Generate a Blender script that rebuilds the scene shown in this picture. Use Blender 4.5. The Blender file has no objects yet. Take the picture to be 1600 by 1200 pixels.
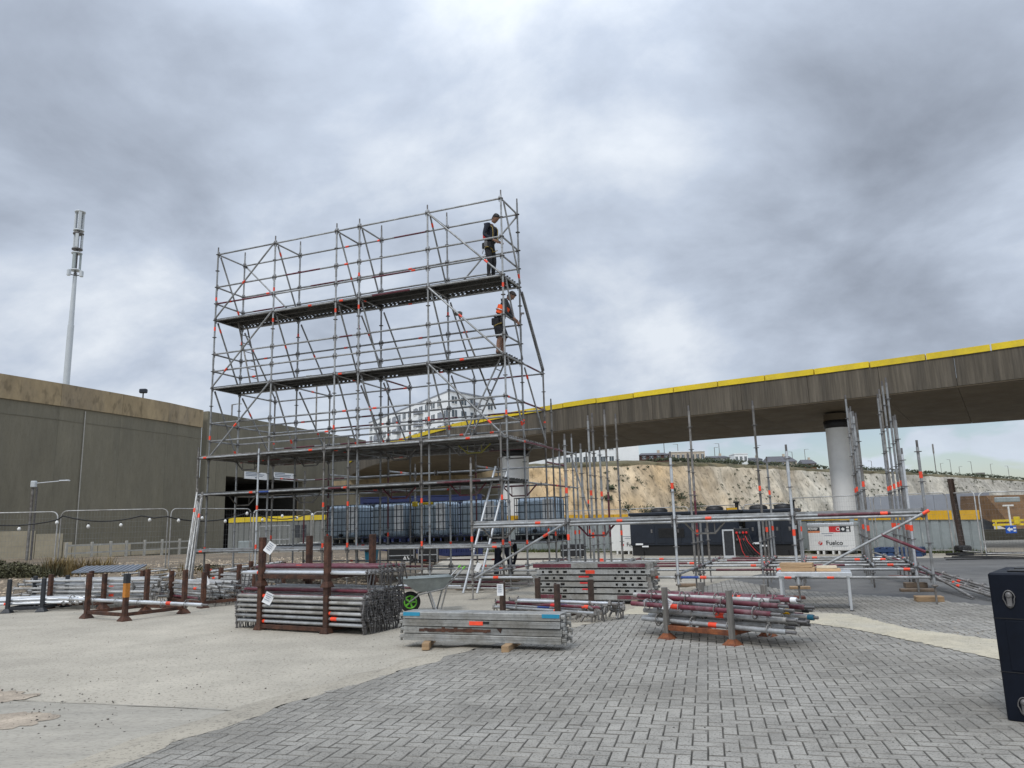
import bpy, math, random
from math import sin, cos, pi, radians, sqrt, atan2, hypot
from mathutils import Vector, Matrix, noise
random.seed(7)
R = random.Random(11)
C = bpy.context.scene.collection
SC = bpy.context.scene

# ------------------------------------------------------------------ camera
FPX, PITCH, ROLL, EYE = 1180.0, 0.18398, 0.02762, 1.4703
_c, _s = cos(PITCH), sin(PITCH)
fwd = Vector((0, _c, _s)); up0 = Vector((0, -_s, _c)); rt0 = Vector((1, 0, 0))
rt = rt0 * cos(ROLL) - up0 * sin(ROLL)
up = rt0 * sin(ROLL) + up0 * cos(ROLL)
cd = bpy.data.cameras.new('camera'); cam = bpy.data.objects.new('camera', cd); C.objects.link(cam)
cd.sensor_width = 36.0; cd.lens = 36.0 * FPX / 1600.0; cd.clip_start = 0.05; cd.clip_end = 4000
mw = Matrix((rt, up, -fwd)).transposed().to_4x4(); mw.translation = Vector((0, 0, EYE))
cam.matrix_world = mw
SC.camera = cam

def ray(px, py):
    return rt * ((px - 800) / FPX) + up * (-(py - 600) / FPX) + fwd
def ground_at(px, py, z=0.0):
    r = ray(px, py); k = (z - EYE) / r.z
    return Vector((r.x * k, r.y * k, z))
def at_depth(px, py, y):
    r = ray(px, py); k = y / r.y
    return Vector((r.x * k, y, EYE + r.z * k))

# ------------------------------------------------------------------ world, sun, exposure
SUN_EL, SUN_AZ = radians(52), radians(205)      # azimuth clockwise from +Y: behind the camera, a little to the left
sun_dir = Vector((sin(SUN_AZ) * cos(SUN_EL), cos(SUN_AZ) * cos(SUN_EL), sin(SUN_EL)))
W = bpy.data.worlds.new('World'); SC.world = W; W.use_nodes = True
nt = W.node_tree; nt.nodes.clear(); N = nt.nodes; LK = nt.links
def wn(t, **k):
    n = N.new(t)
    for a, b in k.items(): setattr(n, a, b)
    return n
def wmath(op, a, b=None, c=None, clamp=False):
    n = wn('ShaderNodeMath', operation=op); n.use_clamp = clamp
    for i, x in enumerate((a, b, c)):
        if x is None: continue
        if isinstance(x, (int, float)): n.inputs[i].default_value = x
        else: LK.new(x, n.inputs[i])
    return n.outputs[0]
def wsmooth(x, a, b, lo=0.0, hi=1.0):
    n = wn('ShaderNodeMapRange'); n.interpolation_type = 'SMOOTHSTEP'
    LK.new(x, n.inputs[0])
    for i, v in enumerate((a, b, lo, hi)): n.inputs[i + 1].default_value = v
    return n.outputs[0]
sky = wn('ShaderNodeTexSky', sky_type='NISHITA'); sky.sun_disc = False
sky.sun_elevation = SUN_EL; sky.sun_rotation = SUN_AZ
tc = wn('ShaderNodeTexCoord')
sep = wn('ShaderNodeSeparateXYZ'); LK.new(tc.outputs['Generated'], sep.inputs[0])
zc = wmath('MAXIMUM', sep.outputs[2], 0.0)
den = wmath('ADD', zc, 0.42)
comb = wn('ShaderNodeCombineXYZ')
LK.new(wmath('DIVIDE', sep.outputs[0], den), comb.inputs[0]); LK.new(wmath('DIVIDE', sep.outputs[1], den), comb.inputs[1])
def wnoise(scale, detail, rough, dist, off):
    mp = wn('ShaderNodeMapping'); mp.inputs['Location'].default_value = off
    mp.inputs['Rotation'].default_value = (0, 0, 0.45); mp.inputs['Scale'].default_value = (1.0, 1.1, 1)
    LK.new(comb.outputs[0], mp.inputs[0])
    n = wn('ShaderNodeTexNoise'); n.inputs['Scale'].default_value = scale; n.inputs['Detail'].default_value = detail
    n.inputs['Roughness'].default_value = rough; n.inputs['Distortion'].default_value = dist
    LK.new(mp.outputs[0], n.inputs['Vector']); return n.outputs[0]
n1 = wnoise(2.1, 9, 0.56, 0.25, (3.1, 1.7, 0))
n2 = wnoise(0.9, 4, 0.5, 0.2, (8.3, 4.4, 0))
n3 = wnoise(5.5, 7, 0.6, 0.3, (1.9, 6.1, 0))
fac = wmath('ADD', wmath('MULTIPLY', n1, 0.72), wmath('MULTIPLY', n2, 0.27))
fac = wmath('ADD', fac, wmath('MULTIPLY', n3, 0.13))
def blob(px, py, rad, amt):
    global fac
    d = ray(px, py).normalized()
    dp = wn('ShaderNodeVectorMath', operation='DOT_PRODUCT'); LK.new(tc.outputs['Generated'], dp.inputs[0]); dp.inputs[1].default_value = d
    s = wsmooth(dp.outputs['Value'], cos(radians(rad)), 1.0, 0.0, amt)
    fac = wmath('ADD', fac, s)
BLOBS = [(1330, 430, 20, -0.08), (730, 0, 13, -0.09), (230, 330, 17, -0.10), (640, 330, 14, -0.07), (850, 190, 16, 0.05), (1180, 560, 9, 0.06), (110, 520, 11, 0.10),
         (1150, 250, 11, 0.06), (950, 560, 10, 0.08), (60, 20, 14, -0.04), (1560, 60, 14, -0.05), (470, 560, 10, 0.06), (930, 480, 12, -0.07)]
for b in BLOBS: blob(*b)
ramp = wn('ShaderNodeValToRGB'); LK.new(fac, ramp.inputs[0])
el = ramp.color_ramp.elements
el[0].position = 0.26; el[0].color = (0.235, 0.268, 0.330, 1)
el[1].position = 0.665; el[1].color = (0.770, 0.825, 0.900, 1)
e = el.new(0.435); e.color = (0.395, 0.450, 0.545, 1)
e = el.new(0.545); e.color = (0.530, 0.600, 0.715, 1)
# paler towards the horizon, brighter overhead (overcast sky)
hz = wn('ShaderNodeMixRGB'); hz.blend_type = 'MIX'
LK.new(wsmooth(sep.outputs[2], 0.02, 0.20, 0.62, 0.0), hz.inputs[0]); LK.new(ramp.outputs[0], hz.inputs[1]); hz.inputs[2].default_value = (0.72, 0.80, 0.88, 1)
z2 = wmath('MULTIPLY', zc, zc)
gain = wmath('ADD', 1.0, wmath('MULTIPLY', wmath('MULTIPLY', z2, z2), 2.0))
bg1 = wn('ShaderNodeBackground'); LK.new(hz.outputs[0], bg1.inputs[0]); LK.new(gain, bg1.inputs[1])
bg2 = wn('ShaderNodeBackground'); LK.new(sky.outputs[0], bg2.inputs[0]); bg2.inputs[1].default_value = 0.10
mx = wn('ShaderNodeMixShader')
gapn = wnoise(4.2, 7, 0.5, 0.2, (5.2, 2.2, 0))
gap = wmath('MULTIPLY', wsmooth(gapn, 0.43, 0.53), wsmooth(sep.outputs[2], 0.06, 0.20, 0.85, 0.0))
gd = wn('ShaderNodeVectorMath', operation='DOT_PRODUCT'); LK.new(tc.outputs['Generated'], gd.inputs[0]); gd.inputs[1].default_value = ray(1420, 690).normalized()
gap = wmath('MULTIPLY', gap, wsmooth(gd.outputs['Value'], cos(radians(30)), cos(radians(8)), 0.15, 1.0))
LK.new(gap, mx.inputs[0]); LK.new(bg1.outputs[0], mx.inputs[1]); LK.new(bg2.outputs[0], mx.inputs[2])
wo = wn('ShaderNodeOutputWorld'); LK.new(mx.outputs[0], wo.inputs[0])
sl = bpy.data.lights.new('sun', 'SUN'); sl.energy = 1.5; sl.angle = radians(14); sl.color = (1.0, 0.965, 0.91)
so = bpy.data.objects.new('sun', sl); C.objects.link(so); so.rotation_euler = sun_dir.to_track_quat('Z', 'Y').to_euler()
SC.view_settings.view_transform = 'Standard'; SC.view_settings.look = 'None'
SC.view_settings.exposure = 0.0; SC.view_settings.gamma = 1.0; SC.view_settings.use_curve_mapping = False
SC.cycles.max_bounces = 6; SC.cycles.diffuse_bounces = 3; SC.cycles.transparent_max_bounces = 6

# ------------------------------------------------------------------ materials
def mat(name, col, rough=0.6, metal=0.0, var=0.18, scale=6.0, stretch=(1, 1, 1), col2=None, mix=0.5, bump=0.0, bscale=None,
        rnd=0.0, island=0.0, speck=0.0, speck_scale=60, spec=0.5, coords='Object'):
    m = bpy.data.materials.new(name); m.use_nodes = True
    t = m.node_tree; n = t.nodes; l = t.links; b = n['Principled BSDF']
    b.inputs['Roughness'].default_value = rough; b.inputs['Metallic'].default_value = metal
    b.inputs['Specular IOR Level'].default_value = spec
    tcn = n.new('ShaderNodeTexCoord'); mp = n.new('ShaderNodeMapping'); mp.inputs['Scale'].default_value = stretch
    l.new(tcn.outputs['Object' if coords == 'World' else coords], mp.inputs[0])
    if coords == 'World':
        gg = n.new('ShaderNodeNewGeometry'); l.new(gg.outputs['Position'], mp.inputs[0])
    if rnd and coords != 'World':
        oi = n.new('ShaderNodeObjectInfo'); ad = n.new('ShaderNodeVectorMath'); ad.operation = 'ADD'
        ml = n.new('ShaderNodeVectorMath'); ml.operation = 'SCALE'; ml.inputs['Scale'].default_value = 37.0
        l.new(oi.outputs['Random'], ml.inputs[0]); l.new(mp.outputs[0], ad.inputs[0]); l.new(ml.outputs[0], ad.inputs[1]); vec = ad.outputs[0]
    else: vec = mp.outputs[0]
    def noi(sc, det=5, ro=0.6, dist=0.0):
        x = n.new('ShaderNodeTexNoise'); x.inputs['Scale'].default_value = sc; x.inputs['Detail'].default_value = det
        x.inputs['Roughness'].default_value = ro; x.inputs['Distortion'].default_value = dist; l.new(vec, x.inputs['Vector']); return x.outputs[0]
    def mr(x, a, b_, lo, hi):
        y = n.new('ShaderNodeMapRange'); l.new(x, y.inputs[0])
        for i, v in enumerate((a, b_, lo, hi)): y.inputs[i + 1].default_value = v
        return y.outputs[0]
    def mul(a, b_):
        y = n.new('ShaderNodeMath'); y.operation = 'MULTIPLY'
        for i, v in enumerate((a, b_)):
            if isinstance(v, float): y.inputs[i].default_value = v
            else: l.new(v, y.inputs[i])
        return y.outputs[0]
    val = mul(mr(noi(scale), 0.3, 0.7, 1 - var, 1 + var), mr(noi(scale * 5.3, 3), 0.3, 0.7, 1 - var * 0.6, 1 + var * 0.6))
    if speck:
        val = mul(val, mr(noi(speck_scale, 2, 0.7), 0.34, 0.46, 1 - speck, 1.0))
    if rnd:
        oi2 = n.new('ShaderNodeObjectInfo'); val = mul(val, mr(oi2.outputs['Random'], 0, 1, 1 - rnd, 1 + rnd))
    if island:
        g = n.new('ShaderNodeNewGeometry'); val = mul(val, mr(g.outputs['Random Per Island'], 0, 1, 1 - island, 1 + island))
    base = n.new('ShaderNodeRGB'); base.outputs[0].default_value = (*col, 1); csock = base.outputs[0]
    if col2:
        mc = n.new('ShaderNodeMixRGB'); l.new(csock, mc.inputs[1]); mc.inputs[2].default_value = (*col2, 1)
        l.new(mr(noi(scale * 0.45, 6, 0.65, 0.4), mix - 0.12, mix + 0.12, 0, 1), mc.inputs[0]); csock = mc.outputs[0]
    sm = n.new('ShaderNodeVectorMath'); sm.operation = 'SCALE'; l.new(csock, sm.inputs[0]); l.new(val, sm.inputs['Scale'])
    l.new(sm.outputs[0], b.inputs['Base Color'])
    if rough < 0.95:
        l.new(mr(noi(scale * 2.2, 3), 0.3, 0.7, max(rough - 0.12, 0.05), min(rough + 0.12, 1)), b.inputs['Roughness'])
    if bump:
        bp = n.new('ShaderNodeBump'); bp.inputs['Strength'].default_value = bump; bp.inputs['Distance'].default_value = 0.02
        l.new(noi(bscale or scale * 4, 4), bp.inputs['Height']); l.new(bp.outputs[0], b.inputs['Normal'])
    return m
GALV = mat('galvanised_steel', (0.335, 0.345, 0.35), 0.5, 0.4, 0.25, 5, rnd=0.2, col2=(0.20, 0.195, 0.185), mix=0.57)
GALV_NEW = mat('bright_galvanised_steel', (0.56, 0.58, 0.60), 0.4, 0.5, 0.12, 6, rnd=0.08)
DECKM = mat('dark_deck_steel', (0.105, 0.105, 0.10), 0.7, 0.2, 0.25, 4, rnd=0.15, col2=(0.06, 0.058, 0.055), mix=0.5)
GALV_RACK = mat('dull_pale_galvanised_steel', (0.46, 0.46, 0.45), 0.55, 0.25, 0.2, 5, rnd=0.22, col2=(0.28, 0.265, 0.24), mix=0.53)
GALV_OLD = mat('weathered_galvanised_steel', (0.27, 0.262, 0.25), 0.6, 0.35, 0.25, 5, rnd=0.2, col2=(0.13, 0.115, 0.10), mix=0.52)
STEELD = mat('dark_cast_steel', (0.155, 0.148, 0.145), 0.55, 0.5, 0.3, 12, rnd=0.2)
BURG = mat('burgundy_paint', (0.115, 0.022, 0.034), 0.5, 0.0, 0.3, 7, rnd=0.2, col2=(0.20, 0.16, 0.16), mix=0.63)
BLUEP = mat('blue_paint', (0.02, 0.06, 0.25), 0.5, 0, 0.2, 8)
TAPE = mat('orange_red_tape', (0.85, 0.075, 0.03), 0.5, 0, 0.12, 9, rnd=0.2)
RUST = mat('rusty_brown_steel', (0.105, 0.045, 0.026), 0.85, 0.1, 0.35, 14, col2=(0.045, 0.024, 0.018), mix=0.5, bump=0.3, bscale=70, rnd=0.15)
RUSTO = mat('orange_rust', (0.26, 0.085, 0.03), 0.85, 0.0, 0.35, 18, col2=(0.12, 0.04, 0.02), mix=0.5, bump=0.4, bscale=80)
DARKRUST = mat('dark_rusty_steel', (0.06, 0.038, 0.028), 0.8, 0.1, 0.35, 14, rnd=0.15)
DARKPOST = mat('dark_painted_post', (0.022, 0.025, 0.03), 0.6, 0.0, 0.3, 14)
WOODGREY = mat('weathered_timber_post', (0.16, 0.15, 0.135), 0.8, 0, 0.3, 5, stretch=(9, 9, 0.7), rnd=0.12)
TIMBER = mat('sawn_timber', (0.44, 0.29, 0.16), 0.75, 0, 0.25, 3, stretch=(1, 9, 9), rnd=0.25)
TIMBERD = mat('old_timber_board', (0.20, 0.145, 0.10), 0.85, 0, 0.3, 3, stretch=(1, 9, 9), rnd=0.25)
TIMBERR = mat('red_brown_timber_board', (0.14, 0.05, 0.035), 0.8, 0, 0.3, 4, stretch=(1, 9, 9), rnd=0.2)
WHITE = mat('white_paint', (0.74, 0.74, 0.72), 0.5, 0, 0.05, 3)
PAPER = mat('white_paper', (0.80, 0.81, 0.82), 0.7, 0, 0.03, 8)
INK = mat('faded_ink', (0.16, 0.20, 0.27), 0.8, 0, 0.1, 8)
BLACK = mat('black_plastic', (0.012, 0.012, 0.013), 0.55, 0, 0.2, 8)
NAVY = mat('navy_gloss_paint', (0.0045, 0.007, 0.014), 0.55, 0, 0.2, 3, spec=0.18)
NAVY2 = mat('dark_blue_grey_paint', (0.010, 0.015, 0.025), 0.45, 0, 0.18, 2, rnd=0.15)
BLUEC = mat('blue_container_paint', (0.010, 0.018, 0.075), 0.5, 0, 0.2, 2)
YEL = mat('yellow_panel_paint', (0.72, 0.53, 0.015), 0.6, 0, 0.10, 1.5, rnd=0.09, col2=(0.60, 0.45, 0.04), mix=0.6)
YEL2 = mat('ochre_panel_paint', (0.66, 0.37, 0.012), 0.55, 0, 0.12, 2, rnd=0.08)
HOARD = mat('grey_steel_sheet', (0.30, 0.335, 0.335), 0.5, 0.15, 0.1, 1.5, rnd=0.08)
WALL = mat('brown_grey_concrete', (0.178, 0.162, 0.120), 0.9, 0, 0.10, 0.5, stretch=(2.2, 2.2, 0.5), col2=(0.150, 0.138, 0.104), mix=0.54, speck=0.12, speck_scale=9, bump=0.25, bscale=16, rnd=0.06)
BAND = mat('buff_concrete', (0.37, 0.285, 0.17), 0.9, 0, 0.2, 0.6, stretch=(1, 1, 0.45), col2=(0.215, 0.175, 0.125), mix=0.56, speck=0.3, speck_scale=2.2, bump=0.2, bscale=9, rnd=0.06)
PATCHP = mat('buff_overpaint', (0.43, 0.37, 0.265), 0.85, 0, 0.12, 0.8)
FASC = mat('board_marked_concrete', (0.108, 0.092, 0.070), 0.9, 0, 0.36, 1.0, stretch=(3.2, 3.2, 0.16), col2=(0.064, 0.055, 0.043), mix=0.55, bump=0.6, bscale=5, rnd=0.08)
SOFF = mat('brown_concrete_soffit', (0.110, 0.086, 0.056), 0.9, 0, 0.15, 0.5, rnd=0.06)  # dark brown concrete tone of the bridge underside
COLM = mat('white_column_paint', (0.80, 0.80, 0.78), 0.6, 0, 0.05, 0.8, col2=(0.72, 0.72, 0.69), mix=0.6)
CONC = mat('grey_concrete_block', (0.36, 0.35, 0.32), 0.9, 0, 0.18, 2, bump=0.2)
IBCP = mat('milky_plastic_tank', (0.47, 0.58, 0.68), 0.4, 0, 0.08, 2)
CAGE = mat('dull_cage_steel', (0.085, 0.105, 0.125), 0.5, 0.5, 0.2, 4)
ALU = mat('brushed_aluminium', (0.62, 0.64, 0.66), 0.38, 0.6, 0.08, 5)
SLATE = mat('slate_roof', (0.10, 0.10, 0.11), 0.8, 0, 0.15, 0.5)
REND = mat('white_render', (0.82, 0.84, 0.85), 0.7, 0, 0.05, 0.3)
REND2 = mat('buff_render', (0.50, 0.43, 0.34), 0.8, 0, 0.1, 0.3)
GLASSD = mat('dark_window_glass', (0.07, 0.09, 0.105), 0.15, 0, 0.1, 1)
LEAF = mat('dark_leaves', (0.045, 0.055, 0.024), 0.8, 0, 0.3, 0.5, island=0.45)
DRY = mat('dry_grass', (0.20, 0.145, 0.06), 0.85, 0, 0.3, 0.8, island=0.4)
GREENG = mat('green_grass', (0.08, 0.10, 0.03), 0.85, 0, 0.3, 0.8, island=0.4)
SKIN = mat('skin', (0.25, 0.135, 0.09), 0.6, 0, 0.08, 8)
CLOTHN = mat('navy_cloth', (0.012, 0.015, 0.028), 0.85, 0, 0.25, 10)
CLOTHB = mat('black_cloth', (0.013, 0.013, 0.015), 0.85, 0, 0.25, 10)
CLOTHG = mat('charcoal_cloth', (0.035, 0.037, 0.04), 0.85, 0, 0.25, 10)
HIVIS = mat('orange_hivis_cloth', (0.95, 0.12, 0.02), 0.7, 0, 0.08, 10)
HAIR = mat('dark_hair', (0.010, 0.008, 0.007), 0.7, 0, 0.3, 30)
WEB = mat('harness_webbing', (0.30, 0.215, 0.05), 0.7, 0, 0.15, 20)
REDW = mat('red_webbing', (0.5, 0.03, 0.03), 0.7, 0, 0.15, 20)
LIME = mat('lime_green_plastic', (0.12, 0.42, 0.03), 0.45, 0, 0.05, 6)
RUBBER = mat('black_rubber', (0.018, 0.018, 0.02), 0.8, 0, 0.2, 8)
TEAL = mat('teal_plastic', (0.008, 0.12, 0.19), 0.5, 0, 0.1, 6)
TEALT = mat('teal_tape', (0.02, 0.25, 0.40), 0.5, 0, 0.08, 6)
REDP = mat('red_paint', (0.58, 0.02, 0.02), 0.5, 0, 0.05, 6)
MASTM = mat('pale_grey_mast_paint', (0.50, 0.53, 0.55), 0.5, 0.1, 0.05, 0.5)
EARTH = mat('brown_earth_bank', (0.15, 0.085, 0.04), 0.95, 0, 0.25, 0.3, speck=0.3, speck_scale=2)
SEAW = mat('blue_grey_cladding', (0.25, 0.27, 0.31), 0.7, 0, 0.06, 0.3)
STONE = mat('loose_stones', (0.30, 0.26, 0.20), 0.9, 0, 0.2, 5, island=0.5)
SHING = mat('shingle', (0.33, 0.265, 0.19), 0.9, 0, 0.25, 3, island=0.6)
DKSTONE = mat('dark_crumbs', (0.10, 0.09, 0.075), 0.9, 0, 0.2, 5, island=0.6)
SOLAR = mat('grey_ribbed_sheet', (0.16, 0.18, 0.21), 0.6, 0.2, 0.15, 5)

# ------------------------------------------------------------------ mesh builder
class MB:
    def __init__(s): s.v = []; s.f = []; s.m = []; s.s = []
    def add(s, vs, fs, m=0, smooth=False):
        o = len(s.v); s.v.extend([tuple(v) for v in vs])
        for f in fs: s.f.append(tuple(o + i for i in f)); s.m.append(m); s.s.append(smooth)
        return s
    def bx(s, x0, x1, y0, y1, z0, z1, m=0, ch=0.0, T=None):
        if ch <= 0:
            vs = [(x0, y0, z0), (x1, y0, z0), (x1, y1, z0), (x0, y1, z0), (x0, y0, z1), (x1, y0, z1), (x1, y1, z1), (x0, y1, z1)]
            fs = [(3, 2, 1, 0), (4, 5, 6, 7), (0, 1, 5, 4), (1, 2, 6, 5), (2, 3, 7, 6), (3, 0, 4, 7)]
        else:
            vs = []; idx = {}
            for ix, x in enumerate((x0, x1)):
                for iy, y in enumerate((y0, y1)):
                    for iz, z in enumerate((z0, z1)):
                        sx, sy, sz = (1, -1)[ix] * ch, (1, -1)[iy] * ch, (1, -1)[iz] * ch
                        for a, p in enumerate(((x, y + sy, z + sz), (x + sx, y, z + sz), (x + sx, y + sy, z))):
                            idx[(ix, iy, iz, a)] = len(vs); vs.append(p)
            fs = []
            I = lambda a, b, c, d: idx[(a, b, c, d)]
            for k in (0, 1):
                q = [I(k, 0, 0, 0), I(k, 1, 0, 0), I(k, 1, 1, 0), I(k, 0, 1, 0)]; fs.append(q if k else q[::-1])
                q = [I(0, k, 0, 1), I(1, k, 0, 1), I(1, k, 1, 1), I(0, k, 1, 1)]; fs.append(q[::-1] if k else q)
                q = [I(0, 0, k, 2), I(1, 0, k, 2), I(1, 1, k, 2), I(0, 1, k, 2)]; fs.append(q if k else q[::-1])
            for a in (0, 1):
                for b in (0, 1):
                    q = [I(0, a, b, 1), I(1, a, b, 1), I(1, a, b, 2), I(0, a, b, 2)]; fs.append(q if a != b else q[::-1])
                    q = [I(a, 0, b, 0), I(a, 1, b, 0), I(a, 1, b, 2), I(a, 0, b, 2)]; fs.append(q[::-1] if a != b else q)
                    q = [I(a, b, 0, 0), I(a, b, 1, 0), I(a, b, 1, 1), I(a, b, 0, 1)]; fs.append(q if a != b else q[::-1])
                    for c in (0, 1):
                        q = [I(a, b, c, 0), I(a, b, c, 1), I(a, b, c, 2)]; fs.append(q if (a + b + c) % 2 else q[::-1])
        if T is not None: vs = [T @ Vector(v) for v in vs]
        return s.add(vs, fs, m)
    def box(s, c, d, m=0, ch=0.0, T=None):
        return s.bx(c[0] - d[0] / 2, c[0] + d[0] / 2, c[1] - d[1] / 2, c[1] + d[1] / 2, c[2] - d[2] / 2, c[2] + d[2] / 2, m, ch, T)
    def beam(s, a, b, w, h, m=0):
        a, b = Vector(a), Vector(b); d = (b - a); L = d.length; d.normalize()
        u = Vector((0, 0, 1)).cross(d)
        if u.length < 1e-4: u = Vector((1, 0, 0))
        u.normalize(); v = d.cross(u)
        vs = [p + u * (sx * w / 2) + v * (sy * h / 2) for p in (a, b) for sx, sy in ((-1, -1), (1, -1), (1, 1), (-1, 1))]
        return s.add(vs, [(0, 3, 2, 1), (4, 5, 6, 7), (0, 1, 5, 4), (1, 2, 6, 5), (2, 3, 7, 6), (3, 0, 4, 7)], m)
    def tube(s, a, b, r, n=8, m=0, r2=None, cap=True):
        a, b = Vector(a), Vector(b); d = (b - a).normalized(); r2 = r if r2 is None else r2
        u = d.orthogonal().normalized(); w = d.cross(u)
        vs = [];
        for p, rr in ((a, r), (b, r2)):
            for i in range(n):
                t = 2 * pi * i / n; vs.append(p + u * (rr * cos(t)) + w * (rr * sin(t)))
        s.add(vs, [(i, (i + 1) % n, n + (i + 1) % n, n + i) for i in range(n)], m, True)
        if cap:
            s.add(vs, [tuple(range(n - 1, -1, -1)), tuple(range(n, 2 * n))], m)
        return s
    def path(s, pts, r, n=6, m=0, close=False):
        pts = [Vector(p) for p in pts]; k = len(pts); rings = []; prev = None
        for i, p in enumerate(pts):
            a = pts[(i - 1) % k] if (close or i > 0) else pts[i]; b = pts[(i + 1) % k] if (close or i < k - 1) else pts[i]
            d = (b - a).normalized()
            u = d.orthogonal().normalized() if prev is None else (prev - d * prev.dot(d)).normalized()
            prev = u; w = d.cross(u)
            rings.append([p + u * (r * cos(2 * pi * j / n)) + w * (r * sin(2 * pi * j / n)) for j in range(n)])
        vs = [v for g in rings for v in g]; fs = []
        for i in range(k if close else k - 1):
            o, q = i * n, ((i + 1) % k) * n
            fs += [(o + j, o + (j + 1) % n, q + (j + 1) % n, q + j) for j in range(n)]
        s.add(vs, fs, m, True)
        if not close: s.add(vs, [tuple(range(n - 1, -1, -1)), tuple(range((k - 1) * n, k * n))], m)
        return s
    def lathe(s, prof, n=12, m=0, T=None, smooth=True):
        vs = [Vector((r * cos(2 * pi * j / n), r * sin(2 * pi * j / n), z)) for r, z in prof for j in range(n)]
        if T is not None: vs = [T @ v for v in vs]
        k = len(prof)
        s.add(vs, [(i * n + j, i * n + (j + 1) % n, (i + 1) * n + (j + 1) % n, (i + 1) * n + j) for i in range(k - 1) for j in range(n)], m, smooth)
        s.add(vs, [tuple(range(n - 1, -1, -1)), tuple(range((k - 1) * n, k * n))], m)
        return s
    def prism(s, poly, z0, z1, m=0):
        n = len(poly); vs = [(x, y, z0) for x, y in poly] + [(x, y, z1) for x, y in poly]
        return s.add(vs, [tuple(range(n - 1, -1, -1)), tuple(range(n, 2 * n))] + [(i, (i + 1) % n, n + (i + 1) % n, n + i) for i in range(n)], m)
    def stone(s, c, r, rng, m=0):
        k = [rng.uniform(0.6, 1.1) for _ in range(6)]; x, y, z = c; q = rng.uniform(0, 6.3)
        ca, sa = cos(q), sin(q)
        vs = [(x + ca * r * k[0], y + sa * r * k[0], z), (x - sa * r * k[1], y + ca * r * k[1], z), (x - ca * r * k[2], y - sa * r * k[2], z),
              (x + sa * r * k[3], y - ca * r * k[3], z), (x, y, z + r * 0.6 * k[4]), (x, y, z - r * 0.4)]
        return s.add(vs, [(0, 1, 4), (1, 2, 4), (2, 3, 4), (3, 0, 4), (1, 0, 5), (2, 1, 5), (3, 2, 5), (0, 3, 5)], m)
    def leaf(s, p, size, rng, m=0, upb=0.3):
        d = Vector((rng.uniform(-1, 1), rng.uniform(-1, 1), rng.uniform(-1 + upb, 1))).normalized()
        u = d.orthogonal().normalized() * size * 0.35; p = Vector(p); t = p + d * size
        return s.add([p - u, p + u, t + u * 0.5, t - u * 0.5], [(0, 1, 2, 3)], m)
    def mesh(s, name, mats):
        me = bpy.data.meshes.new(name); me.from_pydata(s.v, [], s.f)
        for mm in (mats if isinstance(mats, (list, tuple)) else [mats]): me.materials.append(mm)
        if len(me.materials) > 1: me.polygons.foreach_set('material_index', s.m)
        me.polygons.foreach_set('use_smooth', s.s); me.update(); return me

def ob(name, me, parent=None, loc=(0, 0, 0), rot=(0, 0, 0)):
    o = bpy.data.objects.new(name, me); C.objects.link(o); o.location = loc; o.rotation_euler = rot
    if parent is not None: o.parent = parent
    return o
def build(name, mb, mats, parent=None, loc=(0, 0, 0), rot=(0, 0, 0)): return ob(name, mb.mesh(name, mats), parent, loc, rot)
def tag(o, label=None, cat=None, group=None, kind=None):
    if label: o['label'] = label
    if cat: o['category'] = cat
    if group: o['group'] = group
    if kind: o['kind'] = kind
    return o
def thing(name, label, cat, loc=(0, 0, 0), rz=0.0, group=None):
    o = bpy.data.objects.new(name, None); C.objects.link(o); o.location = loc; o.rotation_euler = (0, 0, rz)
    o.empty_display_size = 0.2
    return tag(o, label, cat, group)
def align(a, b):            # rotation that turns +X onto b-a
    return (Vector(b) - Vector(a)).to_track_quat('X', 'Z').to_euler()
ORD = ['first', 'second', 'third', 'fourth', 'fifth', 'sixth', 'seventh', 'eighth', 'ninth', 'tenth', 'eleventh', 'twelfth', 'thirteenth', 'fourteenth', 'fifteenth', 'sixteenth']
def text_mesh(txt, size, m, name='lettering', depth=0.003, bold=0.0):
    cu = bpy.data.curves.new('txt', 'FONT'); cu.body = txt; cu.size = size; cu.extrude = depth; cu.align_x = 'CENTER'; cu.offset = bold
    to = bpy.data.objects.new('txt', cu); C.objects.link(to)
    bpy.context.view_layer.update()
    me = bpy.data.meshes.new_from_object(to.evaluated_get(bpy.context.evaluated_depsgraph_get()))
    bpy.data.objects.remove(to); me.materials.clear(); me.materials.append(m); me.name = name
    return me
# ------------------------------------------------------------------ ground
def densify(poly, step, amp, rng):
    out = []
    n = len(poly)
    for i in range(n):
        a, b = Vector(poly[i][:2]), Vector(poly[(i + 1) % n][:2]); k = max(1, min(200, int((b - a).length / step)))
        nn = Vector((-(b - a).y, (b - a).x)).normalized() if (b - a).length > 0 else Vector((0, 0))
        for j in range(k):
            t = j / k; o = rng.uniform(-amp, amp) if j else 0
            out.append(tuple(a.lerp(b, t) + nn * o))
    return out
def sheet(name, poly, z, m, parent=None, kind='structure'):
    me = bpy.data.meshes.new(name); me.from_pydata([(x, y, z) for x, y in poly], [], [tuple(range(len(poly)))]); me.materials.append(m); me.update()
    if me.polygons[0].normal.z < 0: me.flip_normals()
    o = ob(name, me, parent)
    if kind and parent is None: o['kind'] = kind
    return o
def inside(p, poly):
    x, y = p; c = False; n = len(poly); j = n - 1
    for i in range(n):
        xi, yi = poly[i]; xj, yj = poly[j]
        if (yi > y) != (yj > y) and x < (xj - xi) * (y - yi) / (yj - yi) + xi: c = not c
        j = i
    return c
def GXY(*pts): return [tuple(ground_at(*p)[:2]) for p in pts]

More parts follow.
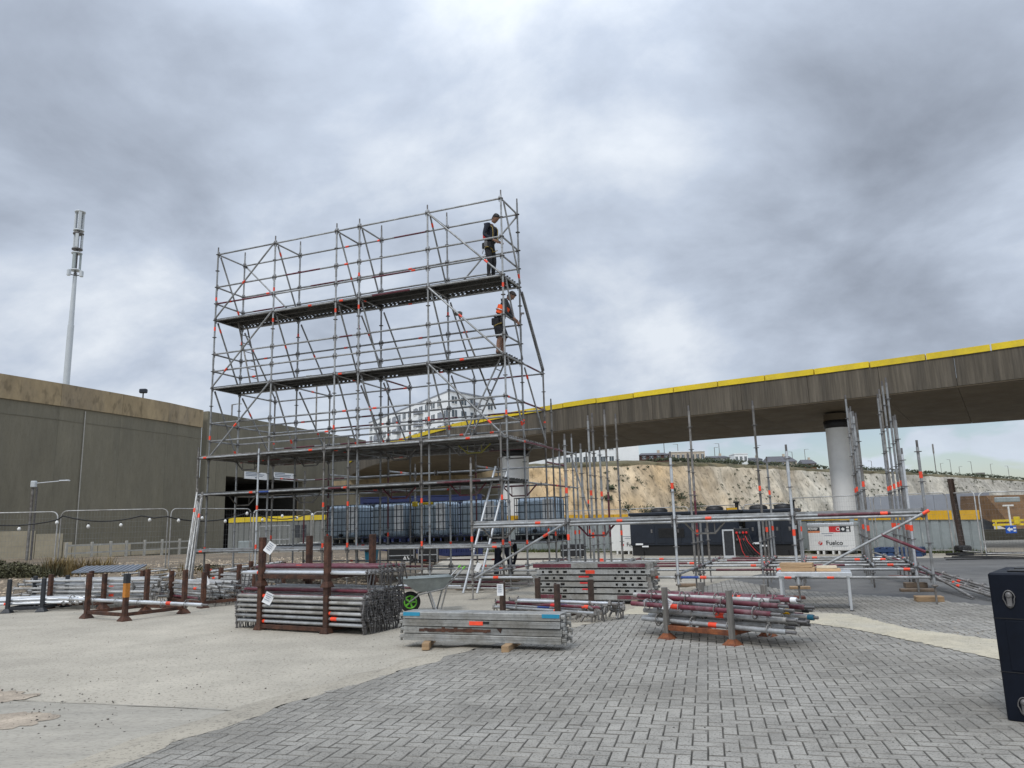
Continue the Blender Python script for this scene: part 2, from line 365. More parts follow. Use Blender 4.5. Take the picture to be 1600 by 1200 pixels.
CONCG = mat('dusty_concrete_ground', (0.408, 0.370, 0.302), 0.95, 0, 0.16, 0.30, col2=(0.320, 0.292, 0.240), mix=0.55, speck=0.36, speck_scale=26, bump=0.6, bscale=34)
SLABM = mat('grey_concrete_slab', (0.390, 0.358, 0.298), 0.95, 0, 0.12, 0.6, stretch=(0.5, 2.2, 1), col2=(0.325, 0.302, 0.256), mix=0.5, speck=0.34, speck_scale=30, bump=0.5, bscale=40)
PAVM = mat('grey_paving_block', (0.325, 0.308, 0.274), 0.92, 0, 0.20, 0.9, island=0.09, rnd=0.08, col2=(0.228, 0.213, 0.184), mix=0.53, speck=0.55, speck_scale=60, bump=0.5, bscale=110, coords='World')
ARRIS = mat('dirty_block_edge', (0.160, 0.150, 0.130), 0.95, 0, 0.35, 3, speck=0.3, speck_scale=30, coords='World')
JOINT = mat('sandy_joint', (0.055, 0.051, 0.043), 0.95, 0, 0.3, 3, speck=0.3, speck_scale=60)
ASPH = mat('worn_asphalt', (0.110, 0.108, 0.104), 0.92, 0, 0.2, 0.6, col2=(0.155, 0.150, 0.14), mix=0.55, speck=0.3, speck_scale=60, bump=0.3, bscale=90)
SANDM = mat('spilled_sand', (0.47, 0.42, 0.315), 0.95, 0, 0.12, 2.0, col2=(0.40, 0.37, 0.30), mix=0.55, speck=0.3, speck_scale=50, bump=0.5, bscale=40)
g = bpy.data.meshes.new('ground')
g.from_pydata([(-1600, -300, 0), (1600, -300, 0), (1600, 2600, 0), (-1600, 2600, 0)], [], [(0, 1, 2, 3)]); g.materials.append(CONCG)
ground = tag(ob('ground', g), kind='structure')
rng = random.Random(3)
pav_left = GXY((-90, 1296), (165, 1200), (300, 1151), (420, 1110), (560, 1067), (700, 1026), (775, 1004), (880, 984), (960, 968), (1020, 948), (1085, 921), (1140, 906))
pav_far = GXY((1230, 923), (1400, 934), (1550, 948), (1700, 962))
pav_poly = pav_left + pav_far + [(9.5, 6.0), (7.5, 1.5), (-2.6, 1.5)]
slab = sheet('concrete_slab', densify(GXY((-420, 1085), (0, 1096), (140, 1100), (300, 1106), (370, 1110), (418, 1113), (300, 1153), (160, 1204)) + [(-3.2, 3.4), (-9, 3.4)], 0.12, 0.012, rng), 0.004, SLABM)
crack = MB()
cl = [ground_at(x, y + R.uniform(-0.6, 0.6)) for x, y in [(20, 1095), (60, 1097), (100, 1099), (150, 1101), (200, 1104), (260, 1106), (310, 1109), (350, 1111), (385, 1114)]]
for i in range(len(cl) - 1):
    a, b = cl[i], cl[i + 1]; q = Vector((0, R.uniform(0.003, 0.008), 0))
    crack.add([a - q + Vector((0, 0, .008)), b - q + Vector((0, 0, .008)), b + q + Vector((0, 0, .008)), a + q + Vector((0, 0, .008))], [(0, 1, 2, 3)])
build('slab_joint', crack, mat('filled_joint', (.16, .145, .115), .95), slab)
paving = sheet('block_paving', densify(pav_poly, 0.1, 0.02, rng), 0.004, JOINT)
# herringbone blocks, 200 x 100 mm
PA = radians(14.0); ca, sa = cos(PA), sin(PA)
def pv(u, v): return (u * ca + v * sa, -u * sa + v * ca)
def paver_geo(L, Wd, rng):
    c = 0.0055; z0, z1 = 0.005, 0.019
    hz_ = [z1 + rng.uniform(-0.0016, 0.0016) for _ in range(4)]
    x, y = L / 2 - 0.0020, Wd / 2 - 0.0020
    vs = [(-x, -y, z0), (x, -y, z0), (x, y, z0), (-x, y, z0), (-x, -y, z1 - .005), (x, -y, z1 - .005), (x, y, z1 - .005), (-x, y, z1 - .005),
          (-x + c, -y + c, hz_[0]), (x - c, -y + c, hz_[1]), (x - c, y - c, hz_[2]), (-x + c, y - c, hz_[3])]
    fs = [(8, 9, 10, 11)] + [(i, (i + 1) % 4, 4 + (i + 1) % 4, 4 + i) for i in range(4)] + [(4 + i, 4 + (i + 1) % 4, 8 + (i + 1) % 4, 8 + i) for i in range(4)]
    return vs, fs
blocks = []
for iu in range(-60, 190):
    for iv in range(15, 210):
        k = (iu - iv) % 4
        if k == 0: cu, cv, hor = (iu + 1) * 0.1, (iv + 0.5) * 0.1, True
        elif k == 3: cu, cv, hor = (iu + 0.5) * 0.1, (iv + 1) * 0.1, False
        else: continue
        x, y = pv(cu - 4.0, cv)
        if y < 3.4 or x > 9.3 or not inside((x, y), pav_poly): continue
        blocks.append((x, y, hor))
def infr(x, y):
    v = Vector((x, y, -EYE)); d = v.dot(fwd); return d > 0 and abs(v.dot(rt) / d * FPX) < 800 and abs(v.dot(up) / d * FPX) < 600
vis = sorted((b for b in blocks if infr(b[0], b[1])), key=lambda b: b[0] ** 2 + b[1] ** 2)
near = set(vis[:298])
pmeshes = []
for hor in (True, False):
    for k in range(5):
        vs, fs = paver_geo(0.2 if hor else 0.1, 0.1 if hor else 0.2, rng); mb = MB(); mb.add(vs, fs[:1], 0); mb.add(vs, fs[1:], 1); pmeshes.append(mb.mesh('paver', [PAVM, ARRIS]))
for b in vis[:298]:
    ob('paver', pmeshes[(0 if b[2] else 5) + rng.randrange(5)], paving, (b[0], b[1], rng.uniform(-.0012, .0012)), (0, 0, -PA + rng.uniform(-.012, .012)))
mb = MB()
for b in blocks:
    if b in near: continue
    vs, fs = paver_geo(0.2 if b[2] else 0.1, 0.1 if b[2] else 0.2, rng); a = -PA + rng.uniform(-.012, .012); c1, s1 = cos(a), sin(a); dz = rng.uniform(-.0012, .0012)
    mb.add([(b[0] + x * c1 - y * s1, b[1] + x * s1 + y * c1, z + dz) for x, y, z in vs], fs); mb.m[-8:] = [1] * 8
tag(build('paver_field', mb, [PAVM, ARRIS], paving), kind='stuff')
edge = []
bl = []
for q0, q1 in zip(pav_left, pav_left[1:]):
    q0, q1 = Vector(q0), Vector(q1); kk = max(2, int((q1 - q0).length / .12)); bl += [q0.lerp(q1, j / kk) for j in range(kk)]
side = [(v - Vector((.34 + .16 * noise.noise(Vector((v.x * 2.2, v.y * 2.2, 1))), -.05))) for v in bl]
bl = [(v - Vector((.17, -.03))) for v in bl]
oth = [(v + Vector((.235 + .12 * noise.noise(Vector((v.x * 2.7, v.y * 2.7, 4))) + rng.uniform(0, .02), -.03))) for v in bl]
EDGEM = mat('concrete_edge', (0.385, 0.345, 0.275), 0.95, 0, 0.14, 0.8, col2=(0.30, 0.272, 0.222), mix=0.55, speck=0.4, speck_scale=30, bump=0.5, bscale=40)
k_ = len(bl); me_ = bpy.data.meshes.new('dust_edge'); me_.from_pydata([(v.x, v.y, .0015) for v in side] + [(v.x, v.y, .0215) for v in bl] + [(v.x, v.y, .0205) for v in oth], [], [(i, k_ + i, k_ + i + 1, i + 1) for i in range(k_ - 1) if (bl[i + 1] - bl[i]).length < .5] + [(k_ + i, 2 * k_ + i, 2 * k_ + i + 1, k_ + i + 1) for i in range(k_ - 1) if (bl[i + 1] - bl[i]).length < .5]); me_.materials.append(EDGEM); me_.update()
if me_.polygons[-1].normal.z < 0: me_.flip_normals()
tag(ob('dust_edge', me_), kind='structure')
asph = sheet('asphalt', densify(GXY((1140, 906.5), (1230, 923.5), (1400, 934.5), (1550, 948.5), (1700, 962.5)) + [(24, 14), (30, 26)] + GXY((1640, 873), (1480, 872), (1330, 874), (1290, 885), (1200, 896)), 0.15, 0.03, rng), 0.012, ASPH)
sand = sheet('sand_strip', densify(GXY((1215, 956), (1330, 962), (1420, 985), (1560, 1003), (1680, 1016), (1680, 1052), (1545, 1031), (1450, 1010), (1390, 997), (1330, 985), (1240, 973), (1170, 964), (1120, 968), (1180, 958)), 0.05, 0.03, rng), 0.0245, SANDM)
sand2 = sheet('dust_patch', densify(GXY((965, 962), (1010, 944), (1080, 940), (1150, 950), (1120, 960), (1040, 962)), 0.06, 0.05, rng), 0.0235, SANDM)
DUST = mat('brown_dust', (0.355, 0.295, 0.228), 0.95, 0, 0.25, 3, speck=0.4, speck_scale=40)
for k, pts in enumerate([[(-60, 1075), (40, 1082), (60, 1088), (10, 1098), (-80, 1098)], [(-60, 1128), (40, 1113), (95, 1120), (60, 1132), (20, 1140), (-60, 1140)]]):
    sheet('brown_dirt_patch', densify(GXY(*pts), 0.06, 0.07, rng), 0.0065 + 0.001 * k, DUST)
mb = MB()
for _ in range(220):
    px, py = R.uniform(-50, 900), 950 + 250 * R.random() ** 1.3
    p = ground_at(px, py); mb.stone((p.x, p.y, 0.004), R.choice([.005, .006, .007, .009, .013]), R)
for _ in range(60):
    p = ground_at(R.uniform(0, 190), R.uniform(1075, 1142)); mb.stone((p.x, p.y, 0.01), R.choice([.006, .008, .011, .016]), R)
for _ in range(420):
    px = R.uniform(600, 1600); p = ground_at(px, R.uniform(945, 1200)); mb.stone((p.x, p.y, 0.018), R.choice([.004, .006, .008, .012]), R)
tag(build('loose_stones', mb, DKSTONE), kind='stuff')
mb = MB()
for _ in range(2600):
    p = ground_at(R.uniform(-40, 1000), 925 + 270 * R.random() ** 1.2)
    if inside((p.x, p.y), pav_poly): continue
    mb.stone((p.x, p.y, 0.003), R.choice([.004, .005, .006, .008]), R)
for _ in range(700):
    px = R.uniform(1180, 1640); py = 962 + (px - 1200) * 0.125 + R.gauss(0, 13); p = ground_at(px, py); mb.stone((p.x, p.y, 0.022), R.choice([.006, .008, .010, .013]), R)
for _ in range(260):
    px = R.uniform(150, 800); t = (px - 165) / 535.0; p = ground_at(px, 1200 - 174 * t - 14 * t * (1 - t) + R.gauss(0, 4)); mb.stone((p.x, p.y, 0.012), R.choice([.005, .007, .010]), R)
tag(build('pale_grit', mb, STONE), kind='stuff')

# shingle bank behind the left-hand racks
def bank_h(x, y):
    t = max(0.0, min(1.0, (y - 17.2 - 0.18 * (x + 12)) / 5.0)); s = max(0.0, min(1.0, (-x - 3.2) / 3.5)); return 0.38 * t * t * (3 - 2 * t) * s
mb = MB(); nx, ny = 60, 40
vs = []
for j in range(ny + 1):
    for i in range(nx + 1):
        x = -34 + 31.5 * i / nx; y = 16.5 + 24 * j / ny
        h = bank_h(x, y); vs.append((x, y, (h + 0.05 * (noise.noise(Vector((x * .9, y * .9, 0))) + .3) * min(1, h * 6)) if h > 0.004 else -0.03))
mb.add(vs, [(j * (nx + 1) + i, j * (nx + 1) + i + 1, (j + 1) * (nx + 1) + i + 1, (j + 1) * (nx + 1) + i) for j in range(ny) for i in range(nx)], 0, True)
tag(build('shingle_bank', mb, mat('shingle_ground', (0.20, 0.155, 0.105), 0.95, 0, 0.25, 1.2, col2=(0.14, 0.11, 0.075), mix=0.5, speck=0.55, speck_scale=14, bump=0.8, bscale=14)), kind='structure')
mb = MB()
for _ in range(11000):
    y = 17.5 + 14 * R.random() ** 1.5; x = R.uniform(-26, -3.6) * (y / 24.0 if y > 24 else 1)
    h = bank_h(x, y)
    if h < 0.02: continue
    mb.stone((x, y, h + 0.01), R.uniform(.03, .075), R)
tag(build('shingle_stones', mb, SHING), kind='stuff')
mb = MB()
def tuft(mb, x, y, z, n, hgt, spread):
    for _ in range(n):
        a = R.uniform(0, 6.28); r = spread * R.random(); lean = R.uniform(0.1, 0.6) * hgt; hh = hgt * R.uniform(0.5, 1.1)
        b0 = Vector((x + r * cos(a), y + r * sin(a), z)); t = b0 + Vector((lean * cos(a), lean * sin(a), hh)); w = Vector((-sin(a), cos(a), 0)) * 0.012
        mid = b0.lerp(t, .55) + Vector((0, 0, hh * .12))
        mb.add([b0 - w, b0 + w, mid + w * .7, mid - w * .7, t], [(0, 1, 2, 3), (3, 2, 4)])
for _ in range(46):
    px = R.uniform(70, 175); p = at_depth(px, 890, R.uniform(22.0, 23.2)); tuft(mb, p.x, p.y, bank_h(p.x, p.y), 26, R.uniform(.25, .62), .22)
for _ in range(25):
    p = at_depth(R.uniform(150, 330), 890, R.uniform(21, 25)); tuft(mb, p.x, p.y, bank_h(p.x, p.y), 14, R.uniform(.1, .25), .15)
tag(build('dry_grass', mb, DRY), kind='stuff')
mb = MB()
for _ in range(34):
    px = R.uniform(-60, 88); p = at_depth(px, 890, R.uniform(21.6, 23)); tuft(mb, p.x, p.y, bank_h(p.x, p.y), 34, R.uniform(.2, .5), .25)
for _ in range(9000):
    px = R.uniform(-80, 84); p = at_depth(px, 890, R.uniform(21.4, 23)); hh = (0.34 + 0.26 * noise.noise(Vector((p.x * 1.4, p.y * 1.4, 2)))) * (1 - max(0, px - 50) / 50)
    mb.leaf((p.x, p.y, bank_h(p.x, p.y) + R.random() * max(hh, .05)), .05, R)
for cx in (322, 407, 415, 330):
    p0 = at_depth(cx, 880, 23.0)
    for _ in range(160): mb.leaf((p0.x + R.gauss(0, .18), p0.y + R.gauss(0, .2), bank_h(p0.x, p0.y) + R.random() * .14), .05, R)
tag(build('ground_weeds', mb, mat('olive_weeds', (0.075, 0.072, 0.035), 0.85, 0, 0.3, 0.8, island=0.5)), kind='stuff')

# ------------------------------------------------------------------ left concrete building
def seg_box(name, p, q, z0, z1, th, m, parent, inset=0.0, off=0.0, z0b=None, z1b=None):
    """a slab between plan points p and q; outward face on the p->q line, thickness th away from the viewer"""
    p, q = Vector(p), Vector(q); d = (q - p).normalized(); nn = Vector((-d.y, d.x))
    if nn.dot(p) < 0: nn = -nn
    a, b = p + d * inset - nn * off, q - d * inset - nn * off; c, e_ = b + nn * th, a + nn * th
    z0b = z0 if z0b is None else z0b; z1b = z1 if z1b is None else z1b
    o = Vector((a.x, a.y, 0)); L = (b - a).length
    mb = MB(); tr = lambda v, z: (v.x, v.y, z)
    vs = [tr(a, z0), tr(b, z0b), tr(c, z0b), tr(e_, z0), tr(a, z1), tr(b, z1b), tr(c, z1b), tr(e_, z1)]
    fs = [(3, 2, 1, 0), (4, 5, 6, 7), (0, 1, 5, 4), (1, 2, 6, 5), (2, 3, 7, 6), (3, 0, 4, 7)]
    if (b - a).cross(c - b) < 0: fs = [f[::-1] for f in fs]
    mb.add(vs, fs); return build(name, mb, m, parent)
def hit_line(px, p, q, py=700):
    r = ray(px, py); p, q = Vector(p), Vector(q); d = q - p
    det = r.x * (-d.y) + d.x * r.y
    k = (p.x * (-d.y) + d.x * p.y) / det; return Vector((r.x * k, r.y * k))
bld = thing('concrete_building', 'long brown grey concrete building with a buff parapet band behind the left fence', 'building')
pathA = [(-37.5, 25.0), (-34.0, 30.6), (-31.2, 35.6), (-28.7, 40.2), (-26.9, 44.2), (-25.3, 48.2), (-23.95, 51.8), (-22.95, 55.2)]
for i in range(len(pathA) - 1):
    p, q = pathA[i], pathA[i + 1]
    seg_box('wall_panel', p, q, -0.2, 9.12, 0.5, WALL, bld, 0.004)
    zt = [10.47, 10.47, 10.47, 10.47, 10.47, 10.47, 10.45, 10.40]
    seg_box('parapet_panel', p, q, 9.12, zt[i], 0.5, BAND, bld, 0.006, 0.09, z1b=zt[i + 1])
    seg_box('wall_base', p, q, -0.2, 0.9, 0.05, WALL, bld, 0.0, -0.02)
    seg_box('casting_ledge', p, q, 8.28, 8.32, 0.05, WALL, bld, 0.012, 0.02)
B0, B1 = Vector((-22.7, 55.6)), Vector((-15.2, 77.5))
dB = (B1 - B0).normalized(); LB = (B1 - B0).length
o1 = (hit_line(355, B0, B1) - B0).length; o2 = (hit_line(474, B0, B1) - B0).length
bp = lambda s_: tuple(B0 + dB * s_)
cuts = [0, o1 * 0.5, o1]
for a, b in zip(cuts, cuts[1:]): seg_box('wall_panel', bp(a), bp(b), -0.2, 10.4, 0.5, WALL, bld, 0.01)
seg_box('lintel_panel', bp(o1), bp((o1 + o2) / 2), 5.7, 10.4, 0.5, WALL, bld, 0.006)
seg_box('lintel_panel', bp((o1 + o2) / 2), bp(o2), 5.7, 10.4, 0.5, WALL, bld, 0.006)
seg_box('wall_panel', bp(o2), bp((o2 + LB) / 2), -0.2, 10.4, 0.5, WALL, bld, 0.01)
seg_box('wall_panel', bp((o2 + LB) / 2), bp(LB), -0.2, 10.4, 0.5, WALL, bld, 0.01)
ins = Vector((dB.y, -dB.x)); ins = ins if ins.dot(B0) > 0 else -ins
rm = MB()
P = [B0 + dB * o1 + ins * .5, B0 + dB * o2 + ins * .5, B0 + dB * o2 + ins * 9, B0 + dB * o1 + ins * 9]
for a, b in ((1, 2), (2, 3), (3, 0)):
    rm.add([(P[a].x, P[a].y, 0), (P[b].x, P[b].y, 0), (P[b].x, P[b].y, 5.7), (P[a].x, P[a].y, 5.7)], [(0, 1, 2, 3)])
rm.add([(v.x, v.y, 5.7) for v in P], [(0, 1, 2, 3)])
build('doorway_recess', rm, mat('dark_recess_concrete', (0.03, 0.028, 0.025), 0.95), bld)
# buff over-painted patches along the foot of the wall
def on_wall(px, py):
    for i in range(len(pathA) - 1):
        h = hit_line(px, pathA[i], pathA[i + 1], py); p, q = Vector(pathA[i]), Vector(pathA[i + 1])
        t = (h - p).dot(q - p) / (q - p).length_squared
        if -0.001 <= t <= 1.001:
            r = ray(px, py); return Vector((h.x, h.y, EYE + r.z * h.y / r.y)), (q - p).normalized()
    return None, None
for x0, x1, yt, yb in [(-20, 55, 830, 878), (55, 98, 834, 878), (98, 112, 847, 878), (112, 152, 850, 876), (152, 204, 849, 875), (204, 262, 860, 874)]:
    a, d1 = on_wall(x0 + .5, yt); b, d2 = on_wall(x1 - .5, yt)
    if a is None or b is None: continue
    nn = Vector((d1.y, -d1.x)); nn = nn if nn.dot(a.xy) < 0 else -nn
    mb = MB(); k = 0.06
    A, Bq = a.xy + nn * k, b.xy + nn * k; A2, B2 = a.xy + nn * .02, b.xy + nn * .02
    zt = (a.z + b.z) / 2; zb = 0.2
    vs = [(A.x, A.y, zb), (Bq.x, Bq.y, zb), (Bq.x, Bq.y, zt), (A.x, A.y, zt), (A2.x, A2.y, zb), (B2.x, B2.y, zb), (B2.x, B2.y, zt), (A2.x, A2.y, zt)]
    mb.add(vs, [(0, 1, 2, 3), (7, 6, 5, 4), (3, 2, 6, 7), (0, 3, 7, 4), (1, 5, 6, 2)])
    build('paint_patch', mb, PATCHP, bld)
q, d1 = on_wall(128, 700); nn = Vector((d1.y, -d1.x)); nn = nn if nn.dot(q.xy) < 0 else -nn; c = q.xy + nn * .07
build('conduit', MB().tube((c.x, c.y, 0), (c.x, c.y, 9.0), .035, 6), CONC, bld)
# two white notice boards on the wall over the doorway
def board(px0, px1, py0, py1, label):
    a = hit_line(px0, B0, B1, py0); b = hit_line(px1, B0, B1, py0); r0 = ray((px0 + px1) / 2, py0); r1 = ray((px0 + px1) / 2, py1); m_ = (a + b) / 2
    z1 = EYE + r0.z * m_.y / r0.y; z0 = EYE + r1.z * m_.y / r1.y; L = (b - a).length; h = z1 - z0
    c = m_ - ins * 0.06; t = thing('notice_board', label, 'sign', (c.x, c.y, z0), atan2(dB.y, dB.x))
    mb = MB(); mb.bx(-L / 2, L / 2, -.03, .03, 0, h); build('panel', mb, PAPER, t)
    mb = MB()
    for k, w in enumerate((0.55, 0.9, 0.82)): mb.bx(-L * .46, -L * .46 + L * .92 * w, -.04, -.032, h * (.84 - .2 * k), h * (.93 - .2 * k))
    mb.add([(0, -.036, h * .12), (L * .06, -.036, h * .22), (0, -.036, h * .32), (-L * .06, -.036, h * .22)], [(0, 1, 2, 3)])
    build('lettering', mb, INK, t)
board(381, 416, 738, 749, 'small white notice board above the dark doorway, left one of two')
board(427, 457.5, 739, 750.5, 'small white notice board above the dark doorway, right one of two')

# low concrete post and rail fence at the foot of the wall
t = thing('low_rail_fence', 'low concrete post and rail fence along the foot of the big wall', 'fence')
prev = None
for px in (62, 100, 130, 155, 183, 211, 239, 257):
    q, d1 = on_wall(px, 870); nn = Vector((d1.y, -d1.x)); nn = nn if nn.dot(q.xy) < 0 else -nn
    c = q.xy + nn * 2.2; mb = MB(); mb.bx(-.07, .07, -.06, .06, 0, 1.15, 0, .015); build('post', mb, CONC, t, (c.x, c.y, 0), (0, 0, atan2(d1.y, d1.x)))
    if prev is not None:
        for z in (.55, .98): mb = MB(); mb.beam((prev.x, prev.y, z), (c.x, c.y, z), .05, .09); build('rail', mb, CONC, t)
    prev = c

# tall pale mast with antennas behind the wall
mp_ = at_depth(104, 592, 72.0); mt_ = at_depth(121.5, 331, 72.0)
t = thing('antenna_mast', 'tall pale grey telecom mast with stacked antenna panels rising behind the wall', 'mast', (mp_.x, mp_.y, 0))
zt = mt_.z; zc_ = at_depth(116, 432, 72.0).z
mb = MB(); mb.tube((0, 0, 0), (0, 0, 22), .34, 14, 0, .29); build('lower_pole', mb, MASTM, t)
mb = MB(); mb.tube((0, 0, 22), (0, 0, zc_), .25, 14, 0, .18); build('upper_pole', mb, MASTM, t)
mb = MB(); mb.tube((0, 0, zc_), (0, 0, zt - .4), .11, 10); build('top_pole', mb, STEELD, t)
hh = (zt - zc_)
for k, (f0, f1) in enumerate(((.10, .36), (.42, .66), (.71, 1.0))):
    for j in range(3):
        a = 2 * pi * j / 3 + .5 + k * .3; mb = MB(); mb.box((0, 0, (f0 + f1) / 2 * hh), (.20, .30, (f1 - f0) * hh * .95), 0, .04)
        build('antenna_panel', mb, MASTM if k else HOARD, t, (.36 * cos(a), .36 * sin(a), zc_), (0, 0, a))
    for z in (f0, f1): mb = MB(); mb.lathe([(.40, z * hh - .1), (.50, z * hh - .1), (.50, z * hh + .02), (.40, z * hh + .02)], 12); build('clamp_ring', mb, STEELD if k % 2 else MASTM, t, (0, 0, zc_))
for j in range(3):
    a = 2 * pi * j / 3; mb = MB(); mb.box((0, 0, 0), (.28, .34, .62), 0, .03); build('radio_unit', mb, MASTM, t, (.62 * cos(a), .62 * sin(a), zc_ + .25), (0, 0, a))
    mb = MB(); mb.beam((0, 0, zc_ + .1), (.6 * cos(a), .6 * sin(a), zc_ + .1), .08, .08); build('bracket', mb, STEELD, t)

# street lights seen over and in front of the wall
def lamp(px, pyb, pyt, d, label, arm=0.8, side=1, r=.06, flat=False):
    b = at_depth(px, pyb, d); tz = at_depth(px, pyt, d).z; t = thing('street_lamp', label, 'street lamp', (b.x, b.y, 0))
    mb = MB(); mb.tube((0, 0, 0), (0, 0, tz), r * 1.3, 8, 0, r); build('pole', mb, GALV_OLD, t)
    if arm:
        mb = MB(); mb.tube((0, 0, tz - .04), (side * arm, 0, tz + .05), r * .6, 6); build('arm', mb, GALV_OLD, t)
        mb = MB(); mb.box((side * (arm + .15), 0, tz + .05), (.5, .2, .1), 0, .02); build('lantern', mb, MASTM, t)
    return t
lamp(493, 700, 587, 88, 'thin street lamp standing above the dark wall between the scaffold bays', .9, -1, .09)
lamp(362, 650, 632, 70, 'short street lamp just over the wall top at the left end of the scaffold', .5, 1, .08)
p = at_depth(41, 880, 37.5); zt = at_depth(40, 757, 37.5).z
t = thing('floodlight_post', 'grey post with a square floodlight head and side arm against the concrete wall', 'street lamp', (p.x, p.y, 0))
mb = MB(); mb.tube((0, 0, 0), (0, 0, zt), .07, 10); build('pole', mb, GALV_OLD, t)
mb = MB(); mb.tube((.2, 0, 0), (.2, 0, zt - .15), .05, 8); build('conduit', mb, STEELD, t)
mb = MB(); mb.box((.06, -.05, zt), (.24, .2, .32), 0, .03); build('junction_box', mb, MASTM, t)
mb = MB(); mb.tube((.2, 0, zt + .05), (1.5, -.1, zt + .12), .025, 6); mb.box((1.6, -.1, zt + .13), (.5, .16, .06), 0, .02); build('lamp_arm', mb, ALU, t)
t = thing('wall_top_box', 'small blue box standing on the parapet top left of the scaffold', 'camera', tuple(at_depth(224, 611, 51.5)))  # added lamp-like box on a stem, no camera
mb = MB(); mb.box((0, 0, .0), (.5, .3, .3), 0, .05); build('housing', mb, NAVY2, t); mb = MB(); mb.tube((0, 0, -.6), (0, 0, -.15), .05, 6); build('stem', mb, STEELD, t)

# ------------------------------------------------------------------ flyover
NEAR = [(34.5, 11.0), (26.5, 19.6), (18.5, 26.6), (13.6, 30.5), (8.7, 33.8), (5.4, 36.2), (2.3, 38.7), (-1.5, 42.7), (-4.0, 45.8), (-7.0, 50.8), (-9.7, 55.0), (-12.6, 61.5), (-15.4, 70.0)]
FAR = [(43.5, 20.0), (33.5, 30.2), (24.4, 35.9), (18.9, 37.9), (13.4, 39.6), (9.6, 41.6), (6.0, 44.2), (3.3, 48.0), (1.3, 52.5), (-1.2, 58.0), (-3.6, 64.0), (-6.4, 71.5), (-9.2, 80.0)]
def resample(pl, n):
    out = []; k = len(pl) - 1
    for i in range(n + 1):
        t = i / n * k; a = min(int(t), k - 1); f = t - a
        def cr(j, c):
            p0, p1, p2, p3 = (pl[max(0, min(k, j + o))][c] for o in (-1, 0, 1, 2))
            return .5 * (2 * p1 + (p2 - p0) * f + (2 * p0 - 5 * p1 + 4 * p2 - p3) * f * f + (3 * p1 - p0 - 3 * p2 + p3) * f ** 3)
        out.append(Vector((cr(a, 0), cr(a, 1))))
    return out
fly = thing('flyover', 'curving raised concrete road bridge with yellow capping panels above the yard', 'bridge')
n_f = 26; npt = resample(NEAR, n_f); fpt = resample(FAR, n_f)
ZB, ZF, ZT = 6.15, 5.75, 7.30
for i in range(n_f):
    a, b, c, d = npt[i], npt[i + 1], fpt[i + 1], fpt[i]
    dd = (b - a).normalized(); nn = (d - a).normalized()
    g_ = dd * 0.008
    def slab_(name, q, z_lo, z_hi, m):
        mb = MB(); vs = [(q[k].x, q[k].y, z_lo[k]) for k in range(4)] + [(q[k].x, q[k].y, z_hi[k]) for k in range(4)]
        fs = [(3, 2, 1, 0), (4, 5, 6, 7), (0, 1, 5, 4), (1, 2, 6, 5), (2, 3, 7, 6), (3, 0, 4, 7)]
        if (q[1] - q[0]).cross(q[2] - q[1]) < 0: fs = [f[::-1] for f in fs]
        mb.add(vs, fs); return build(name, mb, m, fly)
    slab_('fascia_panel', [a + g_, b - g_, b - g_ + nn * .28, a + g_ + nn * .28], [ZB] * 4, [ZT] * 4, FASC)
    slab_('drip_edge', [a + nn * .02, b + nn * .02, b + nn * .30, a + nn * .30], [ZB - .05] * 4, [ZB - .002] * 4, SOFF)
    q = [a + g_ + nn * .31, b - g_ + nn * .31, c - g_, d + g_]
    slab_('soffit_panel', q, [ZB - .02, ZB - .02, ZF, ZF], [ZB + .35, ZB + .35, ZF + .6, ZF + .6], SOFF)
    slab_('far_parapet', [d + g_, c - g_, c - g_ + nn * .3, d + g_ + nn * .3], [ZF] * 4, [ZT - .2] * 4, FASC)
fine = resample(NEAR, 400); fd = resample(FAR, 400); acc = 0; last = 0
for i in range(1, 401):
    acc += (fine[i] - fine[i - 1]).length
    if acc >= 2.0 or i == 400:
        a, b = fine[last], fine[i]; dd = (b - a).normalized(); nn = (fd[i] - fine[i]).normalized()
        mb = MB(); A, Bq = a + dd * .025 - nn * .05, b - dd * .025 - nn * .05
        zj = R.uniform(-.012, .012)
        vs = [(v.x, v.y, z) for z in (ZT + .004 + zj, ZT + .245 + zj) for v in (A, Bq, Bq + nn * .42, A + nn * .42)]
        fs = [(3, 2, 1, 0), (4, 5, 6, 7), (0, 1, 5, 4), (1, 2, 6, 5), (2, 3, 7, 6), (3, 0, 4, 7)]
        if (Bq - A).cross(nn) < 0: fs = [f[::-1] for f in fs]
        mb.add(vs, fs); build('capping_panel', mb, YEL, fly); last, acc = i, 0
def column(c, r, label, ztop):
    t = thing('bridge_column', label, 'column', (c[0], c[1], 0))
    mb = MB(); mb.tube((0, 0, -.2), (0, 0, ztop - .62), r, 28); build('shaft', mb, COLM, t)
    mb = MB(); mb.lathe([(r, ztop - .63), (r + .06, ztop - .61), (r + .06, ztop - .30), (r, ztop - .28)], 28); build('black_collar', mb, BLACK, t)
    mb = MB(); mb.tube((0, 0, ztop - .29), (0, 0, ztop), r + .03, 28); build('column_head', mb, SOFF, t)
c1 = at_depth(1318, 760, 33.6); column((c1.x, c1.y), .50, 'round white column with black collar under the flyover on the right', 5.93)
c2 = at_depth(806, 760, 44.5); column((c2.x, c2.y), .80, 'thick white column half hidden by scaffold under the flyover', 6.0)
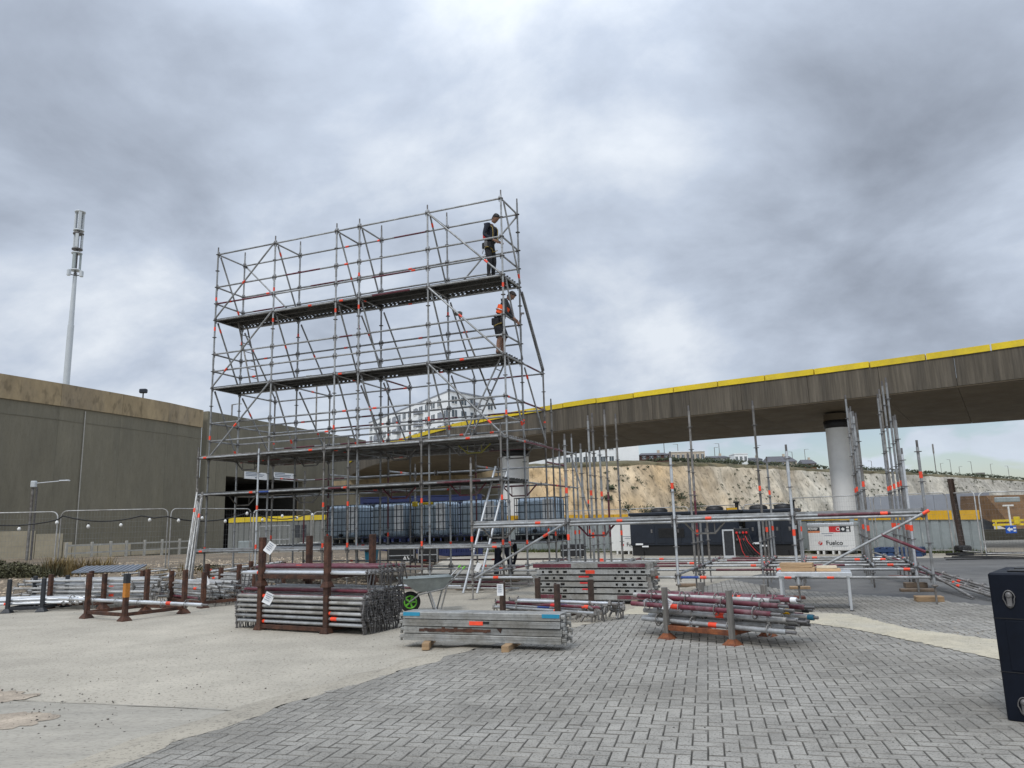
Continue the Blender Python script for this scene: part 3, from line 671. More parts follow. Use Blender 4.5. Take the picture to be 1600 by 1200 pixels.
# far ramp wall seen under the flyover
t = thing('ramp_wall', 'low buff topped concrete ramp wall seen under the flyover behind the scaffold', 'wall')
ra = [at_depth(520, 752, 70), at_depth(600, 747, 68), at_depth(690, 738, 66), at_depth(790, 723, 63)]
for a, b in zip(ra, ra[1:]):
    seg_box('lower_panel', (a.x, a.y), (b.x, b.y), -.2, a.z - 1.0, .4, WALL, t, .01, z1b=b.z - 1.0)
    seg_box('band_panel', (a.x, a.y), (b.x, b.y), a.z - 1.0, a.z, .4, BAND, t, .01, .04, z0b=b.z - 1.0, z1b=b.z)

# ------------------------------------------------------------------ cliff, clifftop
CPX = [(420, 790, 175), (560, 745, 185), (660, 722, 190), (780, 722, 196), (880, 724, 205), (1000, 719, 225), (1100, 722, 250), (1200, 726, 280), (1290, 732, 310), (1400, 736, 350), (1500, 742, 385), (1600, 749, 420), (1720, 757, 470), (1900, 770, 540)]
ctop = [at_depth(*c) for c in CPX]
def cliff_pt(s):
    k = len(ctop) - 1; t = max(0, min(k - 1e-6, s * k)); a = int(t); return ctop[a].lerp(ctop[a + 1], t - a)
NS, NH = 420, 26
vs = []
for i in range(NS + 1):
    s = i / NS; p = cliff_pt(s); q = (cliff_pt(min(1, s + .01)) - cliff_pt(max(0, s - .01))); nn = Vector((q.y, -q.x, 0)).normalized()
    ztop = p.z + 0.5 * noise.noise(Vector((p.x * .12, p.y * .12, 5)))
    for j in range(NH + 1):
        h = j / NH; z = ztop * h
        out = (1 - h) * 9.0 + 2.2 * noise.noise(Vector((p.x * .09, p.y * .09, h * 1.4))) * (1 - h * .5) + 1.0 * noise.noise(Vector((p.x * .3, p.y * .3, h * 4))) + .5 * noise.noise(Vector((p.x * .9, p.y * .9, h * 11)))
        if j == NH: out = -2.5
        if j == NH - 1: out = 0.2 + .8 * noise.noise(Vector((p.x * .2, p.y * .2, 9)))
        if j == 0: z = -0.5
        vs.append((p.x + nn.x * out, p.y + nn.y * out, z))
    for k, (bk, dz) in enumerate(((5.5, .3), (12, .6), (40, .9))): vs.append((p.x - nn.x * bk, p.y - nn.y * bk, ztop + dz + .35 * noise.noise(Vector((p.x * .4, k, 2)))))
M_ = NH + 4
fs = [(i * M_ + j, (i + 1) * M_ + j, (i + 1) * M_ + j + 1, i * M_ + j + 1) for i in range(NS) for j in range(M_ - 1)]
mb = MB(); mb.add(vs, fs, 0, True)
for k, f in enumerate(mb.f):
    if (k % (M_ - 1)) >= NH - 2: mb.m[k] = 1
CH = mat('chalk_cliff', (0.58, 0.535, 0.44), 0.95, 0, 0.28, 0.12, stretch=(1, 1, 0.55), col2=(0.38, 0.35, 0.29), mix=0.54, speck=0.4, speck_scale=0.9, bump=1.0, bscale=0.6)
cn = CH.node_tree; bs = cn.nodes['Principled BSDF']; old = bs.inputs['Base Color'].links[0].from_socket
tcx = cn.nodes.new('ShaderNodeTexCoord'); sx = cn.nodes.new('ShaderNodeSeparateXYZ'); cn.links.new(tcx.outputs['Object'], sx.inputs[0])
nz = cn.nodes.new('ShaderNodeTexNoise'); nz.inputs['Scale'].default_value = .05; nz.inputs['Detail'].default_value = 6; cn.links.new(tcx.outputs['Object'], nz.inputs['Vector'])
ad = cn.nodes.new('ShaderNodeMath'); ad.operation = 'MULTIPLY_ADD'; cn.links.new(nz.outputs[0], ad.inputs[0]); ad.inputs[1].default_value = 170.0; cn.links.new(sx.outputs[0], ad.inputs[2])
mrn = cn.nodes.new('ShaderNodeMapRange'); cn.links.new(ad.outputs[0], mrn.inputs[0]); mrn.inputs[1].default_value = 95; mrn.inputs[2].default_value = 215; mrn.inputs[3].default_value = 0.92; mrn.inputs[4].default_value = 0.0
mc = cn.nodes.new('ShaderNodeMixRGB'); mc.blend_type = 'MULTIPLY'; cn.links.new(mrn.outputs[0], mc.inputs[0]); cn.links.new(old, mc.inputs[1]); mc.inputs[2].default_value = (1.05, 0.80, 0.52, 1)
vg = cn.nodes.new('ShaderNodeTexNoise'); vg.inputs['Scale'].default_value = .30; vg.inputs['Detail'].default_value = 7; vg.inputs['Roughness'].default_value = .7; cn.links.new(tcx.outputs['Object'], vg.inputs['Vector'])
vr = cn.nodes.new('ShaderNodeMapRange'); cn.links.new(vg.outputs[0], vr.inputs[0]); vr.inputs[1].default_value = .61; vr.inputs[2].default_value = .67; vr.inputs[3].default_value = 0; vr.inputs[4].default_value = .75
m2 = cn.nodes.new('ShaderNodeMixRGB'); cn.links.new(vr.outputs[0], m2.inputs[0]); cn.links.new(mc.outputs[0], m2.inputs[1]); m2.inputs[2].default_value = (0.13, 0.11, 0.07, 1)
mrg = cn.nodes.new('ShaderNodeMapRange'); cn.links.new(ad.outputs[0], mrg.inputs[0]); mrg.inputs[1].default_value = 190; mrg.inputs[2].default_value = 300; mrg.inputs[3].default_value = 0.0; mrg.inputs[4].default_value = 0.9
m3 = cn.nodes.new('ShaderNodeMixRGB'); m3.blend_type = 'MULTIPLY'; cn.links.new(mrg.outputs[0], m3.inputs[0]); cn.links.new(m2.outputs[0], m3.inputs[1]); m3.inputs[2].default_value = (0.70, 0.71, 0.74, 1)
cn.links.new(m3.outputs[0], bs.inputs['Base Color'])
TOPG = mat('clifftop_grass', (0.105, 0.095, 0.05), 0.95, 0, 0.3, 0.2, col2=(0.15, 0.12, 0.065), mix=0.5)
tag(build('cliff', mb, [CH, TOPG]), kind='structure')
def leaf_mass(mb, c, rad, n, size, rng):
    for _ in range(n):
        v = Vector((rng.gauss(0, 1), rng.gauss(0, 1), rng.gauss(0, 1))).normalized() * rng.random() ** .4
        k = 1 + .35 * noise.noise(v * 2.2 + Vector(c) * .3)
        mb.leaf((c[0] + v.x * rad[0] * k, c[1] + v.y * rad[1] * k, c[2] + max(-.2, v.z) * rad[2] * k), size, rng)
mb = MB()
for _ in range(1100):          # scrub clinging to the cliff face
    s = R.random(); i = int(s * NS); j = int(2 + (NH - 4) * R.random() ** 0.9); v = vs[i * M_ + j]
    if noise.noise(Vector((v[0] * .03, v[1] * .03, v[2] * .06))) < -0.1: continue
    r = R.uniform(.2, .75) * (1.6 if R.random() < .1 else 1); leaf_mass(mb, (v[0], v[1] - .1, v[2]), (r * 1.2, r * .7, r * .8), 16, .4, R)
for px, py, r in [(1062, 766, 2.2), (1072, 778, 2.0), (1056, 792, 2.6), (1080, 793, 2.8), (1090, 790, 2.2), (980, 795, 2.0), (1010, 797, 2.4), (968, 762, 1.2), (958, 778, 1.2)]:
    s = min(range(NS + 1), key=lambda i: abs(((Vector(vs[i * M_ + 5]) - Vector((0, 0, EYE))).dot(rt) / (Vector(vs[i * M_ + 5])).dot(fwd)) * FPX + 800 - px))
    j = min(range(NH + 1), key=lambda j: abs(600 - (Vector(vs[s * M_ + j]) - Vector((0, 0, EYE))).dot(up) / Vector(vs[s * M_ + j]).dot(fwd) * FPX - py))
    v = vs[s * M_ + j]; leaf_mass(mb, (v[0], v[1] - .3, v[2]), (r * 1.3, r * .7, r * .8), 120, .55, R)
tag(build('cliff_scrub', mb, LEAF), kind='stuff')
mb = MB()
for _ in range(900):          # rough bushes along the top edge
    s = R.uniform(.12, .95); p = cliff_pt(s); q = (cliff_pt(min(1, s + .01)) - cliff_pt(max(0, s - .01))); nn = Vector((-q.y, q.x, 0)).normalized()
    if -8 < p.x < 47: continue
    k = R.uniform(-1, 9); big = noise.noise(Vector((p.x * .035, 3, 1)))
    r = R.uniform(.25, .7) * (1.9 if big > .12 else 1); leaf_mass(mb, (p.x + nn.x * k, p.y + nn.y * k, p.z + .7), (r * 1.9, r, r), 26, .5, R)
tag(build('clifftop_bushes', mb, LEAF), kind='stuff')

def house(label, px0, px1, pyt, d, wallm, roof='flat', roofm=SLATE, wins=(1, 4), dep=9.0, base=None, cat='house', rise=1.6, winm=GLASSD, win_h=.45, pos=0):
    a, b = at_depth(px0, pyt, d), at_depth(px1, pyt, d); w = b.x - a.x; zt = (a.z + b.z) / 2
    zb = base if base is not None else zt - max(3.0, w * .18)
    t = thing('house', label, cat, ((a.x + b.x) / 2, d, zb)); h = zt - zb
    hb = h - rise if roof == 'pitched' else h
    mb = MB(); mb.bx(-w / 2, w / 2, 0, dep, -3, hb); build('wall', mb, wallm, t)
    if roof == 'pitched':
        mb = MB(); x, y0, y1 = w / 2 + .3, -.4, dep + .4
        mb.add([(-x, y0, hb), (x, y0, hb), (x, y1, hb), (-x, y1, hb), (-x * .75, dep / 2, h), (x * .75, dep / 2, h)], [(0, 1, 5, 4), (2, 3, 4, 5), (1, 2, 5), (3, 0, 4), (3, 2, 1, 0)]); build('roof', mb, roofm, t)
        mb = MB(); mb.bx(x * .3, x * .3 + .8, dep / 2 - .4, dep / 2 + .4, h - .8, h + .9); build('chimney', mb, REND2, t)
    else:
        mb = MB(); mb.bx(-w / 2 - .15, w / 2 + .15, -.15, dep + .15, hb + .003, hb + .3); build('roof', mb, roofm, t)
    rows, cols = wins
    if rows:
        ww = w / cols * .5; wh = hb / rows * win_h; mb = MB(); mb.bx(-ww / 2, ww / 2, -.06, .1, 0, wh); me = mb.mesh('window', winm)
        fr = MB(); fr.bx(-ww / 2 - .08, ww / 2 + .08, -.1, -.062, wh, wh + .1); fr.bx(-.04, .04, -.1, -.062, 0, wh); fr.bx(-ww / 2 - .08, ww / 2 + .08, -.1, -.062, -.1, 0); fme = fr.mesh('frame', WHITE)
        for r_ in range(rows):
            for c_ in range(cols):
                o = ob('window', me, t, (-w / 2 + w * (c_ + .5) / cols, 0, hb * (r_ + .3) / rows)); ob('frame', fme, o)
    return t
house('white rendered clifftop house with balcony windows, half under the flyover edge', 880, 961, 690, 236, REND, 'flat', REND, (2, 6), 8, at_depth(900, 729, 236).z)
house('plain white gable block at the right end of the clifftop white house', 961.8, 997, 688, 235, REND, 'flat', REND, (0, 0), 10, at_depth(900, 729, 235).z)
house('low pale clifftop building with a row of dark windows above the tan cliff', 800, 879, 708, 222, REND, 'flat', SLATE, (1, 10), 8, at_depth(840, 722, 222).z, win_h=.6)
house('dark red brick clifftop house among bushes right of the white gable', 1000, 1046, 706, 243, mat('dark_brick', (.10, .055, .045), .9), 'pitched', SLATE, (1, 4), 8, at_depth(1020, 719, 243).z, rise=1.0)
house('long buff flat roofed block on the clifftop', 1048, 1101, 706, 266, REND2, 'flat', REND, (1, 7), 8, at_depth(1075, 722, 266).z)
house('pale grey clifftop house with a bay of windows, next to the buff block', 1104, 1140, 711, 279, mat('pale_grey_render', (.42, .42, .42), .8), 'pitched', SLATE, (1, 4), 8, at_depth(1120, 724, 279).z, rise=1.0)
house('small white boxy clifftop house', 1147, 1168, 709.5, 287, REND, 'flat', REND, (1, 3), 7, at_depth(1157, 725, 287).z)
house('little blue grey clifftop bungalow left of the big slate roof', 1172, 1191, 714, 298, SEAW, 'pitched', SLATE, (1, 3), 7, at_depth(1180, 726, 298).z, rise=1.0)
house('clifftop house with a wide dark slate hipped roof', 1199, 1244, 711.5, 306, REND2, 'pitched', SLATE, (1, 5), 9, at_depth(1220, 727, 306).z, rise=2.6)
house('brown clifftop house end with a steep roof beside the bridge column', 1254, 1275, 717, 322, EARTH, 'pitched', SLATE, (1, 2), 8, at_depth(1262, 731, 322).z, rise=2.0)
# large white apartment block
ac, al, ar = at_depth(702, 611.5, 172), at_depth(577, 640, 222), at_depth(772, 622, 186)
apt = thing('apartment_block', 'big white apartment block with rows of windows seen through the scaffold', 'building')
zt = ac.z; PL = [Vector((al.x, al.y)), ac.xy, Vector((ar.x, ar.y)), Vector((ar.x, ar.y)) + Vector((al.x, al.y)) - ac.xy]
mb = MB(); mb.prism([(v.x, v.y) for v in PL], 8, zt); build('wall', mb, REND, apt)
mb = MB(); cc = sum(PL, Vector((0, 0))) / 4; mb.prism([tuple(cc + (v - cc) * .7) for v in PL], zt + .003, zt + 1.4); build('roof_plant', mb, REND, apt)
mb = MB(); mb.prism([tuple(cc + (v - cc) * 1.012) for v in PL], zt + .004, zt + .35); build('roof_edge', mb, SEAW, apt)
def apt_face(a, b, rows, cols, zlo, bal):
    d = (b - a); L = d.length; ang = atan2(d.y, d.x); nn = Vector((d.y, -d.x)).normalized(); nn = nn if nn.dot(a) < 0 else -nn
    w = L / cols * .52
    me = MB().bx(-w / 2, w / 2, -.1, .12, 0, 1.7).mesh('window', GLASSD); f = MB()
    f.bx(-.06, .06, -.14, .14, 0, 1.7); f.bx(-w / 2 - .1, w / 2 + .1, -.14, .14, -.14, 0); fm = f.mesh('frame', WHITE)
    bm = MB().bx(-w * .75, w * .75, -.75, .75, -.25, -.05).bx(-w * .75, w * .75, -.75, -.7, -.05, .9).mesh('balcony', SEAW)
    for r_ in range(rows):
        for c_ in range(cols):
            if (c_ * 7 + r_ * 3) % 11 == 0: continue
            p = a + d * ((c_ + .5) / cols); o = ob('window', me, apt, (p.x, p.y, zlo + r_ * 3.15), (0, 0, ang)); ob('frame', fm, o)
            if bal and c_ % 4 == 2: ob('balcony', bm, apt, (p.x + nn.x * .7, p.y + nn.y * .7, zlo + r_ * 3.15), (0, 0, ang))
apt_face(PL[0], PL[1], 5, 15, zt - 15.3, True)
apt_face(PL[1], PL[2], 5, 5, zt - 15.3, True)
# thin poles along the clifftop road
for k, (px, pyt, d, txt) in enumerate([(1040.5, 690, 262, 'thin clifftop lamp post just right of the white gable'), (1062, 694, 270, 'thin clifftop lamp post above the left half of the buff block'), (1119.5, 699, 292, 'left one of a close pair of clifftop lamp posts'),
        (1127, 693, 296, 'right one of a close pair of clifftop lamp posts'), (1186.5, 696, 316, 'clifftop lamp post left of the wide slate roof'), (1241, 706, 330, 'clifftop lamp post at the right of the slate roof'), (1261, 702, 338, 'clifftop lamp post beside the bridge column'),
        (1364, 720, 372, 'short clifftop lamp post just right of the bridge column'), (1472, 724, 410, 'tiny clifftop lamp post right after the tall mast'), (1487.5, 718, 415, 'second thin lamp post right of the tall clifftop mast'), (1500.5, 729, 420, 'third thin lamp post right of the tall clifftop mast'), (1520, 721, 428, 'clifftop lamp post left of the square board'),
        (1550, 725, 440, 'first thin lamp post right of the clifftop board'), (1577, 728, 452, 'second thin lamp post right of the clifftop board, far right')]):
    lamp(px, 745, pyt, d, txt, 1.6, -1 if k % 2 else 1, .12)
b = at_depth(1463, 740, 395); t = thing('clifftop_mast', 'tallest dark mast standing on the right hand clifftop', 'mast', (b.x, b.y, 0)); zt = at_depth(1458.5, 693.5, 395).z
mb = MB(); mb.tube((0, 0, 0), (0, 0, zt), .3, 8, 0, .2); build('pole', mb, GALV_OLD, t); mb = MB(); mb.tube((0, 0, zt - 5), (0, 0, zt - .2), .42, 8); build('head', mb, GALV_OLD, t)
b = at_depth(1532, 742, 430); t = thing('clifftop_board', 'square dark board on legs at the right hand cliff edge', 'sign', (b.x, b.y, 0)); z = at_depth(1532, 738.5, 430).z
mb = MB(); mb.bx(-2.6, 2.6, -.1, .1, z - 1.6, z); build('panel', mb, GALV_OLD, t)
for s in (-1, 1): mb = MB(); mb.bx(s * 1.8 - .12, s * 1.8 + .12, -.1, .1, z - 12, z - 1.6); build('leg', mb, GALV_OLD, t)
# long blue grey wall and brown bank at the far right
a, b = at_depth(1335, 777, 62), at_depth(1546, 772.5, 58)
t = thing('clad_wall', 'long plain blue grey wall running below the cliff on the right', 'wall')
for k in range(5):
    p, q = a.lerp(b, k / 5), a.lerp(b, (k + 1) / 5); seg_box('wall_panel', (p.x, p.y), (q.x, q.y), -.1, a.z, .3, SEAW, t, .008)
a, b = at_depth(1540, 772, 56), at_depth(1800, 768, 52)
t = tag(build('earth_bank', MB().add([(a.x, a.y - 3, -.1), (b.x, b.y - 3, -.1), (b.x, b.y, b.z), (a.x, a.y, a.z * .96), (a.x - .5, a.y + 6, a.z), (b.x, b.y + 6, b.z)], [(0, 1, 2, 3), (3, 2, 5, 4), (0, 3, 4)], 0), EARTH), kind='structure')
# ------------------------------------------------------------------ hoardings
def hoarding(label, a, b, h0, h1, n, band, bandm, sheetm=HOARD, per=2):
    t = thing('site_hoarding', label, 'hoarding', (a[0], a[1], 0), atan2(b[1] - a[1], b[0] - a[0])); L = hypot(b[0] - a[0], b[1] - a[1]); w = L / n
    for i in range(n):
        h = h0 + (h1 - h0) * (i + .5) / n; mb = MB(); k = 3; prof = []
        for j in range(k):
            x = i * w + w * j / k; prof += [(x + .004, 0), (x + w / k - .07, 0), (x + w / k - .05, .035), (x + w / k - .014, .035)]
        vs = [(x, y, z) for z in (.12, h - band) for x, y in prof]; m_ = len(prof)
        mb.add(vs, [(q, q + 1, m_ + q + 1, m_ + q) for q in range(m_ - 1)]); build('steel_sheet', mb, sheetm, t)
    for i in range(0, n, per):
        ha = h0 + (h1 - h0) * i / n; hb = h0 + (h1 - h0) * min(i + per, n) / n; x0, x1 = i * w + .012, min(i + per, n) * w - .012
        mb = MB(); mb.add([(x0, -.05, ha - band), (x1, -.05, hb - band), (x1, .05, hb - band), (x0, .05, ha - band), (x0, -.05, ha), (x1, -.05, hb), (x1, .05, hb), (x0, .05, ha)],
                          [(3, 2, 1, 0), (4, 5, 6, 7), (0, 1, 5, 4), (1, 2, 6, 5), (2, 3, 7, 6), (3, 0, 4, 7)]); build('yellow_strip', mb, bandm, t)
    mb = MB(); mb.bx(0, L, .01, .07, .05, .115); build('bottom_rail', mb, GALV, t)
    return t
hoarding('long grey steel hoarding with an ochre top strip behind the generators and fuel tank', (-2.6, 44.5), (16.9, 28.0), 2.02, 1.53, 26, .34, YEL2)
ha, hb = at_depth(355, 868, 46), at_depth(507, 868, 46)
hoarding('short grey hoarding with a bright yellow top strip in front of the dark doorway', (ha.x, 46), (hb.x, 46.3), 2.33, 2.36, 6, .29, YEL, mat('flat_grey_sheet', (.17, .175, .165), .7, 0, .08, 1), 1)
p = at_depth(469, 813, 45.7); t = thing('notice', 'pair of small dark notices on the short grey hoarding under its yellow strip', 'sign', (p.x, 45.85, 1.05))
for s in (-1, 1): mb = MB(); mb.bx(s * .19 - .15, s * .19 + .15, 0, .02, 0, .75); build('sheet', mb, DARKPOST, t)
p = at_depth(384, 858, 41); t = thing('electrical_cabinet', 'pale grey metal cabinet standing in front of the left hoarding', 'cabinet', (p.x, 41, 0))
mb = MB(); mb.bx(-.34, .34, -.2, .2, .06, 1.0, 0, .015); build('body', mb, HOARD, t); mb = MB(); mb.bx(-.31, -.01, -.215, -.202, .12, .95); mb.bx(.01, .31, -.215, -.202, .12, .95); build('door', mb, HOARD, t); mb = MB(); mb.bx(-.32, .32, -.18, .18, 0, .06); build('plinth', mb, CONC, t)
a, b = at_depth(405, 862, 39.5), at_depth(497, 862, 39.5); t = thing('concrete_barrier', 'long low concrete block barrier behind the left fence', 'barrier', (a.x, 39.5, 0))
for k in range(3): w = (b.x - a.x) / 3; mb = MB(); mb.bx(k * w + .01, (k + 1) * w - .01, 0, .6, 0, .80 + .06 * (k == 2), 0, .03); build('concrete_block', mb, CONC, t)
a, b = at_depth(405, 862, 43), at_depth(452, 862, 43); t = thing('handrail', 'thin grey tube handrail in front of the yellow topped left hoarding', 'railing', (a.x, 43, 0))
for k in range(4): x = (b.x - a.x) * k / 3; mb = MB(); mb.tube((x, 0, 0), (x, 0, 1.75), .025, 6); build('post', mb, GALV, t)
for z in (1.0, 1.75): mb = MB(); mb.tube((0, 0, z), (b.x - a.x, 0, z), .025, 6); build('rail', mb, GALV, t)
mb = MB()
for _ in range(900):
    q = R.random(); x, y = -2.6 + 19.5 * q, 44.5 - 16.5 * q; tuft(mb, x - .1 + R.gauss(0, .1), y - .35 + R.gauss(0, .18), 0, 6, R.uniform(.08, .26), .25)
tag(build('grass_strip', mb, GREENG), kind='stuff')

# ------------------------------------------------------------------ mesh fence panels
_fence_cache = {}
def fence_mesh(w, h):
    key = (round(w, 2), round(h, 2))
    if key in _fence_cache: return _fence_cache[key]
    fr = MB(); r = .17; pts = [(0.02, 0, 0), (0.02, 0, h - r)]
    pts += [(0.02 + r - r * cos(a), 0, h - r + r * sin(a)) for a in (pi / 8, pi / 4, 3 * pi / 8)] + [(.02 + r, 0, h), (w - .02 - r, 0, h)]
    pts += [(w - .02 - r + r * sin(a), 0, h - r + r * cos(a)) for a in (pi / 8, pi / 4, 3 * pi / 8)] + [(w - .02, 0, h - r), (w - .02, 0, 0)]
    fr.path(pts, .020, 7); fr.tube((.02, 0, .12), (w - .02, 0, .12), .016, 6)
    wi = MB(); n = int(w / .085)
    for i in range(1, n):
        x = w * i / n; wi.tube((x, 0, .12), (x, 0, h - .02), .0019, 3, cap=False)
    for j in range(1, 11): z = .12 + (h - .16) * j / 11; wi.tube((.02, 0, z), (w - .02, 0, z), .0022, 3, cap=False)
    ft = MB(); ft.bx(-.12, .12, -.35, .35, 0, .13, 0, .02)
    _fence_cache[key] = (fr.mesh('frame', GALV_RACK), wi.mesh('mesh_infill', GALV), ft.mesh('foot', BLACK)); return _fence_cache[key]
def fence(a, b, za, h, label, group):
    w = hypot(b[0] - a[0], b[1] - a[1]); fm, wm, ftm = fence_mesh(w, h)
    t = thing('mesh_fence_panel', label, 'fence panel', (a[0], a[1], za), atan2(b[1] - a[1], b[0] - a[0]), group)
    ob('frame', fm, t); tag(ob('mesh_infill', wm, t), kind='stuff'); ob('foot', ftm, t, (0, 0, -.10)); return t
def AD(px, d): v = at_depth(px, 850, d); return (v.x, v.y)
FG = 'temporary mesh fence panels at the left'
fence(AD(-90, 22.6), AD(88, 23.3), .30, 1.93, 'leftmost round cornered mesh fence panel, cut by the picture edge', FG)
fence(AD(91, 23.3), AD(261, 24.0), .31, 1.94, 'mesh fence panel before the concrete wall, between leaning tubes and leftmost panel', FG)
fence(AD(264, 24.0), AD(391, 26.4), .30, 1.95, 'mesh fence panel running behind the left end of the scaffold and the leaning tubes', FG)
fence(AD(394, 26.4), AD(486, 29.2), .26, 1.95, 'mesh fence panel behind the scaffold in front of the yellow topped left hoarding', FG)
fence(AD(488, 29.2), AD(585, 30.5), .20, 1.95, 'mesh fence panel half hidden behind the leftmost caged water tank', FG)
FG2 = 'temporary mesh fence panels behind the generators'
xs = [888, 985, 1080, 1165, 1237]; ds = [38.0, 36.2, 34.6, 33.3, 32.2]
nm = ['mesh fence panel before the ochre topped hoarding, just left of the generators', 'mesh fence panel showing above the left half of the left generator', 'mesh fence panel showing above the right half of the left generator', 'mesh fence panel showing above the gap between the two generators']
for k in range(4): fence(AD(xs[k], ds[k]), AD(xs[k + 1], ds[k + 1]), .0, 2.05, nm[k], FG2)
FG3 = 'temporary mesh fence panels at the right'
fence(AD(1240, 30.5), AD(1368, 28.6), .05, 2.15, 'mesh fence panel behind the white fuel tank', FG3)
fence(AD(1371, 28.4), AD(1489, 27.2), .05, 2.12, 'mesh fence panel behind the rightmost scaffold poles', FG3)
fence(AD(1494, 27.0), AD(1533, 25.2), .05, 2.08, 'narrow angled mesh fence panel beside the rusty leaning steel post', FG3)
fence(AD(1538, 24.8), AD(1702, 23.8), .03, 2.05, 'rightmost mesh fence panel with the blue arrow sign', FG3)
p = at_depth(1577, 827, 24.4); t = thing('arrow_sign', 'small blue sign with a white arrow fixed on the rightmost mesh fence', 'sign', (p.x, 24.32, p.z))
mb = MB(); mb.bx(-.17, .17, -.012, 0, -.12, .12); build('panel', mb, mat('sign_blue', (.015, .09, .42), .4), t)
mb = MB(); mb.add([(-.14, -.016, 0), (-.04, -.016, -.08), (-.04, -.016, -.03), (.05, -.016, -.03), (.05, -.016, .03), (-.04, -.016, .03), (-.04, -.016, .08)], [(0, 1, 2, 3, 4, 5, 6)]); mb.bx(.07, .15, -.018, -.014, .02, .07); mb.bx(.07, .15, -.018, -.014, -.07, -.02); build('arrow', mb, WHITE, t)
# barrier and low wall behind the right fence
a = at_depth(1550, 812, 46); t = thing('yellow_barrier', 'yellow painted double rail barrier seen through the rightmost mesh fence', 'barrier', (a.x, 46, 0), -.15); t.scale = (.8, .8, .8)
for z in (.75, 1.05): mb = MB(); mb.bx(0, 6, -.04, .04, z, z + .16, 0, .01); build('rail', mb, YEL, t)
for x in (.2, 1.2, 2.2, 3.4): mb = MB(); mb.bx(x - .05, x + .05, -.1, -.045, 0, 1.2); build('post', mb, YEL, t)
mb = MB(); mb.bx(1.4, 1.8, -.3, -.12, .85, 1.4, 0, .03); build('hazard_box', mb, YEL, t)
a = at_depth(1540, 850, 40); t = thing('low_wall', 'low olive brown wall behind the yellow barrier at the right edge', 'wall', (a.x, 40, 0), -.15)
for k in range(4): mb = MB(); mb.bx(k * 2 + .01, k * 2 + 1.99, 0, .3, -.1, .55); build('wall_block', mb, mat('olive_block', (.15, .135, .10), .9) if k == 0 else bpy.data.materials['olive_block'], t)
a = at_depth(1575, 790, 44); t = thing('site_light', 'small pale twin head site light behind the rightmost fence', 'lamp', (a.x, 44, 0))
mb = MB(); mb.tube((0, 0, 0), (0, 0, a.z), .05, 8); build('pole', mb, WHITE, t); mb = MB(); mb.bx(-.7, .7, -.1, .1, a.z + .2, a.z + .48, 0, .04); build('head', mb, HOARD, t); mb = MB(); mb.tube((-.3, 0, a.z), (.3, 0, a.z + .0), .05, 6); build('crossbar', mb, WHITE, t)
a = ground_at(1506, 868); t = thing('steel_post', 'rusty steel H section post leaning beside the right hand mesh fence', 'post', (a.x, a.y, 0)); tz = at_depth(1489, 748, a.y)
mb = MB(); dx = -.12
for (x0, x1, y0, y1) in ((-.065, -.05, -.09, .09), (.05, .065, -.09, .09), (-.05, .05, -.01, .01)):
    mb.add([(x0, y0, .1), (x1, y0, .1), (x1, y1, .1), (x0, y1, .1), (x0 + dx, y0, tz.z), (x1 + dx, y0, tz.z), (x1 + dx, y1, tz.z), (x0 + dx, y1, tz.z)], [(3, 2, 1, 0), (4, 5, 6, 7), (0, 1, 5, 4), (1, 2, 6, 5), (2, 3, 7, 6), (3, 0, 4, 7)])
build('column', mb, DARKRUST, t); mb = MB(); mb.bx(-.24, .24, -.24, .24, 0, .10, 0, .03); mb.bx(-.22, .22, -.2, .2, .14, .34, 0, .05); build('base_block', mb, BLACK, t)
mb = MB()
for k in range(5):
    p0 = ground_at(1478 + 4 * k, 876 - k); pts = [Vector((p0.x + q * 1.1, p0.y - q * .35 + .25 * sin(q * 1.3 + k * 1.7), .03 + .03 * k)) for q in range(7)]; mb.path(pts, .018, 6)
tag(build('cable_bundle', mb, BLACK), 'bundle of thick black cables on the ground at the foot of the right fence', 'cable')

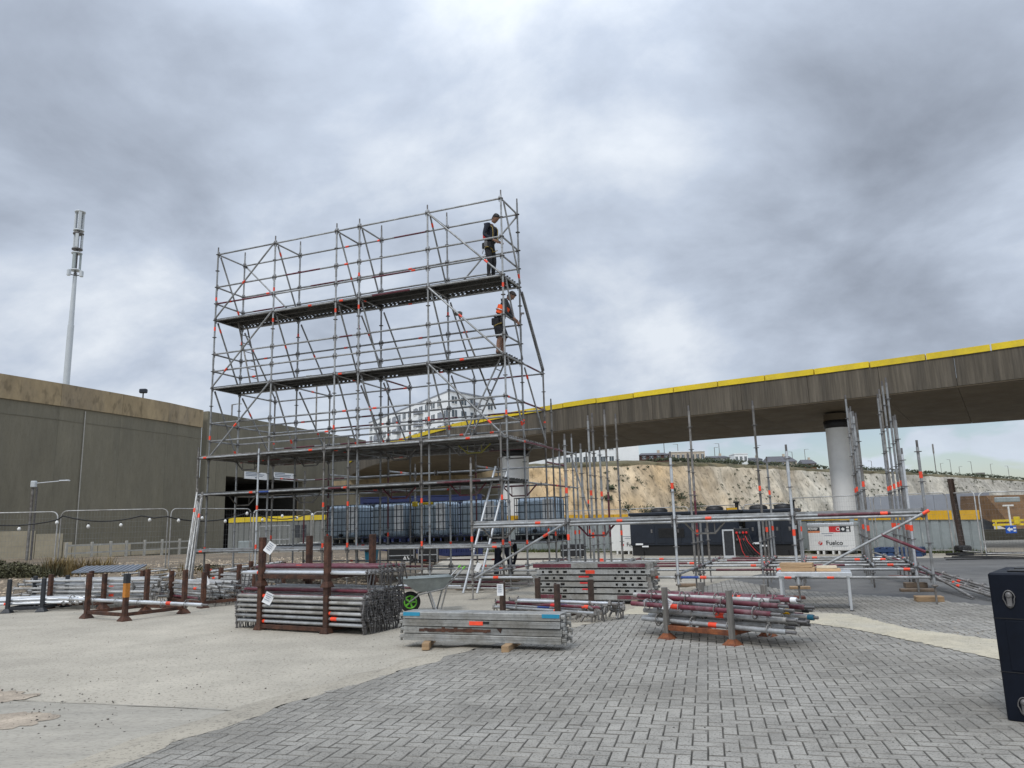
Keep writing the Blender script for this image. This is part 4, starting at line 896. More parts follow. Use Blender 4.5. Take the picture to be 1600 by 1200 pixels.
# ------------------------------------------------------------------ generators, tanks, container
def generator(label, a, b, dep, h):
    L = hypot(b[0] - a[0], b[1] - a[1]); t = thing('generator', label, 'generator', (a[0], a[1], 0), atan2(b[1] - a[1], b[0] - a[0]), 'dark generators in front of the hoarding')
    mb = MB(); mb.bx(0, L, 0, dep, .42, h - .14, 0, .03); build('body', mb, NAVY2, t)
    mb = MB(); mb.bx(.05, L - .05, .06, dep - .06, .0, .415); mb.bx(.3, .6, -.01, .06, .02, .2); mb.bx(L - .6, L - .3, -.01, .06, .02, .2); build('skid', mb, BLACK, t)
    mb = MB(); mb.bx(-.04, L + .04, -.04, dep + .04, h - .137, h, 0, .03); build('lid', mb, NAVY2, t)
    n = 4
    for k in range(n):
        x0, x1 = L * k / n + .05, L * (k + 1) / n - .05; mb = MB(); mb.bx(x0, x1, -.018, -.002, .52, h - .24, 0, .006)
        d = build('door', mb, NAVY2, t); mb = MB(); mb.bx(x1 - .16, x1 - .08, -.045, -.019, .95, 1.1, 0, .008); build('latch', mb, STEELD, d)
    mb = MB(); mb.bx(L * .28, L * .52, -.03, -.019, .75, 1.15)
    for q in range(7): mb.bx(L * .28, L * .52, -.045, -.03, .78 + q * .05, .80 + q * .05)
    build('louvre', mb, BLACK, t)
    for x in (L * .22, L * .74):
        mb = MB(); mb.lathe([(.36, h + .0), (.36, h + .10), (.28, h + .17), (.1, h + .19)], 16); build('roof_vent', mb, BLACK, t, (x, dep * .5, 0))
    mb = MB(); mb.tube((L * .95, dep * .4, h), (L * .95, dep * .4, h + .32), .07, 10); mb.bx(L * .95 - .1, L * .95 + .1, dep * .4 - .1, dep * .4 + .1, h + .27, h + .34); build('exhaust', mb, BLACK, t)
    for (x, z, w, hh) in ((.12, h - .42, .12, .16), (.25, .45, .34, .07), (.55, .36, .3, .06)): mb = MB(); mb.bx(x, x + w, -.026, -.02, z, z + hh); build('sticker', mb, PAPER, t)
    mb = MB(); mb.bx(L + .003, L + .012, dep * .3, dep * .8, .6, h - .4); build('end_grille', mb, BLACK, t); mb = MB(); mb.bx(L + .004, L + .03, dep * .06, dep * .22, 1.0, 1.15); build('end_box', mb, ALU, t)
generator('long dark navy generator left of the gap, right of the small white tank', (4.97, 33.6), (8.94, 30.9), 1.7, 1.82)
generator('shorter dark navy generator between the gap and the large white fuel tank', (9.15, 30.75), (10.75, 29.75), 1.3, 1.80)
p = at_depth(1180, 850, 29.6); t = thing('fence_post', 'pale grey box section post standing in the gap between the two generators', 'post', (p.x - .35, 31.2, 0))
mb = MB(); mb.bx(-.16, .16, -.08, .08, 0, 1.75, 0, .01); build('upright', mb, HOARD, t); mb = MB(); mb.bx(-.2, .2, -.1, .1, 1.753, 1.9); build('cap', mb, YEL2, t)
def fuel_tank(label, a, b, dep, h, full=True):
    L = hypot(b[0] - a[0], b[1] - a[1]); t = thing('fuel_tank', label, 'fuel tank', (a[0], a[1], 0), atan2(b[1] - a[1], b[0] - a[0]))
    mb = MB(); mb.bx(0, L, 0, dep, .14, h - .12, 0, .02); build('body', mb, WHITE, t)
    mb = MB(); mb.bx(-.02, L + .02, -.02, dep + .02, h - .117, h, 0, .02); build('lid', mb, ALU, t)
    for x in (.28, .5, .85, 1.07):
        if x < L: mb = MB(); mb.bx(x, x + .07, -.01, dep, 0, .137); build('skid_foot', mb, WHITE, t)
    o = ob('lettering', text_mesh('Fuelco', .235, DARKPOST, depth=.004, bold=.003), t, (L * .56, -.006, .36), (pi / 2, 0, 0))
    mb = MB(); mb.lathe([(.075, 0), (.075, .008)], 18, 0); lg = build('logo_disc', mb, REDP, t, (L * .56 - .52, -.002, .43), (pi / 2, 0, 0))
    mb = MB(); mb.box((0, 0, .010), (.16, .022, .006), 0, 0, Matrix.Rotation(.8, 4, 'Z')); mb.box((0.03, 0.035, .010), (.09, .022, .006), 0, 0, Matrix.Rotation(.8, 4, 'Z')); build('logo_stripe', mb, WHITE, lg)
    mb = MB(); mb.bx(L * .50, L * .84, -.004, -.001, .302, .318); build('strap_line', mb, SEAW, t)
    mb = MB(); mb.bx(L * .30, L * .55, -.004, -.001, .78, .80); mb.bx(L * .36, L * .52, -.004, -.001, .70, .72); build('small_print', mb, INK, t)
    if full:
        mb = MB(); mb.bx(0, L * .27, -.005, -.001, .90, 1.04); build('black_panel', mb, DARKPOST, t)
        ob('lettering', text_mesh('POWER', .11, WHITE, depth=.003, bold=.004), t, (L * .12, -.008, .935), (pi / 2, 0, 0))
        mb = MB(); mb.bx(0, L * .27, -.005, -.001, .83, .897); build('orange_panel', mb, mat('orange_print', (.7, .22, .08), .5), t)
        mb = MB(); mb.bx(L * .47, L * .70, -.005, -.001, .84, 1.06); build('red_panel', mb, REDP, t)
        mb = MB(); mb.bx(L * .702, L * .93, -.005, -.001, .84, 1.06); build('black_panel', mb, DARKPOST, t)
        mb = MB(); mb.path([(L * .665 + .062 * cos(q), -.008, .955 + .062 * sin(q)) for q in [2 * pi * k / 14 for k in range(14)]], .014, 4, close=True); build('ring_symbol', mb, WHITE, t)
        mb = MB(); mb.add([(L * .77, -.008, .955 + .07), (L * .77 + .07, -.008, .955), (L * .77, -.008, .955 - .07), (L * .77 - .07, -.008, .955)], [(3, 2, 1, 0)]); build('diamond_symbol', mb, WHITE, t)
        mb = MB(); mb.bx(L * .84, L * .90, -.008, -.006, .98, 1.045); mb.bx(L * .84, L * .90, -.008, -.006, .855, .94); build('square_symbols', mb, WHITE, t)
    return t
fuel_tank('large white steel fuel tank with red and black labels, right of the generators', (11.55, 30.55), (12.95, 29.55), .9, 1.19)
fuel_tank('white fuel tank half hidden behind the left end of the long generator', (4.35, 35.6), (6.0, 34.5), 1.2, 1.5, False)
p = ground_at(1333, 865); t = thing('gate_frame', 'grey steel box frame beside the large white fuel tank', 'frame', (p.x, p.y, 0), -.6)
for x in (0, .42): mb = MB(); mb.bx(x, x + .16, 0, .12, 0, 1.33, 0, .01); build('upright', mb, HOARD if x == 0 else WHITE, t)
mb = MB(); mb.bx(.163, .417, .02, .1, 1.15, 1.25); mb.bx(.163, .417, .02, .1, .2, .3); build('crosspiece', mb, HOARD, t)
# power distribution cabinet with its leads
p = ground_at(1132, 871); t = thing('power_cabinet', 'dark power distribution cabinet with an open framed door before the long generator', 'cabinet', (p.x, p.y, 0), -.25)
mb = MB(); mb.bx(.42, 1.0, 0, .4, .05, 1.08, 0, .015); build('body', mb, BLACK, t)
mb = MB(); mb.bx(0, .40, -.05, -.01, .04, 1.02); build('door', mb, DARKPOST, t)
mb = MB()
for x0, x1, z0, z1 in ((-.02, .035, 0, 1.06), (.365, .415, 0, 1.06), (.035, .365, 1.0, 1.06), (.035, .365, 0, .07)): mb.bx(x0, x1, -.075, -.051, z0, z1)
build('door_frame', mb, ALU, t)
for k in range(8): mb = MB(); mb.lathe([(.05, 0), (.05, .06), (.03, .09)], 10); build('socket', mb, REDP if k % 3 != 1 else STEELD, t, (.52 + .12 * (k % 4), -.003, .92 - .26 * (k // 4)), (pi / 2, 0, 0))
for k in range(7):
    x = .55 + .07 * k; pts = [(x, -.06, .85 - .05 * (k % 3)), (x + .06, -.22, .6), (x + .12 + .05 * k, -.3, .25), (x + .22 + .08 * k, -.35, .04), (x + .55 + .05 * k, -.2 - .04 * k, .03)]
    mb = MB(); mb.path(pts, .016, 5); build('power_lead', mb, BLACK if k % 4 else bpy.data.materials['red_webbing'], t)
# blue container behind the caged tanks
a = at_depth(563, 780, 38.0); t = thing('shipping_container', 'dark blue steel shipping container behind the row of caged water tanks', 'container', (a.x, 38.0, 0), -.02)
zt = at_depth(600, 778, 38).z; L, dp = 6.05, 2.4
mb = MB(); prof = []
x = .1
while x < L - .25: prof += [(x, .03), (x + .07, .03), (x + .11, .075), (x + .20, .075)]; x += .24
vs = [(q[0], q[1], z) for z in (.2, zt - .22) for q in prof]; k = len(prof); mb.add(vs, [(i, i + 1, k + i + 1, k + i) for i in range(k - 1)])
mb.bx(.1, L - .1, .08, dp - .02, .2, zt - .1); build('corrugated_side', mb, BLUEC, t)
mb = MB(); mb.bx(0, L, 0, .1, zt - .22, zt - .02); mb.bx(0, L, 0, .1, .05, .2); build('side_rail', mb, BLUEC, t)
for x in (0, L - .14): mb = MB(); mb.bx(x - .005, x + .145, -.012, .14, 0, zt, 0, .01); build('corner_post', mb, BLUEC, t)
mb = MB(); mb.bx(-.01, L + .01, -.01, dp, zt + .003, zt + .06); build('roof', mb, BLUEC, t)
# flight cases and bin
p = ground_at(640, 884); t0 = p.y
for k, (px0, px1, lab) in enumerate([(609, 650, 'black flight case lettered AV behind the scaffold under the caged tanks'), (652, 684, 'black flight case right of the lettered one, under the caged tanks')]):
    a, b = ground_at(px0, 884), ground_at(px1, 883); w = b.x - a.x - .05
    t = thing('flight_case', lab, 'flight case', (a.x, 30.4, 0)); mb = MB(); mb.bx(0, w, 0, .7, .1, .68, 0, .02); build('body', mb, BLACK, t)
    mb = MB()
    for x in (0, w): mb.bx(x - .012, x + .012, -.012, .01, .1, .68)
    mb.bx(0, w, -.012, .01, .38, .41); build('edge_trim', mb, ALU, t)
    if k == 0: ob('lettering', text_mesh('AV', .26, WHITE, depth=.003, bold=.005), t, (w * .72, -.012, .18), (pi / 2, 0, 0)); mb = MB(); mb.bx(w * .6, w * .84, -.014, -.011, .13, .155); build('underline', mb, WHITE, t)
    for x in (.1, w - .1): mb = MB(); mb.lathe([(.05, -.02), (.05, .02)], 10); build('caster', mb, RUBBER, t, (x, .1, .05), (0, pi / 2, 0))
a = ground_at(896, 874); t = thing('flight_case', 'small black case on the ground seen between scaffold poles left of the white tank', 'flight case', (a.x - .45, 32.5, 0)); mb = MB(); mb.bx(0, .98, 0, .6, .08, .58, 0, .02); build('body', mb, BLACK, t)
for x in (.1, .88): mb = MB(); mb.lathe([(.05, -.02), (.05, .02)], 10); build('caster', mb, RUBBER, t, (x, .1, .05), (0, pi / 2, 0))
mb = MB(); mb.bx(0, .98, -.012, -.002, .34, .37); build('edge_trim', mb, ALU, t)
a = ground_at(599, 884); t = thing('wheelie_bin', 'small teal fronted bin with dark lid behind the scaffold, left of the black cases', 'bin', (a.x, a.y - 2.5, 0))
mb = MB(); mb.add([(-.17, -.17, .04), (.17, -.17, .04), (.17, .17, .04), (-.17, .17, .04), (-.22, -.24, .74), (.22, -.24, .74), (.22, .22, .74), (-.22, .22, .74)], [(3, 2, 1, 0), (4, 5, 6, 7), (0, 1, 5, 4), (1, 2, 6, 5), (2, 3, 7, 6), (3, 0, 4, 7)]); build('body', mb, TEAL, t)
mb = MB(); mb.bx(-.24, .24, -.27, .25, .742, .80, 0, .02); mb.bx(-.2, .2, -.28, -.2, .64, .72, 0, .01); build('lid', mb, BLACK, t)
for s in (-1, 1): mb = MB(); mb.lathe([(.08, -.02), (.08, .02)], 12); build('wheel', mb, RUBBER, t, (s * .19, .17, .08), (0, pi / 2, 0))
mb = MB(); mb.bx(-.05, .05, -.205, -.18, .22, .3); build('label_patch', mb, PAPER, t)
a = ground_at(1398, 868); t = thing('pallet_stack', 'low stack of dark blue plastic pallets by the hoarding behind the rightmost poles', 'pallets', (a.x - .9, a.y - .4, 0), -.6)
for k in range(2):
    mb = MB(); z = k * .16
    for y in (0, .5, 1.0): mb.bx(0, 1.5, y, y + .12, z, z + .1)
    for x in range(7): mb.bx(x * .22, x * .22 + .16, 0, 1.12, z + .102, z + .14)
    build('pallet', mb, mat('blue_plastic', (.02, .05, .13), .5) if k == 0 else bpy.data.materials['blue_plastic'], t)

# ------------------------------------------------------------------ festoon lights along the left fence
t = thing('festoon_lights', 'string of small white festoon bulbs hung along the left mesh fence', 'lights')
knots = [(-80, 806, 22.4), (88, 813, 23.2), (100, 806, 23.2), (222, 806, 23.7), (262, 807, 23.9), (391, 800, 26.2), (400, 803, 26.3), (487, 800, 29)]
mb = MB(); bulbs = []
for (a, b, c), (d, e_, f) in zip(knots, knots[1:]):
    A, Bq = at_depth(a, b, c), at_depth(d, e_, f); n = max(2, int((Bq - A).length / .25)); sag = .075 * (Bq - A).length
    pts = [A.lerp(Bq, k / n) - Vector((0, .05, sag * 4 * (k / n) * (1 - k / n))) for k in range(n + 1)]; mb.path(pts, .02, 5)
build('cable', mb, BLACK, t)
for px, py, d in [(30, 825, 22.8), (89, 815, 23.1), (138, 821, 23.3), (189, 819, 23.5), (234, 811, 23.7), (279, 812, 24.1), (316, 808, 24.8), (352, 813, 25.4), (386, 801, 26.0), (441, 805, 27.4), (410, 811, 26.8), (464, 808, 28.3), (488, 803, 29)]:
    q = at_depth(px, py, d - .08); mb = MB(); mb.lathe([(.02, .07), (.02, .03)], 8); h_ = build('lamp_holder', mb, BLACK, t, q)
    mb = MB(); mb.lathe([(.02, .03), (.045, -.01), (.05, -.04), (.03, -.08), (.005, -.09)], 10); build('bulb', mb, WHITE, t, q)
# ------------------------------------------------------------------ scaffold kit
TH = 0.3821; SO = (-8.5129, 21.0547); Z0 = 0.088
TUBE = 0.0242
_tape_me = MB().tube((-.055, 0, 0), (.055, 0, 0), TUBE + .0035, 10).mesh('tape_band', TAPE)
_tape_me2 = MB().tube((-.03, 0, 0), (.03, 0, 0), TUBE + .003, 10).mesh('tape_band', TAPE)
def tape(parent, x, vertical=False, small=False):
    return ob('tape_band', _tape_me2 if small else _tape_me, parent, (0, 0, x) if vertical else (x, 0, 0), (0, pi / 2, 0) if vertical else (0, 0, 0))
_led = {}
def ledger_mesh(L, var=0, heads=True, n=9):
    key = (round(L, 2), var, heads)
    if key in _led: return _led[key]
    mb = MB(); a, b = .05, L - .05
    seg = {0: [(a, b, 0)], 1: [(a, L * .2, 0), (L * .2, L * .75, 1), (L * .75, b, 0)], 2: [(a, L * .18, 2), (L * .18, b, 0)], 3: [(a, b, 1)], 4: [(a, b, 3)], 5: [(a, b, 5)]}[var]
    for x0, x1, m in seg: mb.tube((x0, 0, 0), (x1, 0, 0), TUBE, n, m)
    if heads:
        for x, s in ((.0, 1), (L, -1)):
            mb.bx(min(x + s * .026, x + s * .075), max(x + s * .026, x + s * .075), -.017, .017, -.035, .035, 4, .006)
            mb.bx(x + s * .046 - .008, x + s * .046 + .008, -.004, .004, -.085, .075, 4)
    _led[key] = mb.mesh('ledger', [GALV, BURG, BLUEP, GALV_NEW, STEELD, GALV_RACK]); return _led[key]
_std = {}
def standard_mesh(H, var=0, open_rings=False, first=.5, spig=True, TUBE=TUBE, RS=1.0):
    key = (round(H, 2), var, open_rings, first, spig, TUBE)
    if key in _std: return _std[key]
    mb = MB(); m = {0: 0, 1: 1, 2: 3, 3: 5, 4: 5, 5: 6}[var]
    if var == 4:
        m = 5
        for a_, b_, q_ in ((0, .22, 5), (.22, .5, 1), (.5, 1, 5)): mb.tube((0, 0, H * a_), (0, 0, H * b_), TUBE, 10, q_)
    else: mb.tube((0, 0, 0), (0, 0, H), TUBE, 10, m)
    z = first
    while z < H - .05:
        if open_rings:
            pts = [(.058 * RS * cos(2 * pi * j / 14), .058 * RS * sin(2 * pi * j / 14), z) for j in range(14)]; mb.path(pts, .0065, 5, 5, close=True)
            for j in range(4): q = pi / 4 + j * pi / 2; mb.tube((.02 * cos(q), .02 * sin(q), z), (.057 * RS * cos(q), .057 * RS * sin(q), z), .006, 4, 5)
            mb.tube((0, 0, z - .02), (0, 0, z + .02), TUBE + .003, 10, m)
        else:
            mb.lathe([(.026, z - .008), (.06, z - .005), (.06, z + .005), (.026, z + .008)], 10, 4)
        z += .5
    z = 2.0
    while z < H - .3: mb.tube((0, 0, z - .12), (0, 0, z + .1), TUBE + .004, 10, m); z += 2.0
    if spig: mb.tube((0, 0, H - .001), (0, 0, H + .12), .019, 8, 4)
    _std[key] = mb.mesh('standard', [GALV, BURG, BLUEP, GALV_NEW, STEELD, GALV_OLD, GALV_RACK]); return _std[key]
def jack_mesh(h):
    mb = MB(); mb.bx(-.075, .075, -.075, .075, 0, .008, 0); mb.tube((0, 0, .008), (0, 0, h), .017, 8, 0)
    mb.lathe([(.022, h - .05), (.05, h - .04), (.05, h - .02), (.022, h - .01)], 8, 0); return mb.mesh('base_jack', GALV_OLD)
JACK = jack_mesh(.34)
_plk = {}
def plank_mesh(L, Wd=.32, H=.07, holes=True, m=GALV, ends=True, key2=0):
    key = (round(L, 2), Wd, H, holes, m.name, key2)
    if key in _plk: return _plk[key]
    mb = MB(); w = Wd / 2
    def strip_xy(y0, y1, z): mb.add([(0, y0, z), (L, y0, z), (L, y1, z), (0, y1, z)], [(0, 1, 2, 3)])
    if holes:
        e = w - .045
        strip_xy(-w, -e - .015, 0); strip_xy(-e + .015, e - .015, 0); strip_xy(e + .015, w, 0)
        for yc in (-e, e):
            x = 0; k = 0
            while x < L - 1e-4:
                x1 = min(L, x + .085); mb.add([(x, yc - .015, 0), (x1, yc - .015, 0), (x1, yc + .015, 0), (x, yc + .015, 0)], [(0, 1, 2, 3)]); x = x1 + .05
    else: strip_xy(-w, w, 0)
    for s in (-1, 1):
        y = s * w
        def fl(x0, x1, z0, z1):
            f = [(x0, y, z0), (x1, y, z0), (x1, y, z1), (x0, y, z1)]; mb.add(f, [(0, 1, 2, 3) if s < 0 else (3, 2, 1, 0)])
        if holes:
            zh0, zh1 = (-.048, -.018) if H < .08 else (-.066, -.022)
            fl(0, L, zh1, 0); fl(0, L, -H, zh0); x = 0.0; pat = [.10, .035, .09, .055, .09, .035, .08, .055, .09, .035] if H < .08 else [.11, .045, .085, .08, .085, .045, .085, .08, .085, .045]; k = 0
            while x < L - 1e-4:
                big = (x < L * .30 or x > L * .66)
                wd = pat[k % 10] if big else L * .36
                x1 = min(L, x + (wd if (k % 2 == 0 or not big) else 0)); 
                if k % 2 == 0 or not big: fl(x, x1, zh0, zh1); x = x1
                else: x = min(L, x + wd)
                k += 1
                if not big: k = 0
        else: fl(0, L, -H, 0)
        mb.add([(0, y, -H), (L, y, -H), (L, y - s * .03, -H), (0, y - s * .03, -H)], [(0, 1, 2, 3) if s > 0 else (3, 2, 1, 0)])
    for x, s in ((0, -1), (L, 1)):
        mb.add([(x, -w, -H), (x, w, -H), (x, w, 0), (x, -w, 0)], [(0, 1, 2, 3)])
        if ends:
            for y in (-w * .6, w * .6): mb.bx(min(x, x + s * .05), max(x, x + s * .05), y - .02, y + .02, -.03, .012, 0, .006)
    _plk[key] = mb.mesh('deck_plank', m); return _plk[key]
def ladder_parts(t, a, b, side, width, rung=.28, m=ALU, mr_=GALV, r=.022):
    """rails from a to b (local), side = unit vector across"""
    a, b, side = Vector(a), Vector(b), Vector(side).normalized(); L = (b - a).length; d = (b - a) / L
    for s in (-1, 1): mb = MB(); mb.beam(a + side * s * width / 2, b + side * s * width / 2, .03, .06) if r > .03 else mb.tube(a + side * s * width / 2, b + side * s * width / 2, r, 8); build('rail', mb, m, t)
    me = None; k = rung
    while k < L - .1:
        p = a + d * k
        if me is None: me = MB().tube((-width / 2, 0, 0), (width / 2, 0, 0), .013, 6).mesh('rung', mr_)
        ob('rung', me, t, p, align((0, 0, 0), side)); k += rung

tower = thing('scaffold_tower', 'tall galvanised scaffold tower with two dark walkways and a wide lower platform', 'scaffold', (SO[0], SO[1], 0), -TH)
BX = [0, 2.07, 4.14, 4.87, 6.94, 9.01]
RF, RR, RT_, RP = 0.0, 1.1085, 2.695, -0.39
def Z(c): return c + Z0
srng = random.Random(21)
def add_standard(par, t, n, top, var=0, base=.3, jack=True, tapes=(), first=None):
    f = (Z(.4) - base) % .5
    o = ob('standard', standard_mesh(top - base, var, False, round(f, 3)), par, (t, n, base))
    if jack: ob('base_jack', JACK, par, (t, n, 0.0))
    for z in tapes: tape(o, z - base, True)
    return o
def add_ledger(par, a, b, var=0, tapes=(), name='ledger'):
    a, b = Vector(a), Vector(b); L = (b - a).length
    o = ob(name, ledger_mesh(L, var), par, a, align(a, b))
    for f in tapes: tape(o, L * f)
    return o
def add_brace(par, a, b, var=0, tapes=(), name='diagonal_brace'):
    a, b = Vector(a), Vector(b); L = (b - a).length; key = ('br', round(L, 2), var)
    if key not in _led:
        mb = MB(); mb.tube((.06, 0, 0), (L - .06, 0, 0), TUBE * .98, 8, var)
        for x in (.06, L - .06): mb.bx(x - .05, x + .05, -.012, .012, -.03, .03, 4, .006)
        _led[key] = mb.mesh('diagonal_brace', [GALV, BURG, BLUEP, GALV_NEW, STEELD])
    o = ob(name, _led[key], par, a, align(a, b))
    for f in tapes: tape(o, L * f)
    return o
for k, t in enumerate(BX):
    add_standard(tower, t, RF, Z(9.4) + .10, 0, tapes=[z for z in (Z(8.05), Z(4.05) - .05, Z(7.15), Z(.95)) if srng.random() < .72])
    add_standard(tower, t, RR, Z(9.4) + .32, 0, tapes=[z for z in (Z(6.95), Z(3.9), Z(.95)) if srng.random() < .7])
    add_standard(tower, t, RT_, Z(5.4) + .05, 4 if k in (1, 2, 4) else 3, tapes=[z for z in (Z(4.1), Z(1.2)) if srng.random() < .7])
    add_standard(tower, t, RP, Z(3.4) + (.18 if k != 1 else .14), 3 if k != 1 else 2, tapes=[z for z in (Z(2.0), Z(1.0)) if srng.random() < .6])
    if k not in (3,): add_standard(tower, t, 4.28, Z(3.2) + .3 * (k % 2), 0 if k % 2 else 4, tapes=[z for z in (Z(2.6), Z(1.0)) if srng.random() < .5])
def vary(): 
    x = srng.random(); return 1 if x < .10 else (3 if x < .13 else 0)
def tapesome(p=.3): return [srng.choice((.12, .25, .45, .6, .8, .9))] if srng.random() < p else []
for a, b in zip(BX, BX[1:]):
    for z in (9.4, 8.4, 7.9, 7.4, 6.4, 5.9, 5.4, 4.4, 3.9, 3.4, .4): add_ledger(tower, (a, RF, Z(z)), (b, RF, Z(z)), vary() if z < 9 else 0, tapesome(.22))
    for z in (9.4, 8.4, 7.9, 7.4, 6.4, 5.9, 5.4, 4.4, 3.9, 3.4, 2.4, .4): add_ledger(tower, (a, RR, Z(z)), (b, RR, Z(z)), vary(), tapesome(.22))
    for z in (5.4, 4.4, 3.9, 3.4, 2.4, .9): add_ledger(tower, (a, RT_, Z(z)), (b, RT_, Z(z)), vary() or (1 if srng.random() < .25 else 0), tapesome(.3))
    for z in (3.4, 2.4, .9): add_ledger(tower, (a, RP, Z(z)), (b, RP, Z(z)), 2 if (z == 2.4 and a == 2.07) else vary(), tapesome(.55))
    for z in (3.0, .9, .4): add_ledger(tower, (a, 4.28, Z(z)), (b, 4.28, Z(z)), vary() or (1 if srng.random() < .3 else 0), tapesome(.3))
for k, t in enumerate(BX):
    end = k in (0, 5)
    for z in ([9.4, 8.4, 7.9, 7.4, 6.4, 5.9, 5.4, 4.4, 3.9, 3.4] if end else [9.4, 7.4, 5.4, 3.4]): add_ledger(tower, (t, RF, Z(z)), (t, RR, Z(z)), 0, tapesome(.12), 'transom')
    for z in ([5.4, 4.4, 3.4, 2.4, .4] if end else [5.4, 3.4, 2.4]): add_ledger(tower, (t, RR, Z(z)), (t, RT_, Z(z)), vary(), tapesome(.2), 'transom')
    for z in (3.4, 2.4, .9): add_ledger(tower, (t, RP, Z(z)), (t, RF, Z(z)), 0, (), 'transom')
    if k != 3:
        for z in (3.0, .9): add_ledger(tower, (t, RT_, Z(z)), (t, 4.28, Z(z)), vary(), tapesome(.3), 'transom')
    for z in (7.4, 5.4, 3.4): add_brace(tower, (t + .05, RF + .05, Z(z + 2) - .06), (t + .05, RR - .05, Z(z) + .06), 1 if srng.random() < .15 else 0, tapesome(.75))
    for z in (5.4, 3.4): add_brace(tower, (t + .05, RR + .05, Z(z + 2) - .1), (t + .05, RT_ - .05, Z(z) + .06), 1 if srng.random() < .2 else 0, tapesome(.7))
for z in (7.4, 5.4, 3.4):
    add_brace(tower, (0, RF - .05, Z(z)), (2.07, RF - .05, Z(z + 2)), 0, [.5] if z == 7.4 else tapesome(.6))
    add_brace(tower, (6.94, RF - .05, Z(z + 2)), (9.01, RF - .05, Z(z)), 0, [.8] if z == 7.4 else tapesome(.8))
add_brace(tower, (0, RR + .05, Z(9.4)), (2.07, RR + .05, Z(7.4)), 0)
add_brace(tower, (6.94, RR + .05, Z(7.4)), (9.01, RR + .05, Z(9.4)), 0)
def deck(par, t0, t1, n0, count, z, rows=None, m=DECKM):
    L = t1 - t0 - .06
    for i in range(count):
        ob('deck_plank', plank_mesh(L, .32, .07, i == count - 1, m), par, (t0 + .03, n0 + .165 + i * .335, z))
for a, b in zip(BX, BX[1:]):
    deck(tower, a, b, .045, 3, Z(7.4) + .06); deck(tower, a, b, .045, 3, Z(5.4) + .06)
    deck(tower, a, b, RP + .02, 9, Z(3.4) + .06, m=GALV_OLD)
    deck(tower, a, b, RP + .02, 5, Z(2.4) + .06)
    deck(tower, a, b, RP - .02, 2, Z(.9) + .06, m=GALV)
    deck(tower, a, b, 2.85, 5, Z(.9) + .06)
def truss(par, t, n, z, m=GALV_OLD, w=.95, hh=.27):
    mb = MB(); mb.path([(0, 0, 0), (w * .28, 0, -hh), (w * .72, 0, -hh), (w, 0, 0)], .02, 6); mb.tube((w * .28, 0, -hh), (w * .28, 0, -.02), .012, 5); mb.tube((w * .72, 0, -hh), (w * .72, 0, -.02), .012, 5)
    build('truss_ledger', mb, m, par, (t, n, z))
for t, n in ((.4, .6), (2.5, .6), (5.3, .6), (7.3, .4), (7.9, 2.2)): truss(tower, t, n, Z(3.4) - .03); truss(tower, t + .2, n - .4, Z(2.4) - .03, BURG if t > 5 else GALV_OLD)
YG = mat('yellow_green_steel', (.26, .235, .05), .5, 0, .2, 6)
truss(tower, 7.6, .3, Z(3.4) - .08, YG, .85, .2)
ladder_parts(tower, (.9, .72, Z(5.4) + .1), (.35, .72, Z(7.4) + .05), (0, 1, 0), .36, .27, GALV_OLD)
ladder_parts(tower, (7.7, .55, Z(3.4) + .1), (8.75, .55, Z(5.4) + .05), (0, 1, 0), .36, .27, GALV)
mb = MB(); mb.tube((0, 0, 0), (1.0, 0, -2.6), TUBE, 8); mb.bx(-.1, .1, -.06, .06, -.03, .06, 0, .02); build('swivel_tie', mb, GALV_OLD, tower, (7.35, .9, Z(6.85)))
add_brace(tower, (9.01, RR, Z(7.4)), (9.01, RT_, Z(5.4)), 0)

# ------------------------------------------------------------------ low base grid on the right
stage = thing('low_scaffold', 'low unfinished scaffold base with bare poles sticking up in front of the generators', 'scaffold', (SO[0], SO[1], 0), -TH)
CX = [9.03, 11.10, 13.17, 15.23, 17.30]; CM = [14.50, 16.56]
ROW = [-2.07, 0.0, 1.07, 2.14, 3.21, 4.28, 5.35]
ST = [(9.03, -2.07, 2.75, 0), (9.03, 3.21, 4.75, 1), (9.03, 3.75, 3.55, 0), (9.03, 4.28, 3.7, 0), (9.03, 4.95, 3.95, 0), (9.03, 5.35, 3.45, 0), (9.03, 6.42, 3.6, 1),
      (11.10, -2.07, 3.1, 0), (11.10, -1.0, 3.0, 0), (11.10, 0.0, 3.78, 1), (11.10, -.35, 3.68, 0), (11.10, .5, 3.05, 0), (11.10, 1.07, 4.0, 1), (11.10, 2.14, 4.03, 1),
      (13.17, -2.07, 2.62, 2), (13.17, 0, 2.75, 1), (13.17, .55, 3.85, 1), (13.17, 1.07, 1.45, 0), (13.17, 2.14, 1.45, 0),
      (14.50, 1.07, 3.92, 1), (14.50, 0, 1.45, 0), (14.50, 2.14, 1.45, 0), (14.50, 3.21, 1.45, 0), (14.50, 4.28, 2.9, 0),
      (15.23, -2.07, 2.62, 2), (15.23, 1.07, 1.4, 0), (15.23, 2.14, 1.4, 0),
      (16.56, 1.07, 3.48, 1), (16.56, 2.14, 3.65, 0), (16.56, 3.21, 3.9, 0), (16.56, 4.28, 4.0, 0), (16.56, 5.35, 4.5, 0),
      (17.30, -2.07, 2.56, 0), (17.25, 0, 2.6, 3), (17.30, .45, 1.4, 1), (17.30, 1.07, 3.38, 0), (17.30, 1.45, 3.4, 0), (17.30, 2.14, 4.35, 0), (17.30, 3.21, 4.45, 0), (17.30, 4.28, 4.42, 1), (17.30, 4.95, 4.4, 0)]
